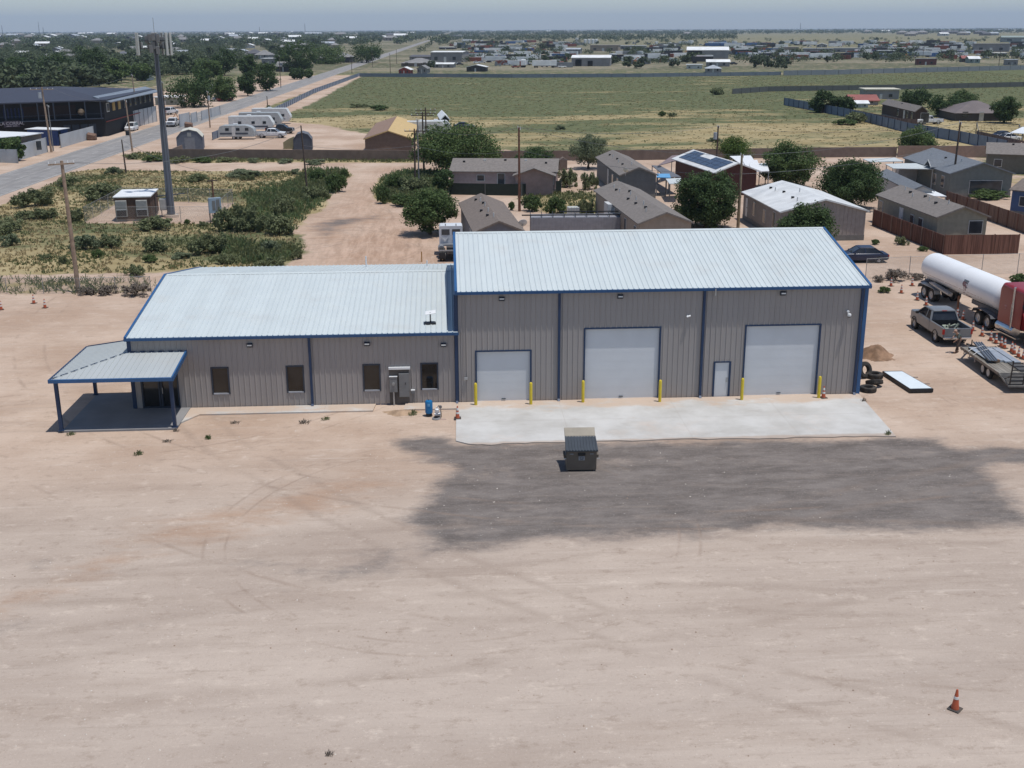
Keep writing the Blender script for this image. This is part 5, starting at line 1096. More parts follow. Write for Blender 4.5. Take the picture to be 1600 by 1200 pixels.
SH = [(-20, 45, 338, 362, 0, 'big shrub at the left edge below the paved road'), (25, 90, 288, 322, 0, 'big shrub left of the leaning pole near the road'), (85, 125, 272, 290, 2, 'shrub on the road shoulder behind the leaning pole'), (164, 192, 258, 272, 1, 'grey shrub on the edge of the sand crossroad'), (125, 200, 280, 312, 2, 'wide shrub behind the fenced compound'), (105, 138, 322, 346, 2, 'shrub at the left corner of the compound fence'),
      (30, 92, 322, 342, 0, 'shrub between the left edge and the leaning pole'), (210, 278, 334, 358, 2, 'shrub in front of the equipment shelter'), (286, 298, 341, 350, 3, 'tiny shrub inside the compound gate'), (308, 328, 344, 354, 0, 'small shrub by the compound gate post'), (340, 410, 308, 360, 0, 'large shrub right of the compound fence'), (110, 160, 362, 390, 1, 'grey shrub below the compound, left one'), (150, 196, 362, 386, 0, 'shrub below the compound, middle one'),
      (212, 268, 366, 392, 2, 'shrub in front of the shelter, lower one'), (300, 362, 358, 396, 0, 'tall shrub below the compound right corner'), (140, 164, 388, 402, 3, 'dark small shrub in the middle of the golden grass'), (60, 80, 394, 406, 0, 'small shrub left of the leaning pole foot'), (90, 108, 396, 412, 0, 'small shrub right beside the leaning pole'), (222, 250, 396, 410, 3, 'dark shrub above the roof corner'), (195, 232, 410, 430, 0, 'shrub just above the chain-link fence'), (330, 372, 392, 412, 2, 'shrub above the low roof, left one'),
      (372, 420, 330, 362, 0, 'dark shrub beside the dirt track, upper left'), (402, 466, 328, 366, 2, 'wide shrub beside the dirt track'), (416, 470, 300, 335, 0, 'shrub at the foot of the dark pole'), (455, 475, 385, 405, 0, 'small shrub at the edge of the dirt track'), (400, 450, 398, 420, 0, 'shrub just behind the low roof ridge'), (478, 512, 262, 282, 3, 'green weeds bush beside the crossroad, left one'), (505, 548, 264, 300, 3, 'green weeds bush at the corner of the track'), (530, 546, 262, 278, 3, 'green weeds bush at the crossroad corner, right one'), (470, 510, 285, 312, 0, 'shrub right of the dark pole'),
      (350, 410, 262, 276, 1, 'pale shrub on the near edge of the crossroad'), (450, 475, 262, 272, 1, 'grey shrub on the crossroad edge left of the dark pole'), (290, 330, 268, 284, 2, 'shrub behind the monopole'), (376, 400, 270, 282, 0, 'small round shrub behind the transformer rack'), (405, 440, 372, 394, 1, 'low grey shrub left of the churned track'), (0, 36, 362, 384, 1, 'pale shrub at the left edge in golden grass'), (265, 300, 392, 404, 1, 'low pale shrub by the bare red patch')]
for q in SH: put_shrub(*q, G1)
G2 = 'bushes on the patch between the track and the utility poles'
for q in ((584, 612, 284, 318, 3, 'tall weed bush at the left side of the patch'), (596, 640, 268, 296, 3, 'weed bush at the back of the patch'), (620, 668, 270, 300, 0, 'bush at the feet of the utility poles'), (606, 650, 300, 322, 3, 'weed bush at the front of the patch'), (640, 690, 292, 318, 0, 'bush behind the round dark tree')): put_shrub(*q, G2)
G3 = 'bushes in front of the brown wall'
for k, q in enumerate(((190, 222, 238, 248, 0), (222, 262, 240, 252, 3), (262, 300, 242, 254, 0), (300, 338, 243, 254, 3), (338, 372, 243, 253, 0), (380, 410, 245, 254, 1), (430, 460, 246, 255, 1), (470, 520, 248, 256, 1))): put_shrub(*q, ('weedy bush number %s from the road along the brown wall' % ['one', 'two', 'three', 'four', 'five', 'six', 'seven', 'eight'][k]), G3)
G4 = 'dry tumbleweeds and bushes caught along the chain-link fence'
for q in ((190, 236, 438, 462, 4, 'largest round tumbleweed left of the roof corner'), (150, 185, 443, 460, 4, 'grey tumbleweed left of the round one'), (120, 152, 446, 460, 4, 'grey brush at the foot of the leaning pole'), (1378, 1418, 416, 438, 4, 'grey tumbleweed left of the tanker'), (1362, 1384, 428, 440, 4, 'low dry brush near the cones by the fence'), (1418, 1445, 424, 437, 4, 'dry brush behind the tanker rear'), (1568, 1640, 422, 452, 3, 'green bush behind the front of the tanker'), (1370, 1394, 446, 457, 3, 'small green bush beside the cones'), (1360, 1376, 372, 382, 3, 'green weeds at the corner of the white-roofed home')): put_shrub(*q, G4)
G5 = 'bushes scattered in the large green field'
n5 = 0; rr = random.Random(5)
for q in ((545, 575, 160, 168, 0, 'dark bush left in the green field'), (575, 612, 162, 172, 3, 'wide dark bush in the green field behind the ochre roof'), (1026, 1042, 172, 182, 3, 'dark bush on the golden patch'), (1040, 1060, 174, 182, 0, 'bush right beside the dark one on the golden patch'), (866, 884, 194, 203, 1, 'grey bush on the golden strip behind the pink house'), (1300, 1345, 184, 195, 3, 'green bush beside the blue fence'), (1105, 1130, 212, 222, 1, 'grey bush behind the bare pole'), (415, 424, 163, 168, 0, 'small bush at the road end of the blue fence')): put_shrub(*q, G5)
G6 = 'weeds in the house yards'
for q in ((793, 806, 312, 328, 3, 'tall weeds left of the bare pole'), (812, 850, 300, 330, 3, 'tall green weeds right of the bare pole'), (850, 890, 302, 335, 3, 'tall green weeds behind the white tank tote'), (900, 930, 305, 338, 0, 'tall weeds beside the tan home'), (868, 905, 255, 292, 0, 'dark brush between the pink house and the grey home'), (905, 935, 262, 296, 0, 'dark brush left of the grey gabled home'), (1052, 1082, 310, 345, 0, 'brush in the shade right of the tan home'), (1394, 1420, 366, 382, 0, 'green bush at the foot of the brown board fence'), (1430, 1452, 384, 392, 3, 'small bush at the board fence corner'), (1500, 1580, 294, 310, 3, 'green weeds in front of the blue-grey home'), (1464, 1476, 280, 296, 2, 'leafy bush by the blue-grey porch')): put_shrub(*q, G6)
# little weeds in the front yard: a few thin stems each
def weed_proto(seed, m_):
    rs = np.random.RandomState(seed); n = 46; a = rs.rand(n)*6.28; r = rs.rand(n)**.6; bx, by = r*np.cos(a)*.75, r*np.sin(a)*.75; h = .25+.75*rs.rand(n)*(1.1-r); lx, ly = rs.randn(n)*.22, rs.randn(n)*.22; w_ = .035+.03*rs.rand(n); c, s_ = np.cos(a+1.5)*w_, np.sin(a+1.5)*w_
    V = np.stack([np.stack([bx-c, by-s_, 0*bx], 1), np.stack([bx+c, by+s_, 0*bx], 1), np.stack([bx+c*1.6+lx, by+s_*1.6+ly, h], 1), np.stack([bx-c+lx*.8, by-s_+ly*.8, h*.8], 1)], 1).reshape(-1, 3)
    return np_mesh('weed', V, quads_of(V), m_)
WP = [weed_proto(400, G_W), weed_proto(401, L_DRY), weed_proto(402, G_W)] if False else None
# grass as ground cover --------------------------------------------------
def grass_stuff(name, label, polys, avoid, dens, h, wd, mats, seed, blades=5, lim=None):
    rs = np.random.RandomState(seed); Vs = []; Ms = []
    for poly in polys:
        x0, y0 = poly.min(0); x1, y1 = poly.max(0)
        if lim: x0 = max(x0, lim[0]); x1 = min(x1, lim[1]); y1 = min(y1, lim[2])
        n = int((x1-x0)*(y1-y0)*dens); X = x0+rs.rand(n)*(x1-x0); Y = y0+rs.rand(n)*(y1-y0)
        nz = .5+.5*np.sin(X*.37+1.7*np.sin(Y*.21))*np.sin(Y*.33+1.3*np.sin(X*.17))
        ok = (sdist(X, Y, poly) > .1+rs.rand(n)*1.2) & (rs.rand(n) < .25+.75*nz)
        for a in avoid: ok &= sdist(X, Y, a) < -.3
        X = X[ok]; Y = Y[ok]; n = len(X); Ms.append(np.repeat((nz[ok]+rs.rand(n)*.7 > .85).astype(int), blades))
        B = blades; bx = np.repeat(X, B)+rs.randn(n*B)*wd; by = np.repeat(Y, B)+rs.randn(n*B)*wd; a = rs.rand(n*B)*6.28; hh = h*(.4+rs.rand(n*B)*.9); ww = wd*.55
        dx, dy = np.cos(a)*ww, np.sin(a)*ww; lx, ly = rs.randn(n*B)*h*.45, rs.randn(n*B)*h*.45
        P = np.stack([np.stack([bx-dx, by-dy, 0*bx], 1), np.stack([bx+dx, by+dy, 0*bx], 1), np.stack([bx+dx*.8+lx, by+dy*.8+ly, hh], 1), np.stack([bx-dx*.6+lx*.7, by-dy*.6+ly*.7, hh*.85], 1)], 1)
        Vs.append(P.reshape(-1, 3))
    V = np.concatenate(Vs); me = np_mesh(name, V, quads_of(V), mats, np.concatenate(Ms)); o = bpy.data.objects.new(name, me); COL.objects.link(o); return tag(o, label, 'grass', kind='stuff')
G_GOLD = leafmat('golden_grass_blades', (.30, .235, .12), (.44, .355, .205), .35); G_GRN = leafmat('green_grass_blades', (.115, .13, .055), (.20, .215, .10), .35)
WP = [weed_proto(400, L_SAGE), weed_proto(401, L_DRY), weed_proto(402, L_MID)]
G7 = 'small weeds in the front yard'
for (a, b, yt, yb, k, lb) in ((205, 228, 700, 710, 0, 'small weed clump in the sand before the porch'), (250, 272, 685, 690, 1, 'flat weed clump right of the porch post'), (318, 332, 673, 686, 2, 'small upright weed before the first window'), (463, 488, 652, 661, 1, 'weeds at the sidewalk edge under the first downspout'), (498, 520, 649, 655, 0, 'tiny weeds at the sidewalk edge right of the downspout'), (505, 524, 1168, 1180, 1, 'tiny dry tuft in the foreground gravel'), (356, 378, 656, 661, 1, 'thin weeds before the sidewalk'), (634, 656, 636, 648, 0, 'weeds beside the sand heap'), (1343, 1356, 618, 628, 1, 'dry weed clump at the right corner of the building'), (1378, 1396, 668, 680, 0, 'weeds along the right edge of the concrete apron'), (268, 282, 666, 674, 1, 'weeds at the foot of the right porch post'), (100, 122, 672, 679, 0, 'weeds at the front left corner of the porch slab')):
    b_ = at((a+b)/2, yb); R = (b-a)/2/pscale(b_); H = hat(b_, yt); b_.z = 0; o = bpy.data.objects.new('weed', WP[k]); COL.objects.link(o); o.location = b_; o.scale = (R, R*.7, max(.08, H)); tag(o, lb, 'weed', G7)
grass_stuff('dry_grass', 'golden dry grass and green weeds covering the lot around the compound', [FIELD_L], [COMPOUND], 5.5, .20, .10, [G_GOLD, G_GRN], 1, lim=(-72, 90, 999))
WEEDG = wp([(372, 300), (450, 288), (478, 262), (546, 265), (549, 277), (527, 300), (509, 322), (478, 343), (464, 360), (436, 366), (384, 350)]); WEEDG2 = wp([(300, 388), (360, 372), (440, 380), (480, 388), (478, 394), (452, 411), (380, 416)])
G_DKG = leafmat('dark_green_weeds', (0.074, 0.115, 0.047), (0.169, 0.216, 0.095), .3)
grass_stuff('tall_green_weeds', 'dense dark green weeds closing in on the dirt track from both sides', [WEEDG, WEEDG2, FIELD_M], [], 9, .55, .11, [G_DKG, G_GRN], 12, lim=(-75, 90, 999))
grass_stuff('weeds', 'green weeds between the sand track and the poles and in the house yards', [FIELD_M, YARD_H, STRIP_W], [], 5, .32, .11, [G_GRN, G_GRN], 2, lim=(-75, 90, 999))
grass_stuff('tall_weeds', 'tall brown-green weed stalks along the chain-link fence at left', [WEED_FL], [], 5, .5, .035, [L_SAGE, L_MID], 3, lim=(-45, 90, 999))
grass_stuff('field_grass', 'green and golden grass of the large open field', [FIELD_B], [], .35, .10, .30, [G_GRN, G_GOLD], 4, blades=4, lim=(-130, 260, 620))
# litter of pebbles in the yard
rs = np.random.RandomState(9); n = 1500; Y = 24+36*rs.rand(n)**1.2; X = (rs.rand(n)-.5)*(Y*1.05); s = .010+.022*rs.rand(n)**3; ok = ~((Y > 54.6) & (X > 0)) & ~((Y > 57.5) & (X < -14)); X, Y, s = X[ok], Y[ok], s[ok]; n = len(X)
oct_ = np.array([(1, 0, .3), (0, 1, .3), (-1, 0, .3), (0, -1, .3), (.3, .2, .9), (.3, -.3, .8)])
base = np.array([(-1, -.7, -.1), (.8, -1, -.1), (1, .7, -.1), (-.7, 1, -.1), (-.6, -.5, .6), (.5, -.6, .7), (.6, .5, .6), (-.5, .6, .65)])
V = (base[None]*s[:, None, None]*(1+.4*rs.randn(n, 8, 1)*.5)); a = rs.rand(n)*6.28; ca, sa = np.cos(a)[:, None], np.sin(a)[:, None]; V = np.stack([V[..., 0]*ca-V[..., 1]*sa+X[:, None], V[..., 0]*sa+V[..., 1]*ca+Y[:, None], V[..., 2]], 2).reshape(-1, 3)
f = np.array([(4, 5, 6, 7), (0, 1, 5, 4), (1, 2, 6, 5), (2, 3, 7, 6), (3, 0, 4, 7)]); Fq = (f[None]+8*np.arange(n)[:, None, None]).reshape(-1, 4)
me = np_mesh('pebbles', V, Fq, [mat('pale_pebble', (.55, .50, .44), .8), mat('brown_pebble', (.27, .20, .15), .8)], np.repeat((rs.rand(n) < .35).astype(int), 5)); o = bpy.data.objects.new('pebbles', me); COL.objects.link(o); tag(o, 'pale and brown pebbles scattered over the yard', 'pebbles', kind='stuff')
# ================================================================ FENCES, POLES, TOWER
M_CHAIN = mat('chain_link_steel', (.34, .34, .33), .5, .4); M_POLE = mat('weathered_pole', (.30, .22, .16), .9, var=.2, scale=3, bump=.3); M_POLED = mat('creosote_pole', (.085, .062, .05), .9, var=.25, scale=3)
def mesh_mat(name, c, cell, wire):
    """woven wire: alpha pattern of two diagonal wire sets"""
    t = NT(name); v = t.n.new('ShaderNodeTexCoord').outputs['UV']; sp = t.n.new('ShaderNodeSeparateXYZ'); t.t.links.new(v, sp.inputs[0])
    a = t.math('ADD', sp.outputs[0], sp.outputs[1]); b = t.math('SUBTRACT', sp.outputs[0], sp.outputs[1]); al = None
    for q in (a, b):
        f = t.math('ABSOLUTE', t.math('SUBTRACT', t.math('FRACT', t.math('DIVIDE', q, cell)), .5)); f = t.math('LESS_THAN', f, wire/cell/2); al = f if al is None else t.math('MAXIMUM', al, f)
    t.col(c); t.prop(Roughness=.5, Metallic=.3); t.set(t.b.inputs['Alpha'], al); return t.m
M_MESH = mesh_mat('woven_wire', (.33, .33, .32), .075, .007)
def chain_fence(name, label, pts, h, step=3.0, mesh=True, group=None, rail=True):
    P = [Vector((p[0], p[1], 0)) for p in pts]; T = thing(name, label, 'fence', P[0], 0, group); o = P[0]
    for i, (a, b) in enumerate(zip(P[:-1], P[1:])):
        L = (b-a).length; n = max(1, round(L/step)); a_, b_ = a-o, b-o; up = Vector((0, 0, h))
        for k in range(n+(i == len(P)-2)):
            q = a_.lerp(b_, k/n); MB().cyl(q, q+up*1.02, .03, n=7).build('fence_post', M_CHAIN, T)
        if rail: MB().cyl(a_+up, b_+up, .018, n=6).build('top_rail', M_CHAIN, T)
        me = bpy.data.meshes.new('wire_mesh'); me.from_pydata([a_+Vector((0, 0, .04)), b_+Vector((0, 0, .04)), b_+up*.98, a_+up*.98], [], [(0, 1, 2, 3)]); uv = me.uv_layers.new(name='uv')
        for li, c in zip(range(4), ((0, 0), (L, 0), (L, h), (0, h))): uv.data[li].uv = c
        me.materials.append(M_MESH); m_ = bpy.data.objects.new('wire_mesh', me); COL.objects.link(m_); m_.parent = T
    return T
yA = at(-200, 460); 
chain_fence('chain_link_fence', 'long chain-link fence running behind the metal building across the yard', [at(-160, 458), at(126, 459), at(236, 456)], 1.3, 3.0)
chain_fence('chain_link_fence', 'chain-link fence behind the tanker trailer at right', [at(1352, 436), at(1420, 432), at(1700, 424)], 1.75, 3.2)
chain_fence('compound_fence', 'chain-link fence around the cell tower compound', [at(133, 348), at(333, 347), at(364, 318), at(192, 315), at(133, 348)], 1.75, 3.2)
def panel_fence(name, label, pts, h, m_, pm, step=3.0, th=.04, posts=True, side=1, ribs=0):
    P = [Vector((p[0], p[1], 0)) for p in pts]; o = P[0]; T = thing(name, label, 'fence', o)
    for i, (a, b) in enumerate(zip(P[:-1], P[1:])):
        d = (b-a).normalized(); L = (b-a).length; nrm = Vector((d.y, -d.x, 0))*side; mb = MB(); mb.bar(a-o+Vector((0, 0, h/2)), b-o+Vector((0, 0, h/2)), th, h)
        if ribs:
            k = 0.1
            while k < L: q = a-o+d*k+nrm*(th/2+.012); mb.bar(q, q+Vector((0, 0, h-.02)), .05, .03); k += ribs
        mb.build('fence_panel', m_, T)
        if posts:
            n = max(1, round(L/step))
            for k in range(n+1):
                q = a-o+d*(L*k/n)+nrm*(th/2+.05); MB().bar(q, q+Vector((0, 0, h+.04)), .09, .09).build('fence_post', pm, T)
    return T
M_WALLB = mat('brown_block_wall', (.17, .128, .105), .85, var=.12, scale=1.2); M_BLUEF = mat('blue_grey_sheet', (.12, .16, .235), .5, var=.12, scale=.8); M_GREYF = mat('grey_sheet_fence', (.22, .24, .26), .6, var=.1); M_LIGHTF = mat('pale_sheet_fence', (.42, .45, .47), .5, var=.08, scale=.4); M_DKF = mat('dark_fence_sheet', (.11, .115, .11), .7)
def boards(name, a, b):
    t = NT(name); n = t.noise(2.2, 4, .8, t.mapv(t.P(), (2.4, 2.4, .05))); t.col(t.mix(t.ramp(n, .36, .64), a, b)); t.prop(Roughness=.85); return t.m
M_REDW = boards('red_brown_boards', (.075, .03, .02), (.20, .095, .065)); M_TANW = boards('tan_brown_boards', (.13, .08, .06), (.25, .165, .125))
T = panel_fence('masonry_wall', 'long brown masonry wall between the sand crossroad and the open field', [at(262, 248), at(640, 250.5), at(792, 251.5), at(1005, 250), at(1262, 246), at(1400, 245)], 1.62, M_WALLB, M_WALLB, posts=False, th=.2)
T = panel_fence('masonry_wall', 'brown masonry wall at the left turning back toward the road', [at(262, 248), at(285, 238)], 1.3, M_WALLB, M_WALLB, posts=False, th=.2)
panel_fence('masonry_wall', 'tan wall behind the blue-grey home at the right edge', [at(1402, 246), at(1592, 246), at(1594, 240)], 1.9, mat('tan_block_wall', (.26, .18, .14), .85, var=.1), M_WALLB, posts=False, th=.2)
panel_fence('metal_fence', 'blue metal sheet fence with dark posts crossing the field toward the right', [at(1225, 164), at(1328, 184), at(1417, 207), at(1500, 222), at(1572, 238)], 2.0, M_BLUEF, mat('dark_blue_post', (.03, .045, .08), .6), 4.0, side=1)
panel_fence('metal_fence', 'blue metal fence along the paved road beside the open field', [at(332, 219), at(414, 185), at(490, 146), at(562, 119)], 1.5, mat('road_blue_sheet', (.20, .25, .33), .5, var=.15), mat('dark_blue_post', (.03, .045, .08), .6), 4.5)
panel_fence('metal_fence', 'long low blue-grey sheet fence across the far end of the field', [at(562, 120), at(800, 121.5), at(1000, 120.5), at(1220, 117.5)], 1.6, mat('far_fence_sheet', (.17, .20, .235), .6), M_DKF, 6.0)
panel_fence('metal_fence', 'long grey sheet fence at the far right end of the field', [at(1224, 118), at(1310, 116.5), at(1480, 112), at(1640, 108)], 2.2, M_GREYF, M_DKF, 7.0)
panel_fence('metal_fence', 'dark fence crossing the field behind the brown homes at right', [at(1144, 147), at(1200, 143), at(1400, 140), at(1620, 135)], 1.7, M_DKF, M_DKF, 6.0)
T = panel_fence('board_fence', 'red-brown vertical board fence in front of the grey-roofed home', [at(1474.5, 397.5), at(1590, 396.5)], 1.85, M_REDW, M_REDW, 2.4, side=-1, ribs=.16)
T = panel_fence('board_fence', 'red-brown board fence running back along the grey-roofed home', [at(1474, 397), at(1364, 352)], 1.75, M_REDW, M_TANW, 2.4, side=-1, ribs=.3)
panel_fence('board_fence', 'tan-brown board fence at the right edge behind the grey-roofed home', [at(1478, 322), at(1544, 344), at(1640, 379)], 1.8, M_TANW, M_REDW, 2.4, ribs=.3)
panel_fence('board_fence', 'brown fence beside the brown trailer home and white pickup', [at(1328, 184), at(1400, 199), at(1432, 202)], 2.0, M_TANW, M_TANW, 3)
panel_fence('yard_wall', 'tan sheet wall around the carport at the right edge', [at(1524, 222), at(1640, 250)], 2.1, M_TANW, M_TANW, posts=False)
panel_fence('dark_screen_fence', 'dark green screened fence below the pink house', [at(702, 304), at(815, 306), at(876, 300)], 1.5, mat('dark_screen', (.02, .028, .022), .9), M_DKF, 4)
panel_fence('metal_fence', 'pale metal fence in front of the green-walled shop left of the road', [at(-60, 262), at(0, 254), at(29, 255)], 2.2, M_LIGHTF, M_GREYF, 2.5, side=1)
panel_fence('metal_fence', 'pale metal fence panel left of the two joined poles', [at(29, 251), at(74, 238)], 2.6, M_LIGHTF, M_GREYF, 20)
panel_fence('metal_fence', 'pale metal fence panel right of the two joined poles', [at(95, 231), at(147, 216)], 2.4, M_LIGHTF, M_GREYF, 20)
panel_fence('metal_fence', 'white panelled fence along the black building beside the road', [at(167, 212), at(174, 209), at(245, 190)], 3.6, mat('white_sheet_fence', (.50, .51, .51), .5, var=.08), M_GREYF, 3.2)
for k, (a, b, c_, d_, h) in enumerate(((281, 199, 297, 195, 2.8), (299, 193, 308, 190, 2.3), (315, 188, 344, 179, 2.2))):
    panel_fence('metal_fence', ['pale fence panel by the dark tree left of the road', 'short pale fence piece near the mailbox block', 'pale fence before the parked red car'][k], [at(a, b), at(c_, d_)], h, M_LIGHTF, M_GREYF, 12)
for k, (x, y, sz) in enumerate(((144, 219, 1.5), (295, 199, 1.2))):
    p = at(x, y); o = MB().hexa([(-.8, -.6, 0), (.8, -.6, 0), (.8, .6, 0), (-.8, .6, 0), (-.8, -.6, sz*.8), (.8, -.6, sz*.6), (.8, .6, sz*.8), (-.8, .6, sz)]).box(-.85, .85, -.65, .65, sz*.2, sz*.25).build('brick_bin_enclosure', mat('brown_brick', (.17, .105, .075), .9, var=.2, scale=4), None, bevel=.03); o.location = p; tag(o, ['brown brick enclosure at the end of the pale fence', 'small brown brick enclosure farther along the road'][k], 'brick enclosure')

def pole(label, bx, by, ty, r=.15, m_=None, arm=None, xf=False, ins=True, group='utility poles', lean=None, armrot=0.0):
    b = at(bx, by); H = hat(b, ty); T = thing('utility_pole', label, 'utility pole', b, 0, group)
    l = lean or (0, 0); MB().cyl((0, 0, 0), (l[0], l[1], H), r, r*.62, 10).build('pole', m_ or M_POLED, T, True)
    if arm:
        ca, sa = math.cos(armrot), math.sin(armrot); 
        for z in arm[1:]:
            A = MB().bar((-arm[0]*ca+l[0], -arm[0]*sa+l[1]-.16, H-z), (arm[0]*ca+l[0], arm[0]*sa+l[1]-.16, H-z), .1, .12).build('crossarm', m_ or M_POLED, T)
            for q in (-.95, -.45, .5, .95): MB().cyl((q*arm[0]*ca+l[0], q*arm[0]*sa+l[1]-.16, H-z+.05), (q*arm[0]*ca+l[0], q*arm[0]*sa+l[1]-.16, H-z+.25), .05, .03, 8).build('insulator', M_WHITE, A)
    elif ins:
        MB().cyl((l[0]-.12, 0, H-.1), (l[0]-.12, 0, H+.2), .04, n=8).cyl((l[0]+.15, 0, H-.3), (l[0]+.15, 0, H+.05), .05, n=8).build('insulator', M_WHITE, T)
    if xf: MB().cyl((l[0]+xf*.42, -.2, H-1.9), (l[0]+xf*.42, -.2, H-.9), .27, n=14).build('transformer', mat('transformer_grey', (.33, .36, .38), .4), T, True)
    return T, Vector((b.x+l[0], b.y+l[1], H))
PT = []
PT.append(pole('tall weathered brown pole standing by the chain-link fence at left', 123, 457, 251, .20, M_POLE, (1.0, .25), armrot=.5, lean=(-.1, 0)))
PT.append(pole('dark thin pole at the edge of the weedy lot near the crossroad', 480.7, 305, 196, .13, lean=(-.35, 0), ins=False))
PT.append(pole('leftmost dark pole of the cluster beside the ochre gable', 649, 298.7, 201, .15, arm=(1.3, .3), lean=(.1, 0)))
PT.append(pole('grey steel pole in the middle of the cluster, no crossarm', 655, 297, 187, .11, mat('grey_steel_pole', (.22, .22, .22), .5, .3)))
PT.append(pole('tallest dark pole of the cluster with a wide crossarm', 662.5, 268, 175, .16, arm=(1.7, .5)))
PT.append(pole('rear dark pole of the cluster near the mesquite tree', 667, 255, 168, .15, arm=(1.6, .4, .9)))
PT.append(pole('rust-brown pole rising in front of the pink house', 811.7, 330, 199, .17, mat('rusty_pole', (.15, .07, .045), .8, var=.3, scale=4), lean=(-.05, 0)))
PT.append(pole('dark pole with a grey transformer by the solar-roofed house', 1118.7, 268, 197, .17, xf=-1))
PT.append(pole('pale tan pole standing behind the workshop roof', 1153, 356, 242, .18, mat('tan_pole', (.25, .20, .13), .9, var=.2, scale=3), ins=True))
PT.append(pole('tall dark pole in front of the blue-grey home at right', 1487, 302, 191, .16, lean=(.1, 0)))
PT.append(pole('crossarmed pole beside the pale fence left of the road', 80.5, 238, 136, .2, M_POLE, (2.0, .4), xf=-1, lean=(-.3, 0)))
PT.append(pole('thin grey pole joined beside the crossarmed one', 83.5, 236, 165, .12, mat('grey_steel_pole', (.22, .22, .22), .5)))
PT.append(pole('pole with a black box on the near side of the road', 207, 237, 157, .17, M_POLE, lean=(-.3, 0)))
PT.append(pole('pole standing before the white panelled fence', 217, 197, 117, .17, M_POLE, lean=(-.4, 0)))
PT.append(pole('short dark pole at the corner of the crossroad', 197, 270, 218, .13, lean=(-.15, 0), ins=False))
PT.append(pole('pole with a grey transformer on the road verge', 328.4, 199.4, 143, .16, M_POLE, xf=.6))
PT.append(pole('dark pole right behind the monopole', 259, 189, 128, .14)); PT.append(pole('dark pole between trees left of the road', 295.6, 166, 135, .14)); PT.append(pole('pole in front of the parked red car', 359, 158, 130, .14))
for x, y, ty, lb in ((439, 137, 87, 'dark pole in front of the grey-green trees left of the road'), (550, 115, 87, 'dark pole at the corner of the road fence'), (582, 105, 77, 'dark pole right of the road near the sheds'), (610, 115, 83, 'dark pole left of the red shed'), (620, 100, 76, 'thin pole behind the red shed'), (1560, 107, 71, 'dark pole at the far right beyond the grey fence'), (1239, 100, 76, 'dark pole near the tan far building'), (1275, 88, 64, 'dark pole at the far row of units'), (1442, 90, 66, 'dark pole in the far scrapyard, left one'), (1484, 95, 68, 'dark pole in the far scrapyard, right one'), (418, 165, 150, 'short sign pole on the road edge')):
    PT.append(pole(lb, x, y, ty, .14, group='distant utility poles'))
o = MB().box(-.35, .35, -.3, .3, 0, .7).build('pole_box', M_BLACK, None, bevel=.05); b = at(205, 230); o.location = Vector((b.x-.25, b.y-.4, 2.2)); tag(o, 'small black box fixed low on the near roadside pole', 'utility box')
# overhead lines
M_WIRE = mat('overhead_wire', (.20, .20, .20), .6)
def wire(label, pts, sag, r=.022):
    mb = MB()
    for a, b in zip(pts[:-1], pts[1:]):
        q = [a.lerp(b, k/14)-Vector((0, 0, sag*4*(k/14)*(1-k/14))) for k in range(15)]; mb.tube(q, r, 4)
    o = mb.build('power_line', M_WIRE, None); return tag(o, label, 'wire', 'overhead wires')
tp = [p[1] for p in PT]
e = lambda v, dx=0, dy=0, dz=0: Vector((v.x+dx, v.y+dy, v.z+dz))
wire('wire from the pole cluster to the pole before the pink house', [e(tp[2], 1.2), e(tp[6], .1)], .8); wire('wire from the pink-house pole to the transformer pole', [e(tp[6], .1), e(tp[7], 0)], .9)
wire('wire from the pink-house pole to the tan pole behind the roof', [e(tp[6]), e(tp[8])], .8); wire('wire from the tan pole to the dark pole at right', [e(tp[8]), e(tp[9])], .9)
wire('upper wire from the transformer pole to the right dark pole', [e(tp[7]), e(tp[9], 0, 0, -.2)], 1.0); wire('wire leaving the right dark pole at the right edge', [e(tp[9]), Vector((110, 138, 8.6))], .8)
wire('lower wire crossing from the dark lot pole to the pole cluster', [e(tp[1], 0, 0, -2.5), e(tp[2], 0, 0, -2.2)], .5); wire('lower wire crossing behind the roofs to the tan pole', [e(tp[2], 0, 0, -2.2), e(tp[6], 0, 0, -2.6), e(tp[8], 0, 0, -2.0), e(tp[9], 0, 0, -2.6)], .7)
wire('wire from the roadside pole across the road to the shop pole', [e(tp[12]), e(tp[10], 1.9, 0, -.3)], 1.0); wire('wire along the far side of the road', [e(tp[10], -1.5), e(tp[13]), e(tp[16])], 1.2)
wire('wire running left from the dark lot pole low over the weeds', [e(tp[0], .8, .4, -.2), e(tp[1], 0, 0, -.1)], 1.5); wire('wire from the compound rack pole to the roadside pole', [at(338, 330)+Vector((0, 0, 4.6)), e(tp[14])], .8)

# ---- cell tower
b = at(268, 339); H = hat(b, 62); T = thing('cell_tower', 'tall grey steel monopole with panel antennas at its top inside the fenced compound', 'cell tower', b)
M_MONO = mat('grey_monopole_paint', (.14, .155, .185), .5, .1, .06, .5); M_ANT = mat('antenna_radome', (.46, .47, .44), .4, var=.04); M_GRT = mat('dark_bracket_steel', (.08, .085, .09), .5, .4)
MB().cyl((0, 0, .3), (0, 0, H*.5), .44, .36, 18).cyl((0, 0, H*.5+.01), (0, 0, H+.6), .34, .22, 18).build('pole', M_MONO, T, True)
MB().cyl((0, 0, 0), (0, 0, .3), .85, .8, 20).build('footing', M_CONC, T)
for z in (.5, H*.5): MB().cyl((0, 0, z-.08), (0, 0, z+.08), .47-.12*(z > 1), n=18).build('flange', M_MONO, T, True)
MB().cyl((.3, -.3, .4), (.1, -.26, H), .035, n=6).cyl((-.05, -.42, .4), (-.02, -.27, H), .03, n=6).build('cable_run', M_GRT, T)
R0 = 1.75
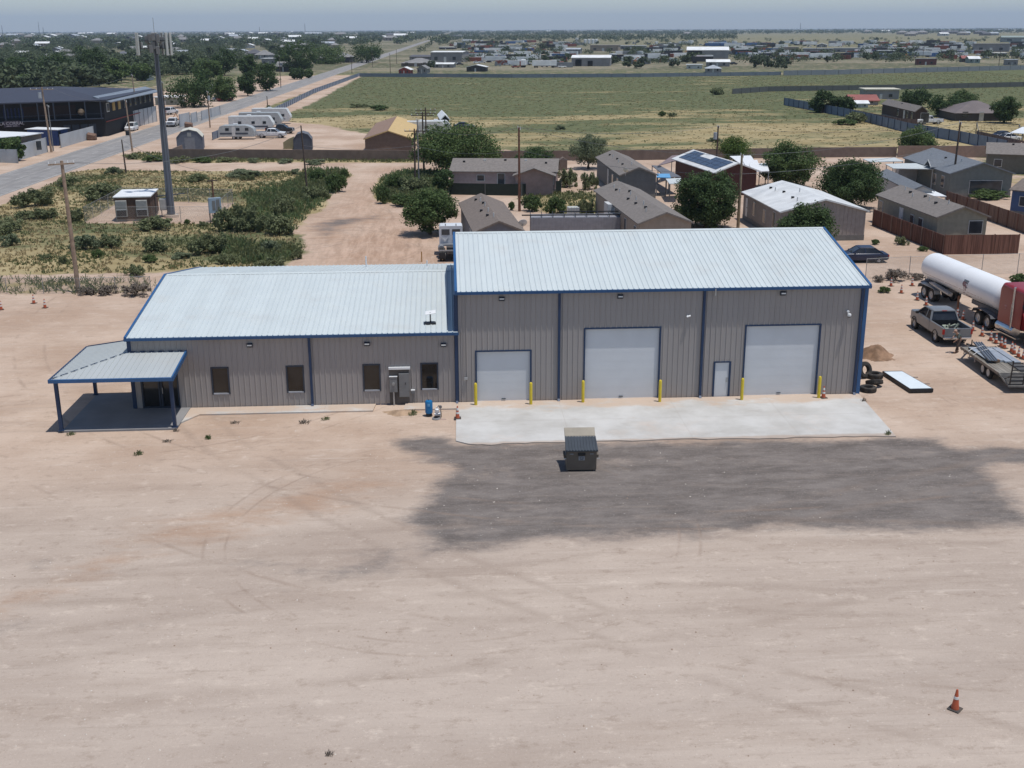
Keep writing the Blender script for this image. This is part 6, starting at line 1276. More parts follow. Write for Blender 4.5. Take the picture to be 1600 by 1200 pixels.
for k in range(3):
    a0 = math.radians(-90+120*k+60)
    d = Vector((math.cos(a0), math.sin(a0), 0)); s_ = Vector((-d.y, d.x, 0)); c_ = d*R0
    MB().bar(Vector((0, 0, H-.9)), c_+Vector((0, 0, H-.9)), .12, .12).bar(Vector((0, 0, H-.1)), c_+Vector((0, 0, H-.1)), .1, .1).bar(c_-s_*.6+Vector((0, 0, H-.9)), c_+s_*.6+Vector((0, 0, H-.9)), .1, .1).bar(c_-s_*.6+Vector((0, 0, H-.1)), c_+s_*.6+Vector((0, 0, H-.1)), .08, .08).build('mount_frame', M_GRT, T)
    for q in (-.32, .28):
        c2 = c_+s_*q+d*.12; A = MB().cyl(c2-d*.1+Vector((0, 0, H-1.8)), c2-d*.1+Vector((0, 0, H+.7)), .035, n=7).build('antenna_pipe', M_GRT, T)
        m2 = MB(); hh = 2.4; m2.at(c2+d*.08+Vector((0, 0, H-.45)), a0); m2.box(-.07, .09, -.15, .15, -hh/2, hh/2); m2.build('panel_antenna', M_ANT, T, bevel=.03)
        if abs(q) < 1.1: m2 = MB().at(c2-d*.3+Vector((0, 0, H-.6)), a0); m2.box(-.1, .1, -.16, .16, -.3, .35); m2.build('radio_unit', M_GREYB, T, bevel=.02)
MB().cyl((0, 0, H+.6), (0, 0, H+2.3), .02, n=5).build('lightning_rod', M_GRT, T)
for x_, y_, z_ in ((-.5, -.3, .2), (.45, -.4, .1), (-.1, -.5, -.6), (.6, .1, -.5), (-.7, .1, -.7), (.2, .5, .2), (-.35, -.55, -1.0), (.35, -.5, -1.1), (-.85, -.2, 0), (.85, -.2, -.1), (0, -.6, .3)): MB().box(x_-.2, x_+.2, y_-.1, y_+.1, H+z_-.4, H+z_+.4).build('radio_unit', M_PBOX, T, bevel=.03)
# ---- equipment shelter
p = at(182, 346); q = at(235, 344.5); hd = math.atan2((q-p).y, (q-p).x)
T = thing('equipment_shelter', 'brown equipment shelter with white roof and two wall air-conditioners below the cell tower', 'shelter', p, hd)
Lx, Ly, Hh = 3.9, 6.0, 2.65; M_SHB = mat('brown_aggregate_wall', (.115, .07, .05), .9, var=.15, scale=3, bump=.2)
MB().box(0, Lx, 0, Ly, .25, Hh).build('wall', M_SHB, T); MB().box(.1, Lx-.1, .1, Ly-.1, 0, .25).build('base', M_CONC, T)
MB().box(-.12, Lx+.12, -.12, Ly+.12, Hh, Hh+.14).build('roof', M_WHITE, T, bevel=.02)
for x in (.12, 2.35):
    A = MB().box(x, x+1.2, -.42, -.002, .55, 2.35).build('air_conditioner', mat('hvac_cream', (.40, .39, .36), .5), T, bevel=.02)
    MB().box(x+.08, x+1.12, -.44, -.421, .65, 1.3).build('dark_grille', mat('hvac_grille', (.07, .05, .045), .7), A); MB().box(x+.06, x+1.14, -.435, -.421, 1.42, 2.25).build('louvre', mat('hvac_louvre', (.28, .28, .27), .6), A); MB().box(x-.01, x+1.21, -.45, -.43, 1.32, 1.40).build('trim', M_WHITE, A)
MB().box(Lx+.002, Lx+.05, 3.2, 4.2, .3, 2.3).build('door', mat('brown_door', (.07, .05, .045), .6), T)
MB().box(Lx+.1, Lx+.12, .9, 1.0, 0, 2.2).bar((Lx+.3, 3.0, 2.3), (Lx+3.2, 5.0, 2.3), .3, .08).build('cable_bridge', M_GRT, T)
p = at(249, 341); T = thing('utility_cabinet', 'small grey-white cabinet between the shelter and the tower foot', 'cabinet', p+Vector((0, .6, 0)), hd); MB().box(0, 1.0, 0, .7, .8, 2.1).build('cabinet_box', mat('cabinet_grey', (.42, .42, .40), .5), T, bevel=.02); MB().box(.1, .18, .3, .4, 0, .8).box(.82, .9, .3, .4, 0, .8).build('leg', M_GRT, T); MB().box(.06, .94, -.02, -.002, .9, 2.0).build('door', mat('cabinet_grey', (.42, .42, .40), .5), T)
p = at(338, 348); T = thing('meter_rack', 'pale blue-grey transformer and meter rack on a wooden post at the compound gate', 'meter rack', p+Vector((-.2, .8, 0)), .5)
MB().cyl((0, .2, 0), (0, .2, 4.7), .12, .09, 8).build('post', mat('rusty_pole', (.15, .07, .045), .8), T); MB().box(-.6, .6, .1, .22, 4.5, 4.62).build('crossarm', M_POLED, T)
MB().box(-.7, .7, -.25, .05, 1.0, 2.7).build('cabinet_box', mat('pale_blue_cabinet', (.30, .38, .46), .45), T, bevel=.02); MB().box(-.35, .0, -.27, -.252, 1.3, 2.4).box(.1, .5, -.27, -.252, 1.2, 2.5).build('panel_door', M_PBOX, T); MB().box(-.7, -.6, -.15, -.05, 0, 1).box(.6, .7, -.15, -.05, 0, 1).build('leg', M_GRT, T)
# ================================================================ HOUSES
M_SHG = mat('grey_brown_shingles', (.185, .165, .15), .9, var=.14, scale=3, bump=.3); M_SHG2 = mat('brown_shingles', (.17, .14, .12), .9, var=.14, scale=3, bump=.3); M_SHB2 = mat('slate_blue_shingles', (.15, .165, .185), .9, var=.12, scale=3); M_WRF = mat('white_metal_roofing', (.62, .63, .62), .5, var=.12, scale=.6, dirt=.12)
M_WIN = glass('house_window', (.03, .035, .04)); M_TRIMW = mat('white_trim', (.55, .55, .53), .5)
def house(name, label, FL, FR, BL, He, rise, wm, rm, oh=.25, wins=(), skirt=True, cat='mobile home', group=None, vents=4, ribs=0, trim=None, gable=True, rooflabel=None, hip=0.0):
    """FL,FR: front corners (Vectors on ground), BL gives depth direction. local x across the gable front, y = depth"""
    v = (BL-FL); v.z = 0; D = v.length; v.normalize(); u = Vector((v.y, -v.x, 0)); W = (FR-FL).dot(u); rz = math.atan2(u.y, u.x)
    T = thing(name, label, cat, Vector((FL.x, FL.y, 0)), rz, group)
    mb = MB(); mb.box(0, W, 0, D, .0, He)
    if gable and not hip: mb.add([(0, 0, He), (W, 0, He), (W/2, 0, He+rise)], [(0, 1, 2)]); mb.add([(0, D, He), (W, D, He), (W/2, D, He+rise)], [(0, 2, 1)])
    if ribs:
        x = .1
        while x < W: mb.box(x, x+.06, -.03, -.001, .5, He+(min(x, W-x)/(W/2)*rise if gable and not hip else 0)); x += ribs
        y = .1
        while y < D: mb.box(-.03, -.001, y, y+.06, .5, He-.02); y += ribs
    mb.build('wall', wm, T)
    k = rise/(W/2); zl = He-oh*k; th = .1; R = MB()
    if hip:
        h_ = hip*W/2; R.add([(-oh, -oh, zl), (W+oh, -oh, zl), (W+oh, D+oh, zl), (-oh, D+oh, zl), (W/2, h_, He+rise), (W/2, D-h_, He+rise)], [(0, 1, 4), (1, 2, 5, 4), (2, 3, 5), (3, 0, 4, 5), (0, 3, 2, 1)])
    elif gable:
        R.slab([(-oh, -oh, zl), (W/2, -oh, He+rise), (W/2, D+oh, He+rise), (-oh, D+oh, zl)], th); R.slab([(W/2, -oh, He+rise), (W+oh, -oh, zl), (W+oh, D+oh, zl), (W/2, D+oh, He+rise)], th)
    else: R.slab([(-oh, -oh, He+rise+.1), (W+oh, -oh, He+.1), (W+oh, D+oh, He+.1), (-oh, D+oh, He+rise+.1)], th)
    rf = R.build('roof', rm, T, label=rooflabel)
    rr = random.Random(label)
    for i in range(vents):
        f = rr.random()*.4+.1; y = D*(.1+.8*(i+.5)/vents) if vents else 0; x = W/2*(1-f); z = He+rise-f*rise+.0
        MB().box(x-.13, x+.13, y-.13, y+.13, z-.05, z+.18).build('vent', [M_TRIMW, M_BLACK][i % 2], rf) if i % 2 else MB().cyl((x, y, z-.1), (x, y, z+.4), .06, n=8).build('vent_pipe', M_TRIMW, rf)
    if gable and not hip:
        MB().bar((-oh, -oh-.02, zl-.05), (W/2, -oh-.02, He+rise-.05), .04, .16).bar((W/2, -oh-.02, He+rise-.05), (W+oh, -oh-.02, zl-.05), .04, .16).build('fascia', trim or rm, rf)
    if skirt:
        MB().box(-.02, W+.02, -.02, D+.02, 0, .55).build('skirting', mat('skirting_grey', (.17, .165, .155), .8), T)
    for (side, a, b, z0, z1, kind) in wins:
        wn_ = 'door' if kind == 'd' else 'window'; m_ = M_TRIMW if kind == 'd' else M_TRIMW
        if side == 'f': P = (a-.06, b+.06, -.05, -.001); G = (a, b, -.07, -.051)
        else: P = (-.05, -.001, a-.06, b+.06); G = (-.07, -.051, a, b)
        Wn = MB().box(*P, z0-.06, z1+.06).build(wn_, m_, T)
        if kind == 'd': MB().box(*( (b-.12, b-.06, -.09, -.052) if side == 'f' else (-.09, -.052, a+.06, a+.12)), z0+.9, z0+1.0).build('handle', M_BLACK, Wn)
        else: MB().box(*G, z0, z1).build('pane', M_WIN, Wn)
    return T, W, D
def e3(a, b, c_, He): # eave pixels to ground vectors
    P = [at(*q, He) for q in (a, b, c_)]; return [Vector((p.x, p.y, 0)) for p in P]
MH = None
# brown-roof small home behind the workshop
house('mobile_home', 'small blue-grey walled home with grey-brown gable roof just behind the workshop roof', *e3((743, 361), (816, 358.5), (720, 316), 3.0), 3.0, .9, mat('blue_grey_siding', (.16, .165, .185), .7), M_SHG2, wins=(('s', 2, 3, 1.2, 2.4, 'w'), ('s', 5, 6, .6, 2.5, 'd')), vents=8)
t_, W, D = house('mobile_home', 'tan mobile home with brown-grey shingle roof and gable toward the workshop', *e3((1000, 347.5), (1079, 345), (931, 296), 3.0), 3.0, .95, mat('tan_siding', (.29, .245, .20), .7), M_SHG, wins=(('s', 1.5, 2.4, 1.0, 2.3, 'w'), ('s', 6.2, 7, .9, 2.3, 'w'), ('s', 9, 9.8, 1.3, 2.3, 'w'), ('s', 12, 13, .6, 2.5, 'd'), ('f', 1.8, 2.9, 1.2, 2.0, 'w')), vents=11)
mb = MB(); mb.hexa([(-.7, 12.4, .5), (0, 12.4, .5), (0, 14.6, .5), (-.7, 14.6, .5), (-.7, 12.4, 2.9), (0, 12.4, 2.9), (0, 14.6, 2.9), (-.7, 14.6, 2.9)]) ; mb.build('bay', M_TRIMW, t_)
house('mobile_home', 'pink manufactured house with wide grey shingle roof, long side facing the workshop', *e3((870, 279.0), (868, 264.5), (707, 277.5), 2.9), 2.9, .1, mat('pink_siding', (.34, .245, .225), .7), M_SHG, wins=(), vents=0)if False else None
# pink house: long side toward camera -> build with ridge along x
def longhouse(name, label, FL, FR, depth, He, rise, wm, rm, wins=(), cat='mobile home', oh=.3, skirt=False, ribs=0, vents=0, porch=False, group=None, gable=True):
    u = FR-FL; u.z = 0; L = u.length; u.normalize(); rz = math.atan2(u.y, u.x); T = thing(name, label, cat, Vector((FL.x, FL.y, 0)), rz, group)
    mb = MB(); mb.box(0, L, 0, depth, 0, He)
    if gable: mb.add([(0, 0, He), (0, depth, He), (0, depth/2, He+rise)], [(0, 1, 2)]); mb.add([(L, 0, He), (L, depth, He), (L, depth/2, He+rise)], [(0, 2, 1)])
    if ribs:
        x = .1
        while x < L: mb.box(x, x+.06, -.03, -.001, .05, He); x += ribs
    mb.build('wall', wm, T); k = rise/(depth/2); zl = He-oh*k; R = MB()
    if gable: R.slab([(-oh, -oh, zl), (L+oh, -oh, zl), (L+oh, depth/2, He+rise), (-oh, depth/2, He+rise)], .1); R.slab([(-oh, depth/2, He+rise), (L+oh, depth/2, He+rise), (L+oh, depth+oh, zl), (-oh, depth+oh, zl)], .1)
    else: R.slab([(-oh, -oh, He+.1), (L+oh, -oh, He+.1), (L+oh, depth+oh, He+rise+.1), (-oh, depth+oh, He+rise+.1)], .1)
    rf = R.build('roof', rm, T); rr = random.Random(label)
    for i in range(vents):
        x = L*(i+.5)/vents; f = .15+.3*rr.random(); MB().box(x-.15, x+.15, depth/2*(1-f)-.12, depth/2*(1-f)+.12, He+rise*(1-f)-.05, He+rise*(1-f)+.2).build('vent', [M_BLACK, M_TRIMW][i % 2], rf)
    if skirt: MB().box(-.02, L+.02, -.02, depth+.02, 0, .55).build('skirting', mat('skirting_grey', (.17, .165, .155), .8), T)
    for (a, b, z0, z1, kind) in wins:
        if kind == 'o':   # dark opening
            MB().box(a, b, -.03, -.001, z0, z1).build('opening', mat('dark_opening', (.015, .015, .015), .9), T); continue
        Wn = MB().box(a-.07, b+.07, -.05, -.001, z0-.07, z1+.07).build('door' if kind == 'd' else 'window', M_TRIMW, T)
        MB().box(a, b, -.07, -.051, z0, z1).build('pane' if kind == 'w' else 'door_leaf', M_WIN if kind == 'w' else mat('pale_door', (.4, .4, .39), .6), Wn)
    return T, L
FLp = at(706, 301); FRp = at(868, 302); 
t_, L = longhouse('mobile_home', 'long pink manufactured house with grey shingle roof beside the rusty pole', FLp, FRp, 8.5, 2.9, 1.15, mat('pink_siding', (.36, .265, .245), .7), M_SHG, wins=((3.4, 4.3, 1.6, 2.3, 'w'), (6.1, 7.0, .9, 2.5, 'w'), (12.6, 13.4, 1.2, 2.2, 'w')), vents=5, skirt=True)
mb = MB(); x0, x1 = L-5.3, L-.1; mb.box(x0+.2, x1-.2, -2.2, -.001, 0, 2.7); mb.add([(x0+.2, -2.2, 2.7), (x1-.2, -2.2, 2.7), ((x0+x1)/2, -2.2, 3.5)], [(0, 1, 2)]); mb.build('wing', mat('pink_siding_dark', (.27, .20, .185), .7), t_)
MB().slab([(x0-.2, -2.6, 2.55), ((x0+x1)/2, -2.6, 3.55), ((x0+x1)/2, 1.2, 3.55), (x0-.2, 1.2, 2.55)], .1).slab([((x0+x1)/2, -2.6, 3.55), (x1+.2, -2.6, 2.55), (x1+.2, 1.2, 2.55), ((x0+x1)/2, 1.2, 3.55)], .1).build('wing_roof', M_SHG, t_)
MB().box(.2, 11, -1.6, -.1, .35, .45).build('deck', M_TRIMW, t_)
house('mobile_home', 'dark grey gabled home with a small roof dish, right of the willow tree', *e3((970.5, 272.5), (1024, 271), (933, 244.5), 3.1), 3.1, .9, mat('dark_grey_siding', (.115, .125, .13), .7), M_SHG, wins=(('s', 2, 3, 1.2, 2.3, 'w'), ('s', 6, 7, 1.2, 2.3, 'w'), ('s', 10, 11, .6, 2.5, 'd')), vents=6)
house('mobile_home', 'large home with weathered white metal roof and ribbed grey gable', *e3((1221.5, 329.5), (1363, 331.5), (1162.5, 299), 3.1), 3.1, 1.15, mat('ribbed_grey_siding', (.30, .265, .245), .6), M_WRF, ribs=.42, wins=(('s', 2.0, 2.8, 1.1, 2.6, 'w'), ('s', 5.5, 6.3, 1.0, 2.3, 'w'), ('s', 9.5, 10.2, 1.1, 2.5, 'w'), ('s', 12.5, 13.2, .6, 2.5, 'd')), vents=6, cat='mobile home')
house('mobile_home', 'long olive-grey home with grey shingles behind the red board fence', *e3((1466, 337.5), (1542, 336), (1373, 303), 3.05), 3.05, .95, mat('olive_siding', (.25, .235, .185), .7), M_SHG, wins=(('s', 3.4, 4.3, .9, 2.2, 'w'), ('s', 5.6, 6.4, .9, 2.2, 'w'), ('s', 8.4, 9.3, .6, 2.5, 'd'), ('s', 14, 15, .9, 2.4, 'w'), ('f', 3.2, 4.5, 1.3, 2.5, 'w')), vents=7)
t_, W, D = house('mobile_home', 'wide blue-grey home with slate shingle roof and a white gable peak beside its porch', *e3((1486, 270), (1580, 269), (1414, 245.5), 3.1), 3.1, 1.3, mat('sage_siding', (.155, .17, .16), .7), M_SHB2, wins=(('s', 2.0, 3.0, 1.0, 2.4, 'w'), ('s', 5, 6, 1, 2.3, 'w'), ('f', 2.5, 6.5, .5, 2.1, 'w')), vents=3)
MB().slab([(-.6, 5.6, 3.15), (-.6, 7.0, 4.0), (1.6, 7.0, 4.0), (1.0, 5.6, 3.15)], .06).slab([(-.6, 7.0, 4.0), (-.6, 8.4, 3.15), (1.0, 8.4, 3.15), (1.6, 7.0, 4.0)], .06).build('dormer_roof', M_SHB2, t_); MB().bar((-.63, 5.6, 3.1), (-.63, 7.0, 3.95), .05, .14).bar((-.63, 7.0, 3.95), (-.63, 8.4, 3.1), .05, .14).build('dormer_trim', M_TRIMW, t_)
longhouse('house', 'brown-grey roofed house at the right edge behind the blue-grey home', at(1540, 270), at(1700, 276), 8, 2.9, 1.2, mat('dark_olive_siding', (.13, .125, .105), .7), M_SHG, cat='house', wins=((1, 2, 1, 2, 'w'),), vents=2)
longhouse('mobile_home', 'bright blue mobile home cut by the right edge of the photo', at(1577, 336), at(1700, 350), 6, 3.0, .9, mat('blue_siding', (.055, .095, .20), .6), M_SHG2, wins=((1, 2, 1.2, 2.2, 'w'),), skirt=True)
# porch awnings of the sage home + white canopy
def canopy(name, label, pts, h, m_, cat='canopy', posts=True, slope=0, pm=None):
    P = [at(*q, h) for q in pts]; o = Vector((P[0].x, P[0].y, 0)); T = thing(name, label, cat, o); Q = [p-o for p in P]
    for i, z in enumerate((0, 0, slope, slope)): Q[i].z += z
    MB().slab(Q, .08).build('canopy_roof', m_, T)
    if posts:
        cen = sum(Q, Vector())/4
        for q in Q: r = cen.lerp(q, .94); MB().bar((r.x, r.y, 0), (r.x, r.y, q.z-.08), .1, .1).build('post', pm or M_GREYF, T)
    return T
M_CANW = mat('pale_sheet_roof', (.52, .55, .54), .5, var=.05)
canopy('carport', 'pale flat carport roof left of the blue-grey home, behind the dark round tree', ((1360, 253), (1412, 251.5), (1398, 246), (1348, 248)), 2.9, M_CANW)
canopy('porch_awning', 'pale awning with white panels on the side of the blue-grey home', ((1396, 263), (1460, 264), (1447, 254.5), (1383, 256)), 2.9, M_CANW, pm=M_TRIMW)
canopy('shed_roof', 'small white sheet roof behind the olive-grey home', ((1452, 306), (1479, 306.5), (1461, 298.5), (1434, 298.5)), 2.2, M_WHITE)
house('mobile_home', 'slate-roofed narrow home just behind the olive-grey mobile home', *e3((1425, 296), (1456, 296), (1372, 270), 2.6), 2.6, .5, mat('white_siding', (.40, .40, .40), .7), M_SHB2, vents=0)
o = MB().box(0, 6.0, 0, 2.5, 0, 2.5).box(-.1, 6.1, -.1, 2.6, 2.5, 2.6).build('white_shed', mat('white_siding', (.40, .40, .40), .7), None); o.location = at(1402, 288); o.rotation_euler = (0, 0, -.2); tag(o, 'white ribbed shed under the porch awning of the blue-grey home', 'shed')
# solar house
t_, W, D = house('house', 'dark red-brown house with solar panels and white metal roof beside the transformer pole', *e3((1120, 267), (1200, 270.5), (1056, 246), 3.2), 3.2, 1.0, mat('dark_red_siding', (.075, .028, .024), .7), M_WRF, oh=.5, cat='house', vents=0, skirt=False)
k = 1.0/(W/2); mb = MB(); 
for i in range(3):
    for j in range(7):
        if i == 2 and 2 < j < 5: continue
        x0 = W/2*(.06+.29*i); x1 = W/2*(.06+.29*i+.27); y0 = D*(.05+.13*j); y1 = y0+D*.12; z = lambda x: 3.2+k*x+.06; PN = MB().slab([(x0, y0, z(x0)), (x1, y0, z(x1)), (x1, y1, z(x1)), (x0, y1, z(x0))], .05).build('solar_panel', mat('solar_glass', (.035, .05, .085), .25, spec=.6), t_)
for k_, (a, b, c_, d_) in enumerate((((1160, 258), (1183, 257), (1173, 245), (1140, 246)), ((1168, 263), (1188, 262), (1183, 252), (1160, 253)), ((1176, 268), (1202, 267), (1198, 257), (1170, 258)))): canopy('lean_to_roof', ['upper white lean-to roof right of the solar-panelled house', 'middle white lean-to roof right of the solar-panelled house', 'lower white lean-to roof right of the solar-panelled house'][k_], (a, b, c_, d_), 2.8, M_WHITE, 'lean-to', slope=.2)
canopy('gazebo_roof', 'mauve-brown shade roof left of the solar-panelled house', ((1027, 259), (1060, 250), (1060, 242), (1050, 243)), 2.6, mat('mauve_cloth', (.20, .155, .16), .8))
canopy('shed_roof', 'dark sloped ramp roof between the grey gabled home and the solar house', ((1042, 277), (1064, 276), (1032, 259), (1018, 258)), 2.3, mat('slate_sheet', (.13, .135, .15), .6))
canopy('shade_canopy', 'bright blue domed canopy beside the dark grey mobile home', ((1026, 277), (1048, 277.5), (1046, 272.5), (1026, 272.5)), 2.4, mat('blue_tarp', (.12, .32, .55), .6), slope=.1)
canopy('shed_roof', 'pale sheet roof of a shed left of the large dome-shaped tree', ((1046, 287), (1063, 287), (1064, 278), (1040, 279)), 2.3, M_CANW, pm=M_DKF)
o = MB().prism_y([(0, 0), (1.2, 0), (1.2, 1.5), (.6, 1.9), (0, 1.5)], 0, 1.5).build('small_shed', M_WALLB, None); o.location = at(874, 266); tag(o, 'tiny brown shed in front of the brown wall', 'shed')
# container and rack right behind the workshop
a = at(829, 372); b = at(969, 371); hd = math.atan2((b-a).y, (b-a).x); T = thing('storage_container', 'grey ribbed storage container right behind the workshop roof with a black rack on top', 'container', a, hd); L = (b-a).length
mb = MB().box(0, L, 0, 2.4, 0, 2.1); x = .05
while x < L: mb.box(x, x+.12, -.03, -.001, .1, 2.05); x += .28
mb.build('container_body', mat('grey_container', (.26, .26, .28), .6), T); mb = MB(); z = 2.35
mb.bar((-.9, .1, z), (L+.1, .1, z), .1, .12).bar((3, 1.4, z+.15), (L+.1, 1.4, z+.15), .1, .1)
for q in range(9): mb.bar((L*q/8, .1, 2.1), (L*q/8, .1, z), .06, .06).bar((L*q/8, .1, z), (L*q/8, 1.4, z+.15), .06, .06)
mb.build('rack', M_BLACK, T)
p = at(896, 352); T = thing('liquid_tote', 'white caged liquid tote standing behind the grey container', 'tank tote', p+Vector((0, .6, 0)), .1); MB().box(-.6, .6, -.5, .5, .75, 1.95).build('bottle', mat('tote_white', (.55, .56, .52), .5), T, bevel=.08)
mb = MB(); 
for z in (.8, 1.1, 1.4, 1.7, 1.98): mb.box(-.63, .63, -.53, -.51, z, z+.03)
for x in (-.62, -.3, 0, .3, .6): mb.box(x, x+.03, -.535, -.515, .75, 2.0)
mb.build('cage', M_STEEL, T); MB().box(-.7, .7, -.6, .6, .6, .74).box(-.7, 1.8, -.6, .6, 0, .6).build('pallet', mat('grey_timber', (.2, .18, .16), .9), T)
def dish(label, loc, r=.38, rz=0, h=.0):
    T = thing('satellite_dish', label, 'satellite dish', loc, rz, 'satellite dishes on homes'); prof = [(r*k/6, .25*r*(k/6)**2) for k in range(7)]; n = 16; mb = MB().at((0, 0, .45), 0, -1.0, 0); mb.lathe([(max(.001, a), b) for a, b in prof]+[(r, .25*r+.02), (.001, .02)], n); mb.build('reflector', mat('dish_grey', (.55, .55, .53), .5), T, True); MB().cyl((0, 0, -h), (0, 0, .4), .03, n=8).bar((0, -.05, .4), (0, -.5, .55), .03, .03).build('mast', M_STEEL, T)
dish('small round dish on a post behind the right end of the tan home', at(1068, 338)+Vector((0, 0, 1.3)), .42, .3, 1.3); q = at(977.5, 272, 3.7); dish('small pale dish on the front roof edge of the dark grey home', q, .35, -.4, .2); q = at(817, 357, 2.4); dish('dark round dish seen at the corner of the small brown-roofed home', q, .45, .2, 2.4)
# panel antenna on low roof
x_, z_ = onfront(672, 508); T = thing('satellite_terminal', 'flat white satellite terminal on a black stand on the low roof', 'satellite terminal', Vector((x_+.0, BY+1.2, ZL+.07+.19)), .1)
MB().hexa([(-.3, -.18, .55), (.3, -.18, .62), (.34, .25, .72), (-.26, .25, .65), (-.3, -.18, .58), (.3, -.18, .65), (.34, .25, .75), (-.26, .25, .68)]).build('dish_panel', M_WHITE, T, bevel=.01); MB().cyl((0, 0, .05), (0, 0, .66), .035, n=8).build('mast', M_BLACK, T); MB().box(-.35, .3, -.2, .2, .0, .08).build('base', M_BLACK, T)
# white cab-over truck seen from behind
p = at(705.5, 409); T = thing('cabover_truck', 'white cab-over truck tractor parked facing away behind the building junction', 'truck', Vector((p.x, p.y, 0)), .0)
MB().rings([[(x, y, z) for (_, x, z) in sect(0, 1.12, .95, 2.8, .18)] for y in (3.2, 5.0)]).build('cab', M_VW, T, True)
for s in (-1, 1):
    MB().box(s*.5-.38, s*.5+.38, 3.17, 3.199, 1.95, 2.5).build('rear_window', M_WIN, T, bevel=.03); MB().cyl((s*.5, 3.3, 2.8), (s*.5, 3.3, 3.0), .05, n=8).build('roof_light', M_STEEL, T)
    for y in (.55, 1.75):
        for xo in (.98, .68): 
            W_ = thing if False else None; mb = MB(); mb.cyl((s*xo-.13, y, .5), (s*xo+.13, y, .5), .5, n=20); W_ = mb.build('wheel', M_RUB, T, True); MB().cyl((s*xo-.14, y, .5), (s*xo+.14, y, .5), .27, n=14).build('rim', M_RIM, W_, True)
    mb = MB().cyl((s*.95-.14, 4.3, .5), (s*.95+.14, 4.3, .5), .5, n=20); W_ = mb.build('wheel', M_RUB, T, True); MB().cyl((s*.95-.15, 4.3, .5), (s*.95+.15, 4.3, .5), .27, n=14).build('rim', M_RIM, W_, True)
    MB().box(s*.85-.3, s*.85+.3, -.12, -.05, .35, .85).build('mud_flap', M_BLACK, T); MB().cyl((s*.95, 2.0, .85), (s*.95, 3.0, .85), .3, n=14).build('fuel_tank', M_STEEL, T, True)
    MB().bar((s*.55, 3.16, 1.35), (s*.2, 3.16, 1.8), .05, .05).bar((s*.55, 3.16, 1.35), (s*.9, 3.16, 1.8), .05, .05).build('hose_loop', M_VW, T)
MB().box(-.42, .42, -.1, 5.0, .75, 1.0).build('chassis', M_TRF, T); MB().box(-1.1, 1.1, 2.6, 3.1, 1.0, 1.15).box(-1.1, 1.1, .0, .12, 1.0, 1.1).build('deck_plate', M_STEEL, T); MB().box(-.45, .45, .7, 1.6, 1.02, 1.2).build('fifth_wheel', M_TRF, T)
o = MB().box(-.05, .05, -.05, .05, 0, .95).box(-.052, .052, -.052, .052, .85, .95).build('survey_stake', mat('ochre_stake', (.40, .22, .07), .8), None); o.location = at(659, 409); tag(o, 'short ochre stake on the bare sand behind the low roof', 'stake')
# ---- left of crossroad: sheds, RVs
def gambrel(name, label, FL, FR, depth, He, wm, rm, door=None):
    u = FR-FL; W = u.length; rz = math.atan2(u.y, u.x); T = thing(name, label, 'shed', FL, rz); P = [(0, 0), (W, 0), (W, He*.62), (W*.8, He*.9), (W/2, He), (W*.2, He*.9), (0, He*.62)]
    MB().prism_y(P, 0, depth).build('wall', wm, T); R = MB(); th = .06
    for (a, b) in zip(P[2:-1], P[3:]): R.hexa([(a[0], -.1, a[1]+.01), (b[0], -.1, b[1]+.01), (b[0], depth+.1, b[1]+.01), (a[0], depth+.1, a[1]+.01), (a[0], -.1, a[1]+th), (b[0], -.1, b[1]+th), (b[0], depth+.1, b[1]+th), (a[0], depth+.1, a[1]+th)])
    R.build('roof', rm, T)
    if door: MB().box(W/2-door/2, W/2+door/2, -.05, -.001, .1, He*.62).build('door', mat('shed_door', (.17, .18, .20), .6), T); MB().box(W/2-.35, W/2+.35, -.051, -.002, He*.66, He*.86).build('loft_window', M_GREYB, T)
    return T
gambrel('barn_shed', 'blue-grey barn shed with cream gambrel roof behind the brown wall near the monopole', at(277, 235), at(318, 234), 5.5, 3.6, mat('slate_blue_siding', (.11, .125, .155), .7), mat('cream_roof', (.55, .53, .45), .6), 1.8)
gambrel('barn_shed', 'dark blue-grey barn shed standing behind the dark lot pole', at(459, 235.5), at(488, 235), 4.2, 3.1, mat('dark_slate_siding', (.065, .072, .09), .7), mat('dark_slate_roof', (.12, .125, .14), .6))
o = MB().prism_y([(0, 0), (1.8, 0), (1.8, 2.1), (1.0, 1.8), (0, 1.2)], 0, 1.8).build('small_shed', mat('khaki_siding', (.27, .24, .14), .8), None); o.location = at(443, 233); tag(o, 'small khaki lean-to shed left of the dark barn shed', 'shed')
t_, W, D = house('workshop', 'brown gabled building with ochre roof behind the brown wall', at(571, 239), at(643, 240.5), at(590, 212), hat(at(571, 239), 216.5), 1.35, mat('brown_stucco', (.155, .11, .085), .85), mat('ochre_roof', (.52, .37, .17), .7), wins=(), vents=0, skirt=False, cat='workshop')
hh = hat(at(571, 239), 216.5); MB().slab([(-.27, -.27, hh+.0), (W/2, -.27, hh+1.39), (W/2, D+.27, hh+1.39), (-.27, D+.27, hh+.0)], .03).build('faded_roof_half', mat('faded_brown_roof', (.25, .165, .12), .8), t_)
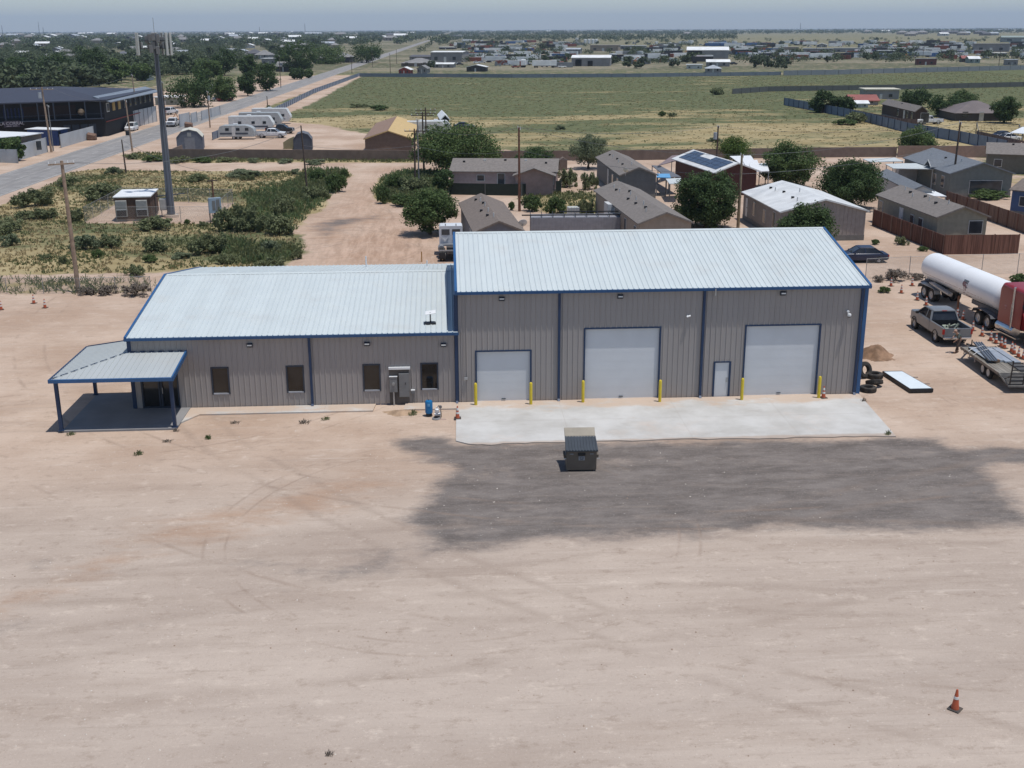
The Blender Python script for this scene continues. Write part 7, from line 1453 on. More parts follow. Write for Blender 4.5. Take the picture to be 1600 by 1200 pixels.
def rv(label, loc, rz, L, Hh, m_, stripe, nose=True, teardrop=False):
    T = thing('travel_trailer', label, 'camper', loc, rz, 'campers parked behind the brown wall'); W = 2.4; h0 = .55
    if teardrop: P = [(0, h0), (L, h0), (L, h0+1.0), (L-.15, h0+1.6), (L-.7, Hh-.25), (L-1.6, Hh), (1.0, Hh), (.3, Hh-.2), (0, Hh-.9)]
    else: P = [(0, h0), (L-.6, h0), (L, h0+.9), (L-.1, h0+1.4), (L-.9, Hh-.05), (L-1.2, Hh), (.1, Hh), (0, Hh-.1)]
    MB().prism_y(P, -W/2, W/2).build('body', m_, T, bevel=.06)
    MB().box(.3, L-1.2, -W/2-.012, -W/2-.001, 1.0, 1.35).build('stripe', stripe, T)
    for x in (L*.25, L*.55, L*.8): w_ = MB().box(x-.35, x+.35, -W/2-.03, -W/2-.001, 1.7, 2.25).build('window', M_WIN, T)
    MB().box(L*.38, L*.38+.65, -W/2-.025, -W/2-.001, .7, 2.45).build('door', M_TRIMW, T)
    for x in (L*.42, L*.42+.85):
        for s in (-1, 1): wheel(T, x, s*(W/2-.15), .35, .35, .2, M_RIM, n=14)
    MB().box(L*.4, L*.4+.8, -.4, .4, Hh, Hh+.25).build('roof_unit', M_WHITE, T, bevel=.05); MB().bar((L, .3, .5), (L+1.1, 0, .45), .08, .08).bar((L, -.3, .5), (L+1.1, 0, .45), .08, .08).build('tongue', M_TRF, T)
    return T
M_RVW = mat('rv_white', (.56, .57, .56), .4); M_RVG = mat('rv_silver', (.36, .38, .38), .35); M_STR = mat('rv_dark_stripe', (.06, .07, .09), .4)
rv('rounded silver teardrop camper nearest the sand lot, left of the white pickup', at(344, 217.5), -.03, 7.0, 2.75, M_RVG, M_STR, teardrop=True)
rv('long white travel trailer second in the camper row', at(360, 206), -.03, 9.4, 3.3, M_RVW, M_STR); rv('white travel trailer with dark nose third in the camper row', at(376, 199.5), -.03, 9.4, 3.3, M_RVG, M_STR); rv('tall white fifth-wheel camper at the back of the row', at(396, 193.5), -.03, 8.8, 3.5, M_RVW, mat('rv_grey_stripe', (.25, .27, .3), .4))
pickup('white crew-cab pickup parked in front of the campers', M_VW, at(423, 216)+Vector((0, .9, 0)), -.08, 5.9, 1.95); pickup('black pickup parked just behind the white one by the campers', M_VBLK, at(437, 209)+Vector((0, .9, 0)), -.12, 5.8, 1.95)
pickup('white pickup parked by the brown trailer home beyond the blue fence', M_VW, at(1453, 194.5)+Vector((0, .9, 0)), math.pi+.05, 6.2, 2.0)
car('white van-like car parked before the white panelled fence', M_VW, at(206, 204), math.atan2(RD.y, RD.x)+math.pi, 4.9, 1.95, suv=True, name='suv'); pickup('white tow pickup with orange gear driving on the road', M_VW, at(271, 197), math.atan2(RD.y, RD.x)+math.pi, 5.8, 2.0)
o = MB().box(-.9, .9, -.7, .7, 0, .4).bar((-.5, -.4, .4), (.3, 0, 1.6), .12, .12).bar((.3, 0, 1.6), (.7, .2, .7), .1, .1).build('orange_equipment', mat('equipment_orange', (.42, .16, .05), .6), None); p_ = at(271, 197)+RD*1.9; o.location = Vector((p_.x, p_.y, 1.05)); tag(o, 'orange machine carried in the bed of the white tow pickup', 'machine')
pickup('white pickup parked off the road by the pale fence', M_VW, at(265, 179), 1.2, 5.6, 1.95); car('red car parked under trees on the left side of the road', M_VRED, at(352, 158), .6, 4.9, 1.9, suv=True, name='suv'); car('white car just beside the parked red car', M_VW, at(343, 157), .9, 4.6, 1.85)
car('dark blue car by the long white trailer in the field edge', M_VNAVY, at(725, 201), 0, 4.6, 1.8); car('dark car under the carport at the right edge', M_VNAVY, at(1568, 216), .2, 4.7, 1.85); car('white car under the carport at the right edge', M_VW, at(1576, 220), .2, 4.7, 1.85)
rv('long white motorhome parked beyond the ochre-roofed building', at(628, 214), .02, 9.0, 3.1, M_RVW, M_STR); rv('white camper beside the long motorhome behind the mesquite tree', at(660, 211), .03, 6.0, 2.9, M_RVW, M_STR)
house('shed', 'black-sided shed with bright white roof beyond the mesquite tree', at(690, 205), at(702, 205), at(685, 196), 2.6, .8, mat('black_siding', (.02, .02, .022), .8), M_WHITE, wins=(), vents=0, skirt=False, cat='shed')
# ---- shop with green wall, black building
longhouse('shop', 'green-walled shop with bright white roof left of the road', at(-60, 256), at(36, 246), 10, 3.6, .3, mat('green_siding', (.02, .12, .035), .6), M_WHITE, wins=((14, 15, 1, 2.5, 'w'),), cat='shop', gable=False, oh=.6)
longhouse('shop', 'tan shop section with white flat roof beside the green-walled shop', at(36, 243), at(68, 237), 8, 3.2, .2, mat('tan_stucco', (.22, .18, .14), .8), M_WHITE, wins=((2, 3, 1, 2.2, 'w'),), cat='shop', gable=False, oh=.3)
longhouse('annex', 'small white-roofed annex with a blue and red painted wall near the two joined poles', at(92, 228), at(108, 225), 6, 2.9, .1, mat('blue_painted_wall', (.03, .06, .17), .7), M_WHITE, wins=((.3, 1.2, 0, 2.6, 'o'),), cat='annex', gable=False, oh=.3)
# black building
FLb, FRb, BRb = at(-60, 224), at(167, 213), at(243, 189)
u = (FRb-FLb); Lb_ = u.length; u.normalize(); v_ = Vector((-u.y, u.x, 0)); Dp = 24.0; rz = math.atan2(u.y, u.x); He = 7.2
T = thing('black_building', 'two-storey black venue building with slate roof and a balcony row of windows beside the road', 'building', FLb, rz)
M_BLKW = mat('black_siding', (.018, .018, .02), .7, var=.15); M_BRNW = mat('dark_brown_siding', (.035, .022, .018), .8); M_SLT = mat('slate_blue_roof', (.045, .05, .07), .6, var=.1); M_SLT2 = mat('pale_slate_awning', (.19, .22, .255), .5)
r2 = (BRb-FRb); L2 = r2.length; r2l = Vector((r2.dot(u), r2.dot(v_), 0)).normalized()
a0, a1 = Vector((0, 0, 0)), Vector((Lb_, 0, 0)); a2 = a1+r2l*L2; a3 = a0+Vector((0, Dp+6, 0))
mb = MB(); mb.add([tuple(p) for p in (a0, a1, a2, a3)]+[(p.x, p.y, He) for p in (a0, a1, a2, a3)], [(0, 1, 5, 4), (1, 2, 6, 5), (2, 3, 7, 6), (3, 0, 4, 7), (4, 5, 6, 7)]); mb.build('wall', M_BLKW, T)
cen = (a0+a1+a2+a3)/4+Vector((0, 0, He+2.0)); ov = [a0+Vector((-1, -1.5, 0)), a1+Vector((.3, -1.5, 0)), a2+Vector((1, 1, 0)), a3+Vector((-1, 1, 0))]; R = MB(); R.add([(p.x, p.y, He+.15) for p in ov]+[(p.x, p.y, He-.1) for p in ov]+[(a0.x+8, Dp*.5, He+2.3), (a1.x-6, Dp*.5+2, He+2.3)], [(0, 1, 9, 8), (1, 2, 9), (2, 3, 8, 9), (3, 0, 8), (4, 5, 1, 0), (5, 6, 2, 1), (6, 7, 3, 2), (7, 4, 0, 3), (7, 6, 5, 4)]); R.build('roof', M_SLT, T)
nr = Vector((r2l.y, -r2l.x, 0)); A = MB(); b0, b1 = a1-r2l*.5, a2+r2l*.5; A.slab([tuple(b0+nr*1.6+Vector((0, 0, He-.35))), tuple(b1+nr*1.6+Vector((0, 0, He-.35))), tuple(b1-nr*1.8+Vector((0, 0, He+.75))), tuple(b0-nr*1.8+Vector((0, 0, He+.75)))], .15); A.build('awning_roof', M_SLT2, T)
for k in range(9):
    f = .03+.105*k; c_ = a1+r2l*(L2*(f+.035))+nr*.04; w_ = MB().at(c_+Vector((0, 0, 5.6)), math.atan2(r2l.y, r2l.x)).box(-.9, .9, -.06, .06, -.9, .9).build('window', [M_TRIMW, mat('warm_board', (.48, .33, .13), .7), mat('warm_board', (.48, .33, .13), .7), M_FRAME, M_FRAME, M_FRAME, M_FRAME, M_FRAME, M_FRAME][k], T)
    MB().at(c_+nr*.08+Vector((0, 0, 5.6)), math.atan2(r2l.y, r2l.x)).box(-.65, .65, -.03, .03, -.7, .7).build('pane', M_WIN if k in (0, 3, 4, 5, 6, 7, 8) else mat('warm_board', (.48, .33, .13), .7), w_)
MB().bar(a1+nr*.2+Vector((0, 0, 2.9)), a2+nr*.2+Vector((0, 0, 2.9)), .1, .2).build('red_band', mat('red_band', (.25, .03, .02), .6), T)
MB().box(Lb_*.42, Lb_*.80, -.06, -.001, 4.2, 6.4).build('balcony_back', M_BRNW, T)
mb = MB().box(Lb_*.12, Lb_*.98, -1.9, -.07, 3.6, 3.75); mb.build('balcony_floor', M_FRAME, T)
mb = MB()
for k in range(7): x = Lb_*(.30+.11*k); mb.box(x, x+.2, -1.85, -1.7, 3.75, He-.1)
mb.build('balcony_post', M_GREYB, T) if False else [MB().box(Lb_*(.30+.11*k), Lb_*(.30+.11*k)+.2, -1.85, -1.7, 3.76, He-.12).build('balcony_post', M_FRAME, T) for k in range(7)]
MB().bar((Lb_*.12, -1.8, 4.7), (Lb_*.98, -1.8, 4.7), .06, .06).build('balcony_rail', M_FRAME, T)
for k in range(6): MB().box(Lb_*(.30+.025*k), Lb_*(.31+.025*k), -.08, -.002, 4.3, 6.2).build('blue_panel', mat('navy_panel', (.012, .02, .07), .5), T)
for k in range(4): MB().box(Lb_*(.70+.06*k), Lb_*(.75+.06*k), -.08, -.002, .2, 2.6).build('glazed_door', M_FRAME, T)
# sign board with its lettering
SB = MB().box(Lb_*.283, Lb_*.392, -2.02, -1.92, 2.75, 3.95).build('sign_board', mat('dark_purple_board', (.035, .028, .045), .6), T)
fc = bpy.data.curves.new('sign_text', 'FONT'); fc.body = 'LA CORRAL'; fc.size = .85; fc.extrude = .01; fc.align_x = 'CENTER'; tmp = bpy.data.objects.new('tmp', fc); COL.objects.link(tmp); bpy.context.view_layer.update(); tme = bpy.data.meshes.new_from_object(tmp.evaluated_get(bpy.context.evaluated_depsgraph_get())); bpy.data.objects.remove(tmp); to = bpy.data.objects.new('sign_text', tme); COL.objects.link(to); to.parent = SB; to.location = (Lb_*.3375, -2.04, 3.2); to.rotation_euler = (math.pi/2, 0, 0); to.data.materials.clear(); to.data.materials.append(mat('pale_lettering', (.30, .29, .33), .6))
for a_, b_ in ((.30, .333), (.343, .372)): MB().box(Lb_*a_, Lb_*b_, -2.05, -2.021, 2.93, 3.02).build('sign_line', mat('pale_lettering', (.30, .29, .33), .6), SB)
o = MB().lathe([(.0, 1.5), (.5, 1.2), (.7, .6), (.45, .1), (0, 0)], 12).build('hanging_lantern', mat('brass_lantern', (.16, .12, .08), .5), None, True); pl = FLb+u*(Lb_*.845); o.location = Vector((pl.x, pl.y-1.0, 4.4)); tag(o, 'round brass lantern hanging on the balcony front of the black building', 'lantern')
# ================================================================ FAR TOWN
def hor(px): return 600-CF*(-(F_.z+(px-800)/CF*R_.z)/U_.z)
BR = {}
def bld(label, pxl, pxr, ytop, ybase, wm, rm, kind='gable', depth=9, cat='building', name='far_building', group=None, ex=(), rise=None):
    """building whose facade spans pxl..pxr"""
    a, b = at(pxl, ybase), at(pxr, ybase); L = (b-a).length; H = hat(a, ytop); a.z = 0; u = (b-a); rz = math.atan2(u.y, u.x)
    T = thing(name, label, cat, a, rz, group); rise = rise if rise is not None else H*.3
    He = H-rise if kind != 'flat' else H-.3; He = max(He, 1.2)
    MB().box(0, L, 0, depth, 0, He).build('wall', wm, T); o = .4
    if kind == 'gable': MB().slab([(-o, -o, He-.1), (L+o, -o, He-.1), (L+o, depth/2, He+rise), (-o, depth/2, He+rise)], .2).slab([(-o, depth/2, He+rise), (L+o, depth/2, He+rise), (L+o, depth+o, He-.1), (-o, depth+o, He-.1)], .2).build('roof', rm, T)
    elif kind == 'front': MB().slab([(-o, -o, He-.1), (L/2, -o, He+rise), (L/2, depth+o, He+rise), (-o, depth+o, He-.1)], .2).slab([(L/2, -o, He+rise), (L+o, -o, He-.1), (L+o, depth+o, He-.1), (L/2, depth+o, He+rise)], .2).build('roof', rm, T); MB().add([(0, -.01, He), (L, -.01, He), (L/2, -.01, He+rise-.15)], [(0, 1, 2)]).build('gable', wm, T)
    elif kind == 'hip': h = depth/2; MB().add([(-o, -o, He-.1), (L+o, -o, He-.1), (L+o, depth+o, He-.1), (-o, depth+o, He-.1), (min(h, L*.45), h, He+rise), (max(L-h, L*.55), h, He+rise)], [(0, 1, 5, 4), (1, 2, 5), (2, 3, 4, 5), (3, 0, 4), (3, 2, 1, 0)]).build('roof', rm, T)
    else: MB().box(-o, L+o, -o, depth+o, He, He+.3).build('roof', rm, T)
    for (f0, f1, z0, z1, k) in ex: MB().box(L*f0, L*f1, -.15, -.02, H*z0, H*z1).build({'o': 'opening', 'w': 'window', 'd': 'door'}[k], {'o': mat('dark_opening', (.015, .015, .015), .9), 'w': M_WIN, 'd': M_TRIMW}[k], T)
    return T
c_ = lambda n, r, g, b: mat(n, (r, g, b), .7, var=.12, scale=.3)
W_G, W_T, W_B, W_D, W_W = c_('far_grey_wall', .26, .25, .245), c_('far_tan_wall', .32, .26, .20), c_('far_brown_wall', .17, .13, .10), c_('far_dark_wall', .06, .055, .055), c_('far_white_wall', .5, .5, .48)
R_W, R_G, R_D, R_R, R_B, R_S = c_('far_white_roof', .70, .71, .70), c_('far_grey_roof', .22, .215, .21), c_('far_dark_roof', .10, .10, .11), c_('far_red_roof', .26, .09, .075), c_('far_blue_roof', .09, .18, .34), c_('far_silver_roof', .36, .39, .42)
FB = [('grey ribbed warehouse with thin pale roof beyond the far end of the field', 673, 722, 80, 97.5, W_G, R_W, 'gable', 26, .5), ('low wing with white edge left of the far grey warehouse', 640, 672, 86, 97, W_G, R_D, 'gable', 20, 1), ('small red shed with white gable roof at the field corner', 623, 641, 104.5, 116.5, c_('far_red_wall', .22, .045, .035), R_W, 'front', 7, 1.2),
 ('grey gabled house right of the red shed', 652, 667, 102, 115, W_G, R_G, 'front', 9, 1.5), ('wide hipped dark roof house behind the red shed', 627, 676, 91, 104, W_B, R_G, 'hip', 16, 2.6), ('low white-roofed shed below the far grey warehouse', 678, 708, 98, 106, W_G, R_W, 'gable', 9, .6), ('open white canopy shed near the field corner', 729, 759, 101, 112, W_D, R_W, 'front', 8, 1.0),
 ('long white roof on the low hill beyond the road', 704, 724, 55, 58, W_G, R_W, 'flat', 40, .5), ('thin white roofs behind the far grey warehouse', 686, 708, 73.5, 77, W_D, R_W, 'flat', 14, .5), ('grey shed with pale roof left of the silo', 884, 906, 75, 84, W_G, R_S, 'gable', 14, 1), ('workshop with curved white roof and dark doorway', 893, 953, 86.5, 103.5, W_G, R_W, 'gable', 20, 1.2),
 ('long tan low building in the far industrial yard', 922, 966, 70.5, 80, W_T, R_G, 'flat', 16, .4), ('long white-roofed shed right of the tan low building', 966, 1008, 71, 77, W_G, R_W, 'flat', 12, .4), ('large grey warehouse with bright white roof and dark open bay', 1073, 1138, 73.5, 92, W_G, R_W, 'gable', 32, 2.0), ('white-roofed low building in front of the large warehouse', 1104, 1140, 93, 104, W_G, R_W, 'gable', 10, 1.2),
 ('small grey house with pale hipped roof in front of the warehouses', 1103, 1127, 102, 113.5, W_G, R_S, 'hip', 9, 1.4), ('white trailer house left of the small grey house', 1073, 1097, 100.5, 107.5, W_W, R_W, 'flat', 5, .3), ('long grey row of storage units in the far yard', 1255, 1301, 75.5, 82.5, W_G, R_S, 'flat', 10, .4), ('second grey row of storage units', 1303, 1346, 75, 81.5, W_G, R_S, 'flat', 10, .4), ('tan block building left of the storage units', 1225, 1247, 73.5, 82, W_T, R_G, 'flat', 12, .4),
 ('white dome-roofed shed above the storage units', 1276, 1292, 67.5, 74, W_G, R_W, 'front', 14, 1.6), ('long red-brown container house in the dry grass', 1432, 1463, 91.5, 101.5, c_('far_redbrown_wall', .17, .07, .06), R_G, 'flat', 5, .3), ('pale green shed with white roof in the far right yard', 1514, 1531, 88, 98.5, c_('far_green_wall', .25, .30, .27), R_W, 'gable', 10, 1.3), ('dark shed with pinkish red roof in the far right yard', 1503, 1514, 87, 97, W_D, R_R, 'gable', 8, 1.5),
 ('two-storey grey building with dark windows at far right', 1523, 1577, 68, 81, W_G, R_G, 'flat', 14, .4), ('long green-grey warehouse at the far right edge', 1564, 1640, 56, 66, c_('far_greygreen_wall', .22, .25, .25), c_('far_green_roof', .26, .31, .28), 'gable', 40, 2), ('long navy tarped shelter in the far right yard', 1474, 1506, 79, 86, c_('far_navy_wall', .035, .05, .12), c_('far_navy_roof', .05, .07, .16), 'gable', 9, 1), ('white long roof canopy in the far right yard', 1546, 1573, 82.5, 88, W_D, R_W, 'flat', 9, .4),
 ('grey shed at the right edge just beyond the grey fence', 1573, 1590, 93, 102, W_G, R_S, 'flat', 7, .4), ('bright white long roof near the horizon at right', 1366, 1388, 45.5, 50.0, W_W, R_W, 'flat', 60, .5), ('very long white roof near the horizon at far right', 1525, 1562, 43.8, 47.5, W_W, R_W, 'flat', 60, .5),
 ('red-roofed shed beyond the blue fence', 1330, 1372, 149, 164, W_G, R_R, 'gable', 9, 1.3), ('white-fronted shed in front of the red roof', 1336, 1356, 159, 168, W_W, R_W, 'gable', 4, .6), ('open grey shed with cream flat roof behind the red-roofed shed', 1352, 1404, 139, 155, W_G, c_('cream_flat_roof', .55, .52, .42), 'flat', 8, .4),
 ('dark brown hip-roofed house at the right of the white pickup', 1492, 1580, 160, 189, W_D, c_('far_brown_roof', .15, .125, .12), 'hip', 14, 2.3),
 ('bright white roof at the left edge above the black building', 0, 43, 113.5, 124, W_T, R_W, 'gable', 12, 2), ('slate-purple roof behind the bright white roof at left', -10, 38, 106, 115, W_B, c_('far_purple_roof', .11, .11, .14), 'gable', 14, 2.4), ('grey pyramid-roofed house in the trees', 168, 197, 80.5, 94, W_B, c_('far_hip_grey', .13, .135, .15), 'hip', 22, 3.8), ('long slate-blue roof in front of the pyramid roof', 186, 233, 91.5, 99, W_B, c_('far_slate_roof', .17, .20, .23), 'gable', 12, 1.4),
 ('teal-walled house right of the antenna tower', 248, 266, 97, 107, c_('far_teal_wall', .22, .30, .30), R_S, 'gable', 10, .8), ('house with bright white roof right of the teal one', 287, 299, 95, 104, W_G, R_W, 'gable', 10, 1.4), ('long bright white roof in the left town', 315, 343, 94.5, 102, W_B, R_W, 'gable', 14, 1.6), ('long cream striped roof below the long white roof', 330, 361, 100.5, 108, W_T, c_('cream_roof2', .50, .45, .33), 'gable', 9, 1.2), ('tan house with arched front left of the tall dark tree', 108, 131, 97.5, 109, W_T, R_G, 'gable', 10, 1.2), ('small cream house with a gable by the teal building', 200, 212, 103, 113, c_('cream_wall', .5, .42, .3), R_D, 'front', 9, 1.6),
 ('white low house beneath the tower at left', 213, 229, 118, 126, W_W, R_W, 'gable', 8, 1), ('pale-walled flat-roof house right of the monopole by the road', 243, 277, 151, 164, c_('pale_green_wall', .26, .28, .24), R_W, 'flat', 7, .3), ('grey-roofed two-part house by the left of the road', 398, 419, 78.5, 93, W_G, R_G, 'hip', 14, 3.2), ('house with white eave strip in front of the two-part house', 409, 432, 91, 101, W_G, R_W, 'flat', 9, .4), ('flat grey roof over a dark house by the road trees', 431, 456, 96.5, 112, W_D, R_G, 'gable', 10, 2.2), ('white trailer roof between dark road trees', 464, 480, 96, 103, W_G, R_W, 'gable', 5, .6),
 ('large hipped roof house by the road bend', 489, 520, 83, 99, W_D, R_G, 'hip', 15, 3.6), ('long hipped roof with white edge by the road bend', 516, 546, 82, 98, W_D, R_G, 'hip', 13, 2.8), ('grey gabled roof in trees left of the road', 318, 342, 132, 143, W_G, R_G, 'gable', 8, 1.4), ('brown hipped roof above the red car', 383, 403, 77, 90, W_B, R_D, 'hip', 14, 3)]
for (lb, a, b, yt, yb, wm, rm, kd, dp, rs_) in FB:
    ex = () if (b-a) < 14 else ((.12, .22, .22, .5, 'w'), (.42, .5, .0, .5, 'd'), (.7, .8, .22, .5, 'w'))
    if 'dark open' in lb: ex = ((.02, .36, .0, .66, 'o'),)
    if 'dark doorway' in lb: ex = ((.10, .26, .0, .62, 'o'), (.42, .55, 0, .5, 'o'))
    bld(lb, a, b, yt, yb, wm, rm, kd, dp, 'building', 'far_building' if yb < 110 else 'house', None, ex, rs_)
# brown trailer home beyond the blue fence
house('trailer_home', 'dark brown trailer home with grey roof behind the white pickup', *e3((1431, 173), (1458, 175), (1379, 161), 3.0), 3.0, 1.0, mat('dark_brown_boards', (.06, .042, .035), .8), M_SHG, wins=(('s', 2, 3, 1, 2.4, 'w'), ('s', 5.5, 6.5, 1, 2.4, 'w'), ('s', 8, 9, .5, 2.5, 'd'), ('s', 13, 14, 1, 2.4, 'w'), ('f', 1.2, 3.0, .4, 2.5, 'w')), vents=3, cat='trailer home')
canopy('carport', 'white-topped carport at the right edge behind the tan wall', ((1578, 207), (1640, 212), (1640, 197), (1598, 198)), 3.0, M_WHITE)
canopy('pergola_frame', 'thin dark pipe frame carport over the parked cars at right', ((1525, 216), (1572, 220), (1566, 201), (1524, 199)), .2, M_FRAME) if False else None
T = thing('pipe_frame', 'thin dark pipe frame over the parked cars at the right edge', 'frame', at(1526, 226)); q = [at(1526, 226), at(1596, 236), at(1590, 216), at(1524, 212)]; o_ = q[0]
for p in q: MB().bar(p-o_, p-o_+Vector((0, 0, 2.6)), .1, .1).build('post', M_FRAME, T)
for a, b in zip(q, q[1:]+q[:1]): MB().bar(a-o_+Vector((0, 0, 2.6)), b-o_+Vector((0, 0, 2.6)), .1, .1).build('beam', M_FRAME, T)
# tanks
for k, (a, b, yt, yb, lb, m_) in enumerate(((912, 917, 61, 68, 'leftmost of four white storage tanks far beyond the field', R_W), (918, 923, 61, 68, 'second of four white storage tanks', R_W), (924, 929, 61, 68, 'third of four white storage tanks', R_W), (929.5, 934, 61, 68, 'rightmost of four white storage tanks', R_W), (882, 890, 81.5, 93, 'grey silo tank beside the curved-roof workshop', R_S), (845, 853.5, 84.5, 97, 'tan upright tank in the far yard', W_T), (899, 904, 59, 67, 'pale tank tower left of the four white tanks', W_W))):
    p = at((a+b)/2, yb); R = (b-a)/2/pscale(p); H = hat(p, yt); T = thing('storage_tank', lb, 'tank', p, 0, 'far storage tanks'); MB().lathe([(R, 0), (R, H*.92), (R*.5, H*.985), (0, H)], 18).build('tank_shell', m_, T, True); MB().bar((R*.7, -R*.75, 0), (R*.7, -R*.75, H*.9), .5, .15).build('ladder', M_STEEL, T); MB().lathe([(R*1.01, H*.5), (R*1.03, H*.51), (R*1.03, H*.54), (R*1.01, H*.55)], 18).build('hoop', m_, T)
for px, yt, lb in ((62, 34, 'tallest thin mast on the left horizon'), (4.5, 39.5, 'thin mast at the left edge of the horizon'), (68.5, 42, 'short stack right of the tallest mast'), (477, 37, 'thin mast on the horizon above the dark round tree'), (406, 42, 'short mast on the horizon right of the antenna tower'), (1250, 36, 'thin mast on the right horizon')):
    p = at(px, hor(px)+6.5); H = hat(p, yt); T = thing('radio_mast', lb, 'mast', p, 0, 'masts on the horizon'); MB().cyl((0, 0, 0), (0, 0, H), 1.6, .8, 6).build('mast', M_GRT, T); MB().bar((-3, 0, H*.7), (3, 0, H*.7), .8, .8).build('arm', M_GRT, T)

# ---- small far things: one mesh each, copied
def small(name, mb, mats): o = mb.build(name, mats, None); return o
def mk_house(wm, rm, hip=0):
    mb = MB(); mb.cur = 0; mb.box(-6, 6, -4, 4, 0, 2.7); mb.cur = 1
    if hip: mb.add([(-6.5, -4.5, 2.6), (6.5, -4.5, 2.6), (6.5, 4.5, 2.6), (-6.5, 4.5, 2.6), (-2.5, 0, 4.6), (2.5, 0, 4.6)], [(0, 1, 5, 4), (1, 2, 5), (2, 3, 4, 5), (3, 0, 4), (3, 2, 1, 0)])
    else: mb.slab([(-6.4, -4.5, 2.6), (6.4, -4.5, 2.6), (6.4, 0, 4.1), (-6.4, 0, 4.1)], .15).slab([(-6.4, 0, 4.1), (6.4, 0, 4.1), (6.4, 4.5, 2.6), (-6.4, 4.5, 2.6)], .15)
    mb.cur = 2; mb.box(-4, -2.8, -4.03, -4.0, 1, 2).box(2, 3.2, -4.03, -4.0, 1, 2).box(-.5, .5, -4.03, -4.0, 0, 2.1); return mb, [wm, rm, M_WIN]
def mk_cont(m_):
    mb = MB(); mb.box(-6, 6, -1.2, 1.2, .15, 2.75)
    for k in range(20): mb.box(-5.9+k*.6, -5.65+k*.6, -1.24, -1.2, .3, 2.6)
    return mb, [m_]
def mk_trail(m_):
    mb = MB(); mb.cur = 0; mb.box(-7, 6.5, -1.25, 1.25, 1.2, 4.0); mb.cur = 1; mb.box(-6, 6, -.5, .5, .9, 1.19)
    for x in (-5.5, -4.3, 4.5): mb.cyl((x, -1.2, .5), (x, 1.2, .5), .5, n=10)
    return mb, [m_, M_RUB]
def mk_car(m_):
    mb = MB(); mb.cur = 0; mb.rings([sect(2.3, .7, .35, .75, .1, 2), sect(1.2, .88, .28, .95, .1, 2), sect(-1.6, .88, .28, 1.0, .1, 2), sect(-2.3, .75, .35, .9, .1, 2)]); mb.cur = 1; mb.hexa([(-1.7, -.8, .95), (1.0, -.8, .95), (1.0, .8, .95), (-1.7, .8, .95), (-1.2, -.62, 1.45), (.3, -.62, 1.45), (.3, .62, 1.45), (-1.2, .62, 1.45)])
    mb.cur = 0; mb.box(-1.2, .3, -.63, .63, 1.46, 1.5); mb.cur = 2
    for x in (-1.4, 1.4): mb.cyl((x, -.9, .33), (x, .9, .33), .33, n=10)
    return mb, [m_, M_WIN, M_RUB]
def mk_mach(m_):
    mb = MB(); mb.box(-2, 2, -1, 1, .5, 1.4).box(-1.8, -.4, -.8, .8, 1.4, 2.6).bar((1, 0, 1.3), (3.4, 0, 3.2), .4, .4).bar((3.4, 0, 3.2), (4.6, 0, 1.0), .3, .3); mb.cyl((-1.2, -1.1, .6), (-1.2, 1.1, .6), .6, n=10).cyl((1.2, -1.1, .6), (1.2, 1.1, .6), .6, n=10); return mb, [m_]
PK_ = []
def proto(name, mk, label, cat, group): PK_.append((name, mk, label, cat, group, []))
V_R, V_B, V_G, V_O, V_DK = c_('far_rust_paint', .22, .07, .045), c_('far_blue_paint', .05, .12, .28), c_('far_grey_paint', .2, .21, .22), c_('far_orange_paint', .38, .15, .05), c_('far_black_paint', .03, .03, .035)
houses = [('house', mk_house(W_W, R_W), 'small white-roofed house among the trees of the far town', 'white-roofed far houses'), ('house', mk_house(W_T, R_G, 1), 'small grey hip-roofed house among the trees of the far town', 'grey-roofed far houses'), ('house', mk_house(W_B, R_D), 'small dark-roofed brown house among the trees of the far town', 'dark-roofed far houses'), ('house', mk_house(W_G, R_S), 'small silver-roofed grey house among the trees of the far town', 'silver-roofed far houses'), ('house', mk_house(W_T, R_W, 0), 'small tan house with a white roof in the far town', 'tan far houses')]
yards = [('container', mk_cont(R_W), 'white shipping container in the far industrial yards', 'white far containers', 'container'), ('container', mk_cont(V_R), 'rust-red shipping container in the far industrial yards', 'rust-red far containers', 'container'), ('container', mk_cont(V_B), 'blue shipping container in the far industrial yards', 'blue far containers', 'container'), ('container', mk_cont(V_G), 'grey shipping container in the far industrial yards', 'grey far containers', 'container'),
  ('semi_trailer', mk_trail(R_W), 'white box semi-trailer in the far industrial yards', 'white far semi-trailers', 'semi-trailer'), ('semi_trailer', mk_trail(V_DK), 'dark box semi-trailer in the far industrial yards', 'dark far semi-trailers', 'semi-trailer'), ('car', mk_car(R_W), 'white car parked in the far industrial yards', 'white far cars', 'car'), ('car', mk_car(V_DK), 'black car parked in the far industrial yards', 'black far cars', 'car'), ('car', mk_car(V_R), 'dark red car parked in the far industrial yards', 'red far cars', 'car'), ('car', mk_car(R_S), 'silver car parked in the far industrial yards', 'silver far cars', 'car'),
  ('machine', mk_mach(V_O), 'orange machine with a raised arm in the far industrial yards', 'orange far machines', 'machine'), ('machine', mk_mach(V_R), 'rusty machine with a raised arm in the far industrial yards', 'rusty far machines', 'machine'), ('machine', mk_mach(V_G), 'grey machine with a raised arm in the far industrial yards', 'grey far machines', 'machine')]
_pr = {}
def inst(key, spec, loc, rz, sc=1.0):
    name, (mb, mats), label, group = spec[:4]; cat = spec[4] if len(spec) > 4 else 'house'
    if key not in _pr: o = mb.build(name, mats, None); tag(o, label, cat, group); _pr[key] = o
    else: o = _pr[key].copy(); COL.objects.link(o)
    o.location = loc; o.rotation_euler = (0, 0, rz); o.scale = (sc,)*3; return o
rr = random.Random(21)
def roadside(px, py): return abs((at(px, py)-ra).dot(RN)-RW/2) < 16+RW/2
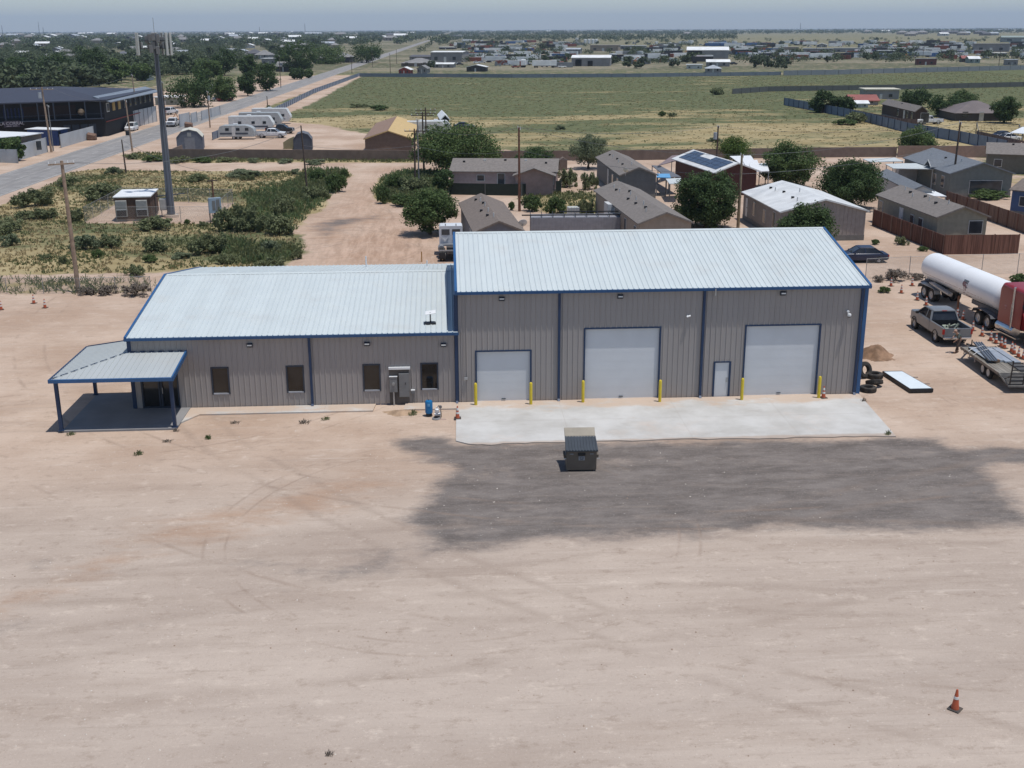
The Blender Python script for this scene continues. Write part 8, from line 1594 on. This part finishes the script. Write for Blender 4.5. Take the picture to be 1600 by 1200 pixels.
occ = [(a-3, b+3, yt-1, yb+2.5) for (_, a, b, yt, yb, *_r) in FB]
def free(px, py): return not any(a < px < b and yt < py < yb for a, b, yt, yb in occ)
n = 0
while n < 110:                                          # left town roofs
    py = hor(300)+3.5+abs(rr.random()**1.5)*48; px = rr.uniform(-60, 640)
    if px > 640-(py-60)*7 or roadside(px, py) or not free(px, py) or py > 100 and px > 380: continue
    p = at(px, py); far_ = min(3.0, max(1.0, p.y/1100)); k = rr.choice([0, 1, 1, 2, 3, 4]); inst('h%d' % k, houses[k], p, rr.choice([0, 1.57])+rr.uniform(-.2, .2), far_); occ.append((px-7*far_*1100/p.y, px+7*far_*1100/p.y, py-1, py+4.5)); n += 1
n = 0
while n < 40:                                           # far band houses, right
    py = hor(1200)+3.5+rr.random()*9; px = rr.uniform(640, 1660)
    if roadside(px, py): continue
    p = at(px, py); k = rr.choice([0, 1, 2, 3, 1, 2]); inst('h%d' % k, houses[k], p, rr.uniform(-.3, .3), min(2.6, p.y/1500)); n += 1
n = 0
while n < 720:                                          # industrial yards
    r_ = rr.random()
    if r_ < .5: px, py = rr.gauss(1400, 150), rr.uniform(67, 93)
    elif r_ < .78: px, py = rr.uniform(760, 1240), rr.uniform(68, 102)
    else: px, py = rr.uniform(640, 900), rr.uniform(66, 106)
    if px < 630+(104-py)*2 or px > 1680 or not free(px, py) or roadside(px, py): continue
    if 1150 < px and py > 95: continue
    p = at(px, py); k = rr.choices(range(13), [8, 4, 3, 4, 6, 3, 9, 6, 3, 6, 2, 3, 2])[0]; inst('y%d' % k, yards[k], p, rr.choice([0, 0, .2, 1.57, -.4])+rr.uniform(-.15, .15), 1.0 if py > 78 else 1.25); n += 1
for k in range(16): # blue pipe stacks and rows as seen in the photo
    px = 1112+k*5.8; p = at(px, 71.5+rr.random()); inst('y2', yards[2], p, .05, 1.3)
# ---- far individual trees
def far_tree(seed, nc, nl, ls):
    rs = np.random.RandomState(seed); C = crown_pts(rs, 3.4, 3.4, 2.6, 3.4, nc, .5); V = leaf_quads(rs, C, 1.3*(.7+.6*rs.rand(nc)), nl, ls, .8); V[:, 2] = np.maximum(V[:, 2], .1)
    me = np_mesh('tree', V, quads_of(V), L_FAR); return me
FT = [far_tree(300+i, 22, 26, 1.1) for i in range(5)]
zones = [('leafy tree in the blocks close behind the black building', 'trees close behind the black building', 62, lambda: (lambda x: (x, rr.uniform(112, 158) if x > 235 else rr.uniform(112, 150)))(rr.uniform(-60, 430))), ('dark green tree in the town left of the paved road', 'trees of the town left of the road', 112, lambda: (rr.uniform(-80, 590), hor(300)+14+rr.random()**.9*66)), ('dark bushy tree among the industrial yards beyond the field', 'trees among the far industrial yards', 84, lambda: (rr.uniform(640, 1640), rr.uniform(64, 102))), ('dark tree behind the far sheet fence', 'trees just beyond the far sheet fence', 26, lambda: (rr.choice([rr.uniform(660, 720), rr.uniform(930, 1080), rr.uniform(830, 940), rr.uniform(1180, 1240)]), rr.uniform(96, 108)))]
for lb, grp, cnt, f in zones:
    n = 0
    while n < cnt:
        px, py = f()
        if roadside(px, py) or (px < 640 and px > 625-(py-62)*6.2) or not free(px, py): continue
        if grp[:11] != 'trees close' and px < 600 and py > 118: continue
        if grp[:11] == 'trees close' and (at(px, py)-ra).dot(RN) > -24: continue
        o = bpy.data.objects.new('tree', FT[rr.randrange(5)]); COL.objects.link(o); p = at(px, py); o.location = p; o.rotation_euler = (0, 0, rr.random()*6.28); s = rr.uniform(.8, 1.5)*(1.0 if px < 640 else .62); o.scale = (s*rr.uniform(.9, 1.3), s, s*rr.uniform(.85, 1.15)); tag(o, lb, 'tree', grp); n += 1
# ---- far woods: one mass
rs = np.random.RandomState(77); Vs = []
def mass(n, fx, fd, size, q, ls):
    c = 0
    while c < n:
        px = fx(); dy = fd(px); py = hor(px)+dy
        if roadside(px, py) or (dy > 12 and not free(px, py)) or (px > 625-(py-62)*6.2 and py > 66 and px < 620): continue
        p = at(px, py); s = size*(.7+.7*rs.rand()); C = np.array([[p.x, p.y, s*.55]])+rs.randn(3, 3)*np.array([s*.35, s*.35, s*.1]); V = leaf_quads(rs, C, np.full(3, s*.55), q, ls*s, .8); V[:, 2] = np.maximum(V[:, 2], 0); Vs.append(V); c += 1
mass(3800, lambda: rs.uniform(-250, 700), lambda px: 1.7+rs.rand()**1.6*22, 8.5, 9, .38)
mass(4200, lambda: rs.uniform(560, 1900), lambda px: 1.7+rs.rand()**1.6*8, 9.5, 8, .42)
mass(2300, lambda: rs.uniform(-250, 600), lambda px: 12+rs.rand()*62, 5.4, 80, .13)
mass(1300, lambda: rs.uniform(600, 1150), lambda px: 6+rs.rand()**1.5*13, 7.0, 12, .3)
mass(500, lambda: rs.uniform(640, 1640), lambda px: 18+rs.rand()*38, 4.2, 30, .2)
V = np.concatenate(Vs); me = np_mesh('distant_woods', V, quads_of(V), L_FAR); o = bpy.data.objects.new('distant_woods', me); COL.objects.link(o); tag(o, 'dark band of distant trees running along the horizon', 'woods', kind='stuff')
# ---- haze
hz = NT('haze_air'); hz.n.remove(hz.b); pv = hz.n.new('ShaderNodeVolumePrincipled'); pv.inputs['Color'].default_value = (.66, .81, 1, 1); pv.inputs['Density'].default_value = 7.0e-5; pv.inputs['Anisotropy'].default_value = .0
hz.t.links.new(pv.outputs[0], hz.o.inputs['Volume'])
mb = MB().box(-21000, 21000, -400, 27000, -1.5, 330); o = mb.build('haze', hz.m, None); tag(o, 'thin bluish air haze over the plain', 'haze', kind='stuff')
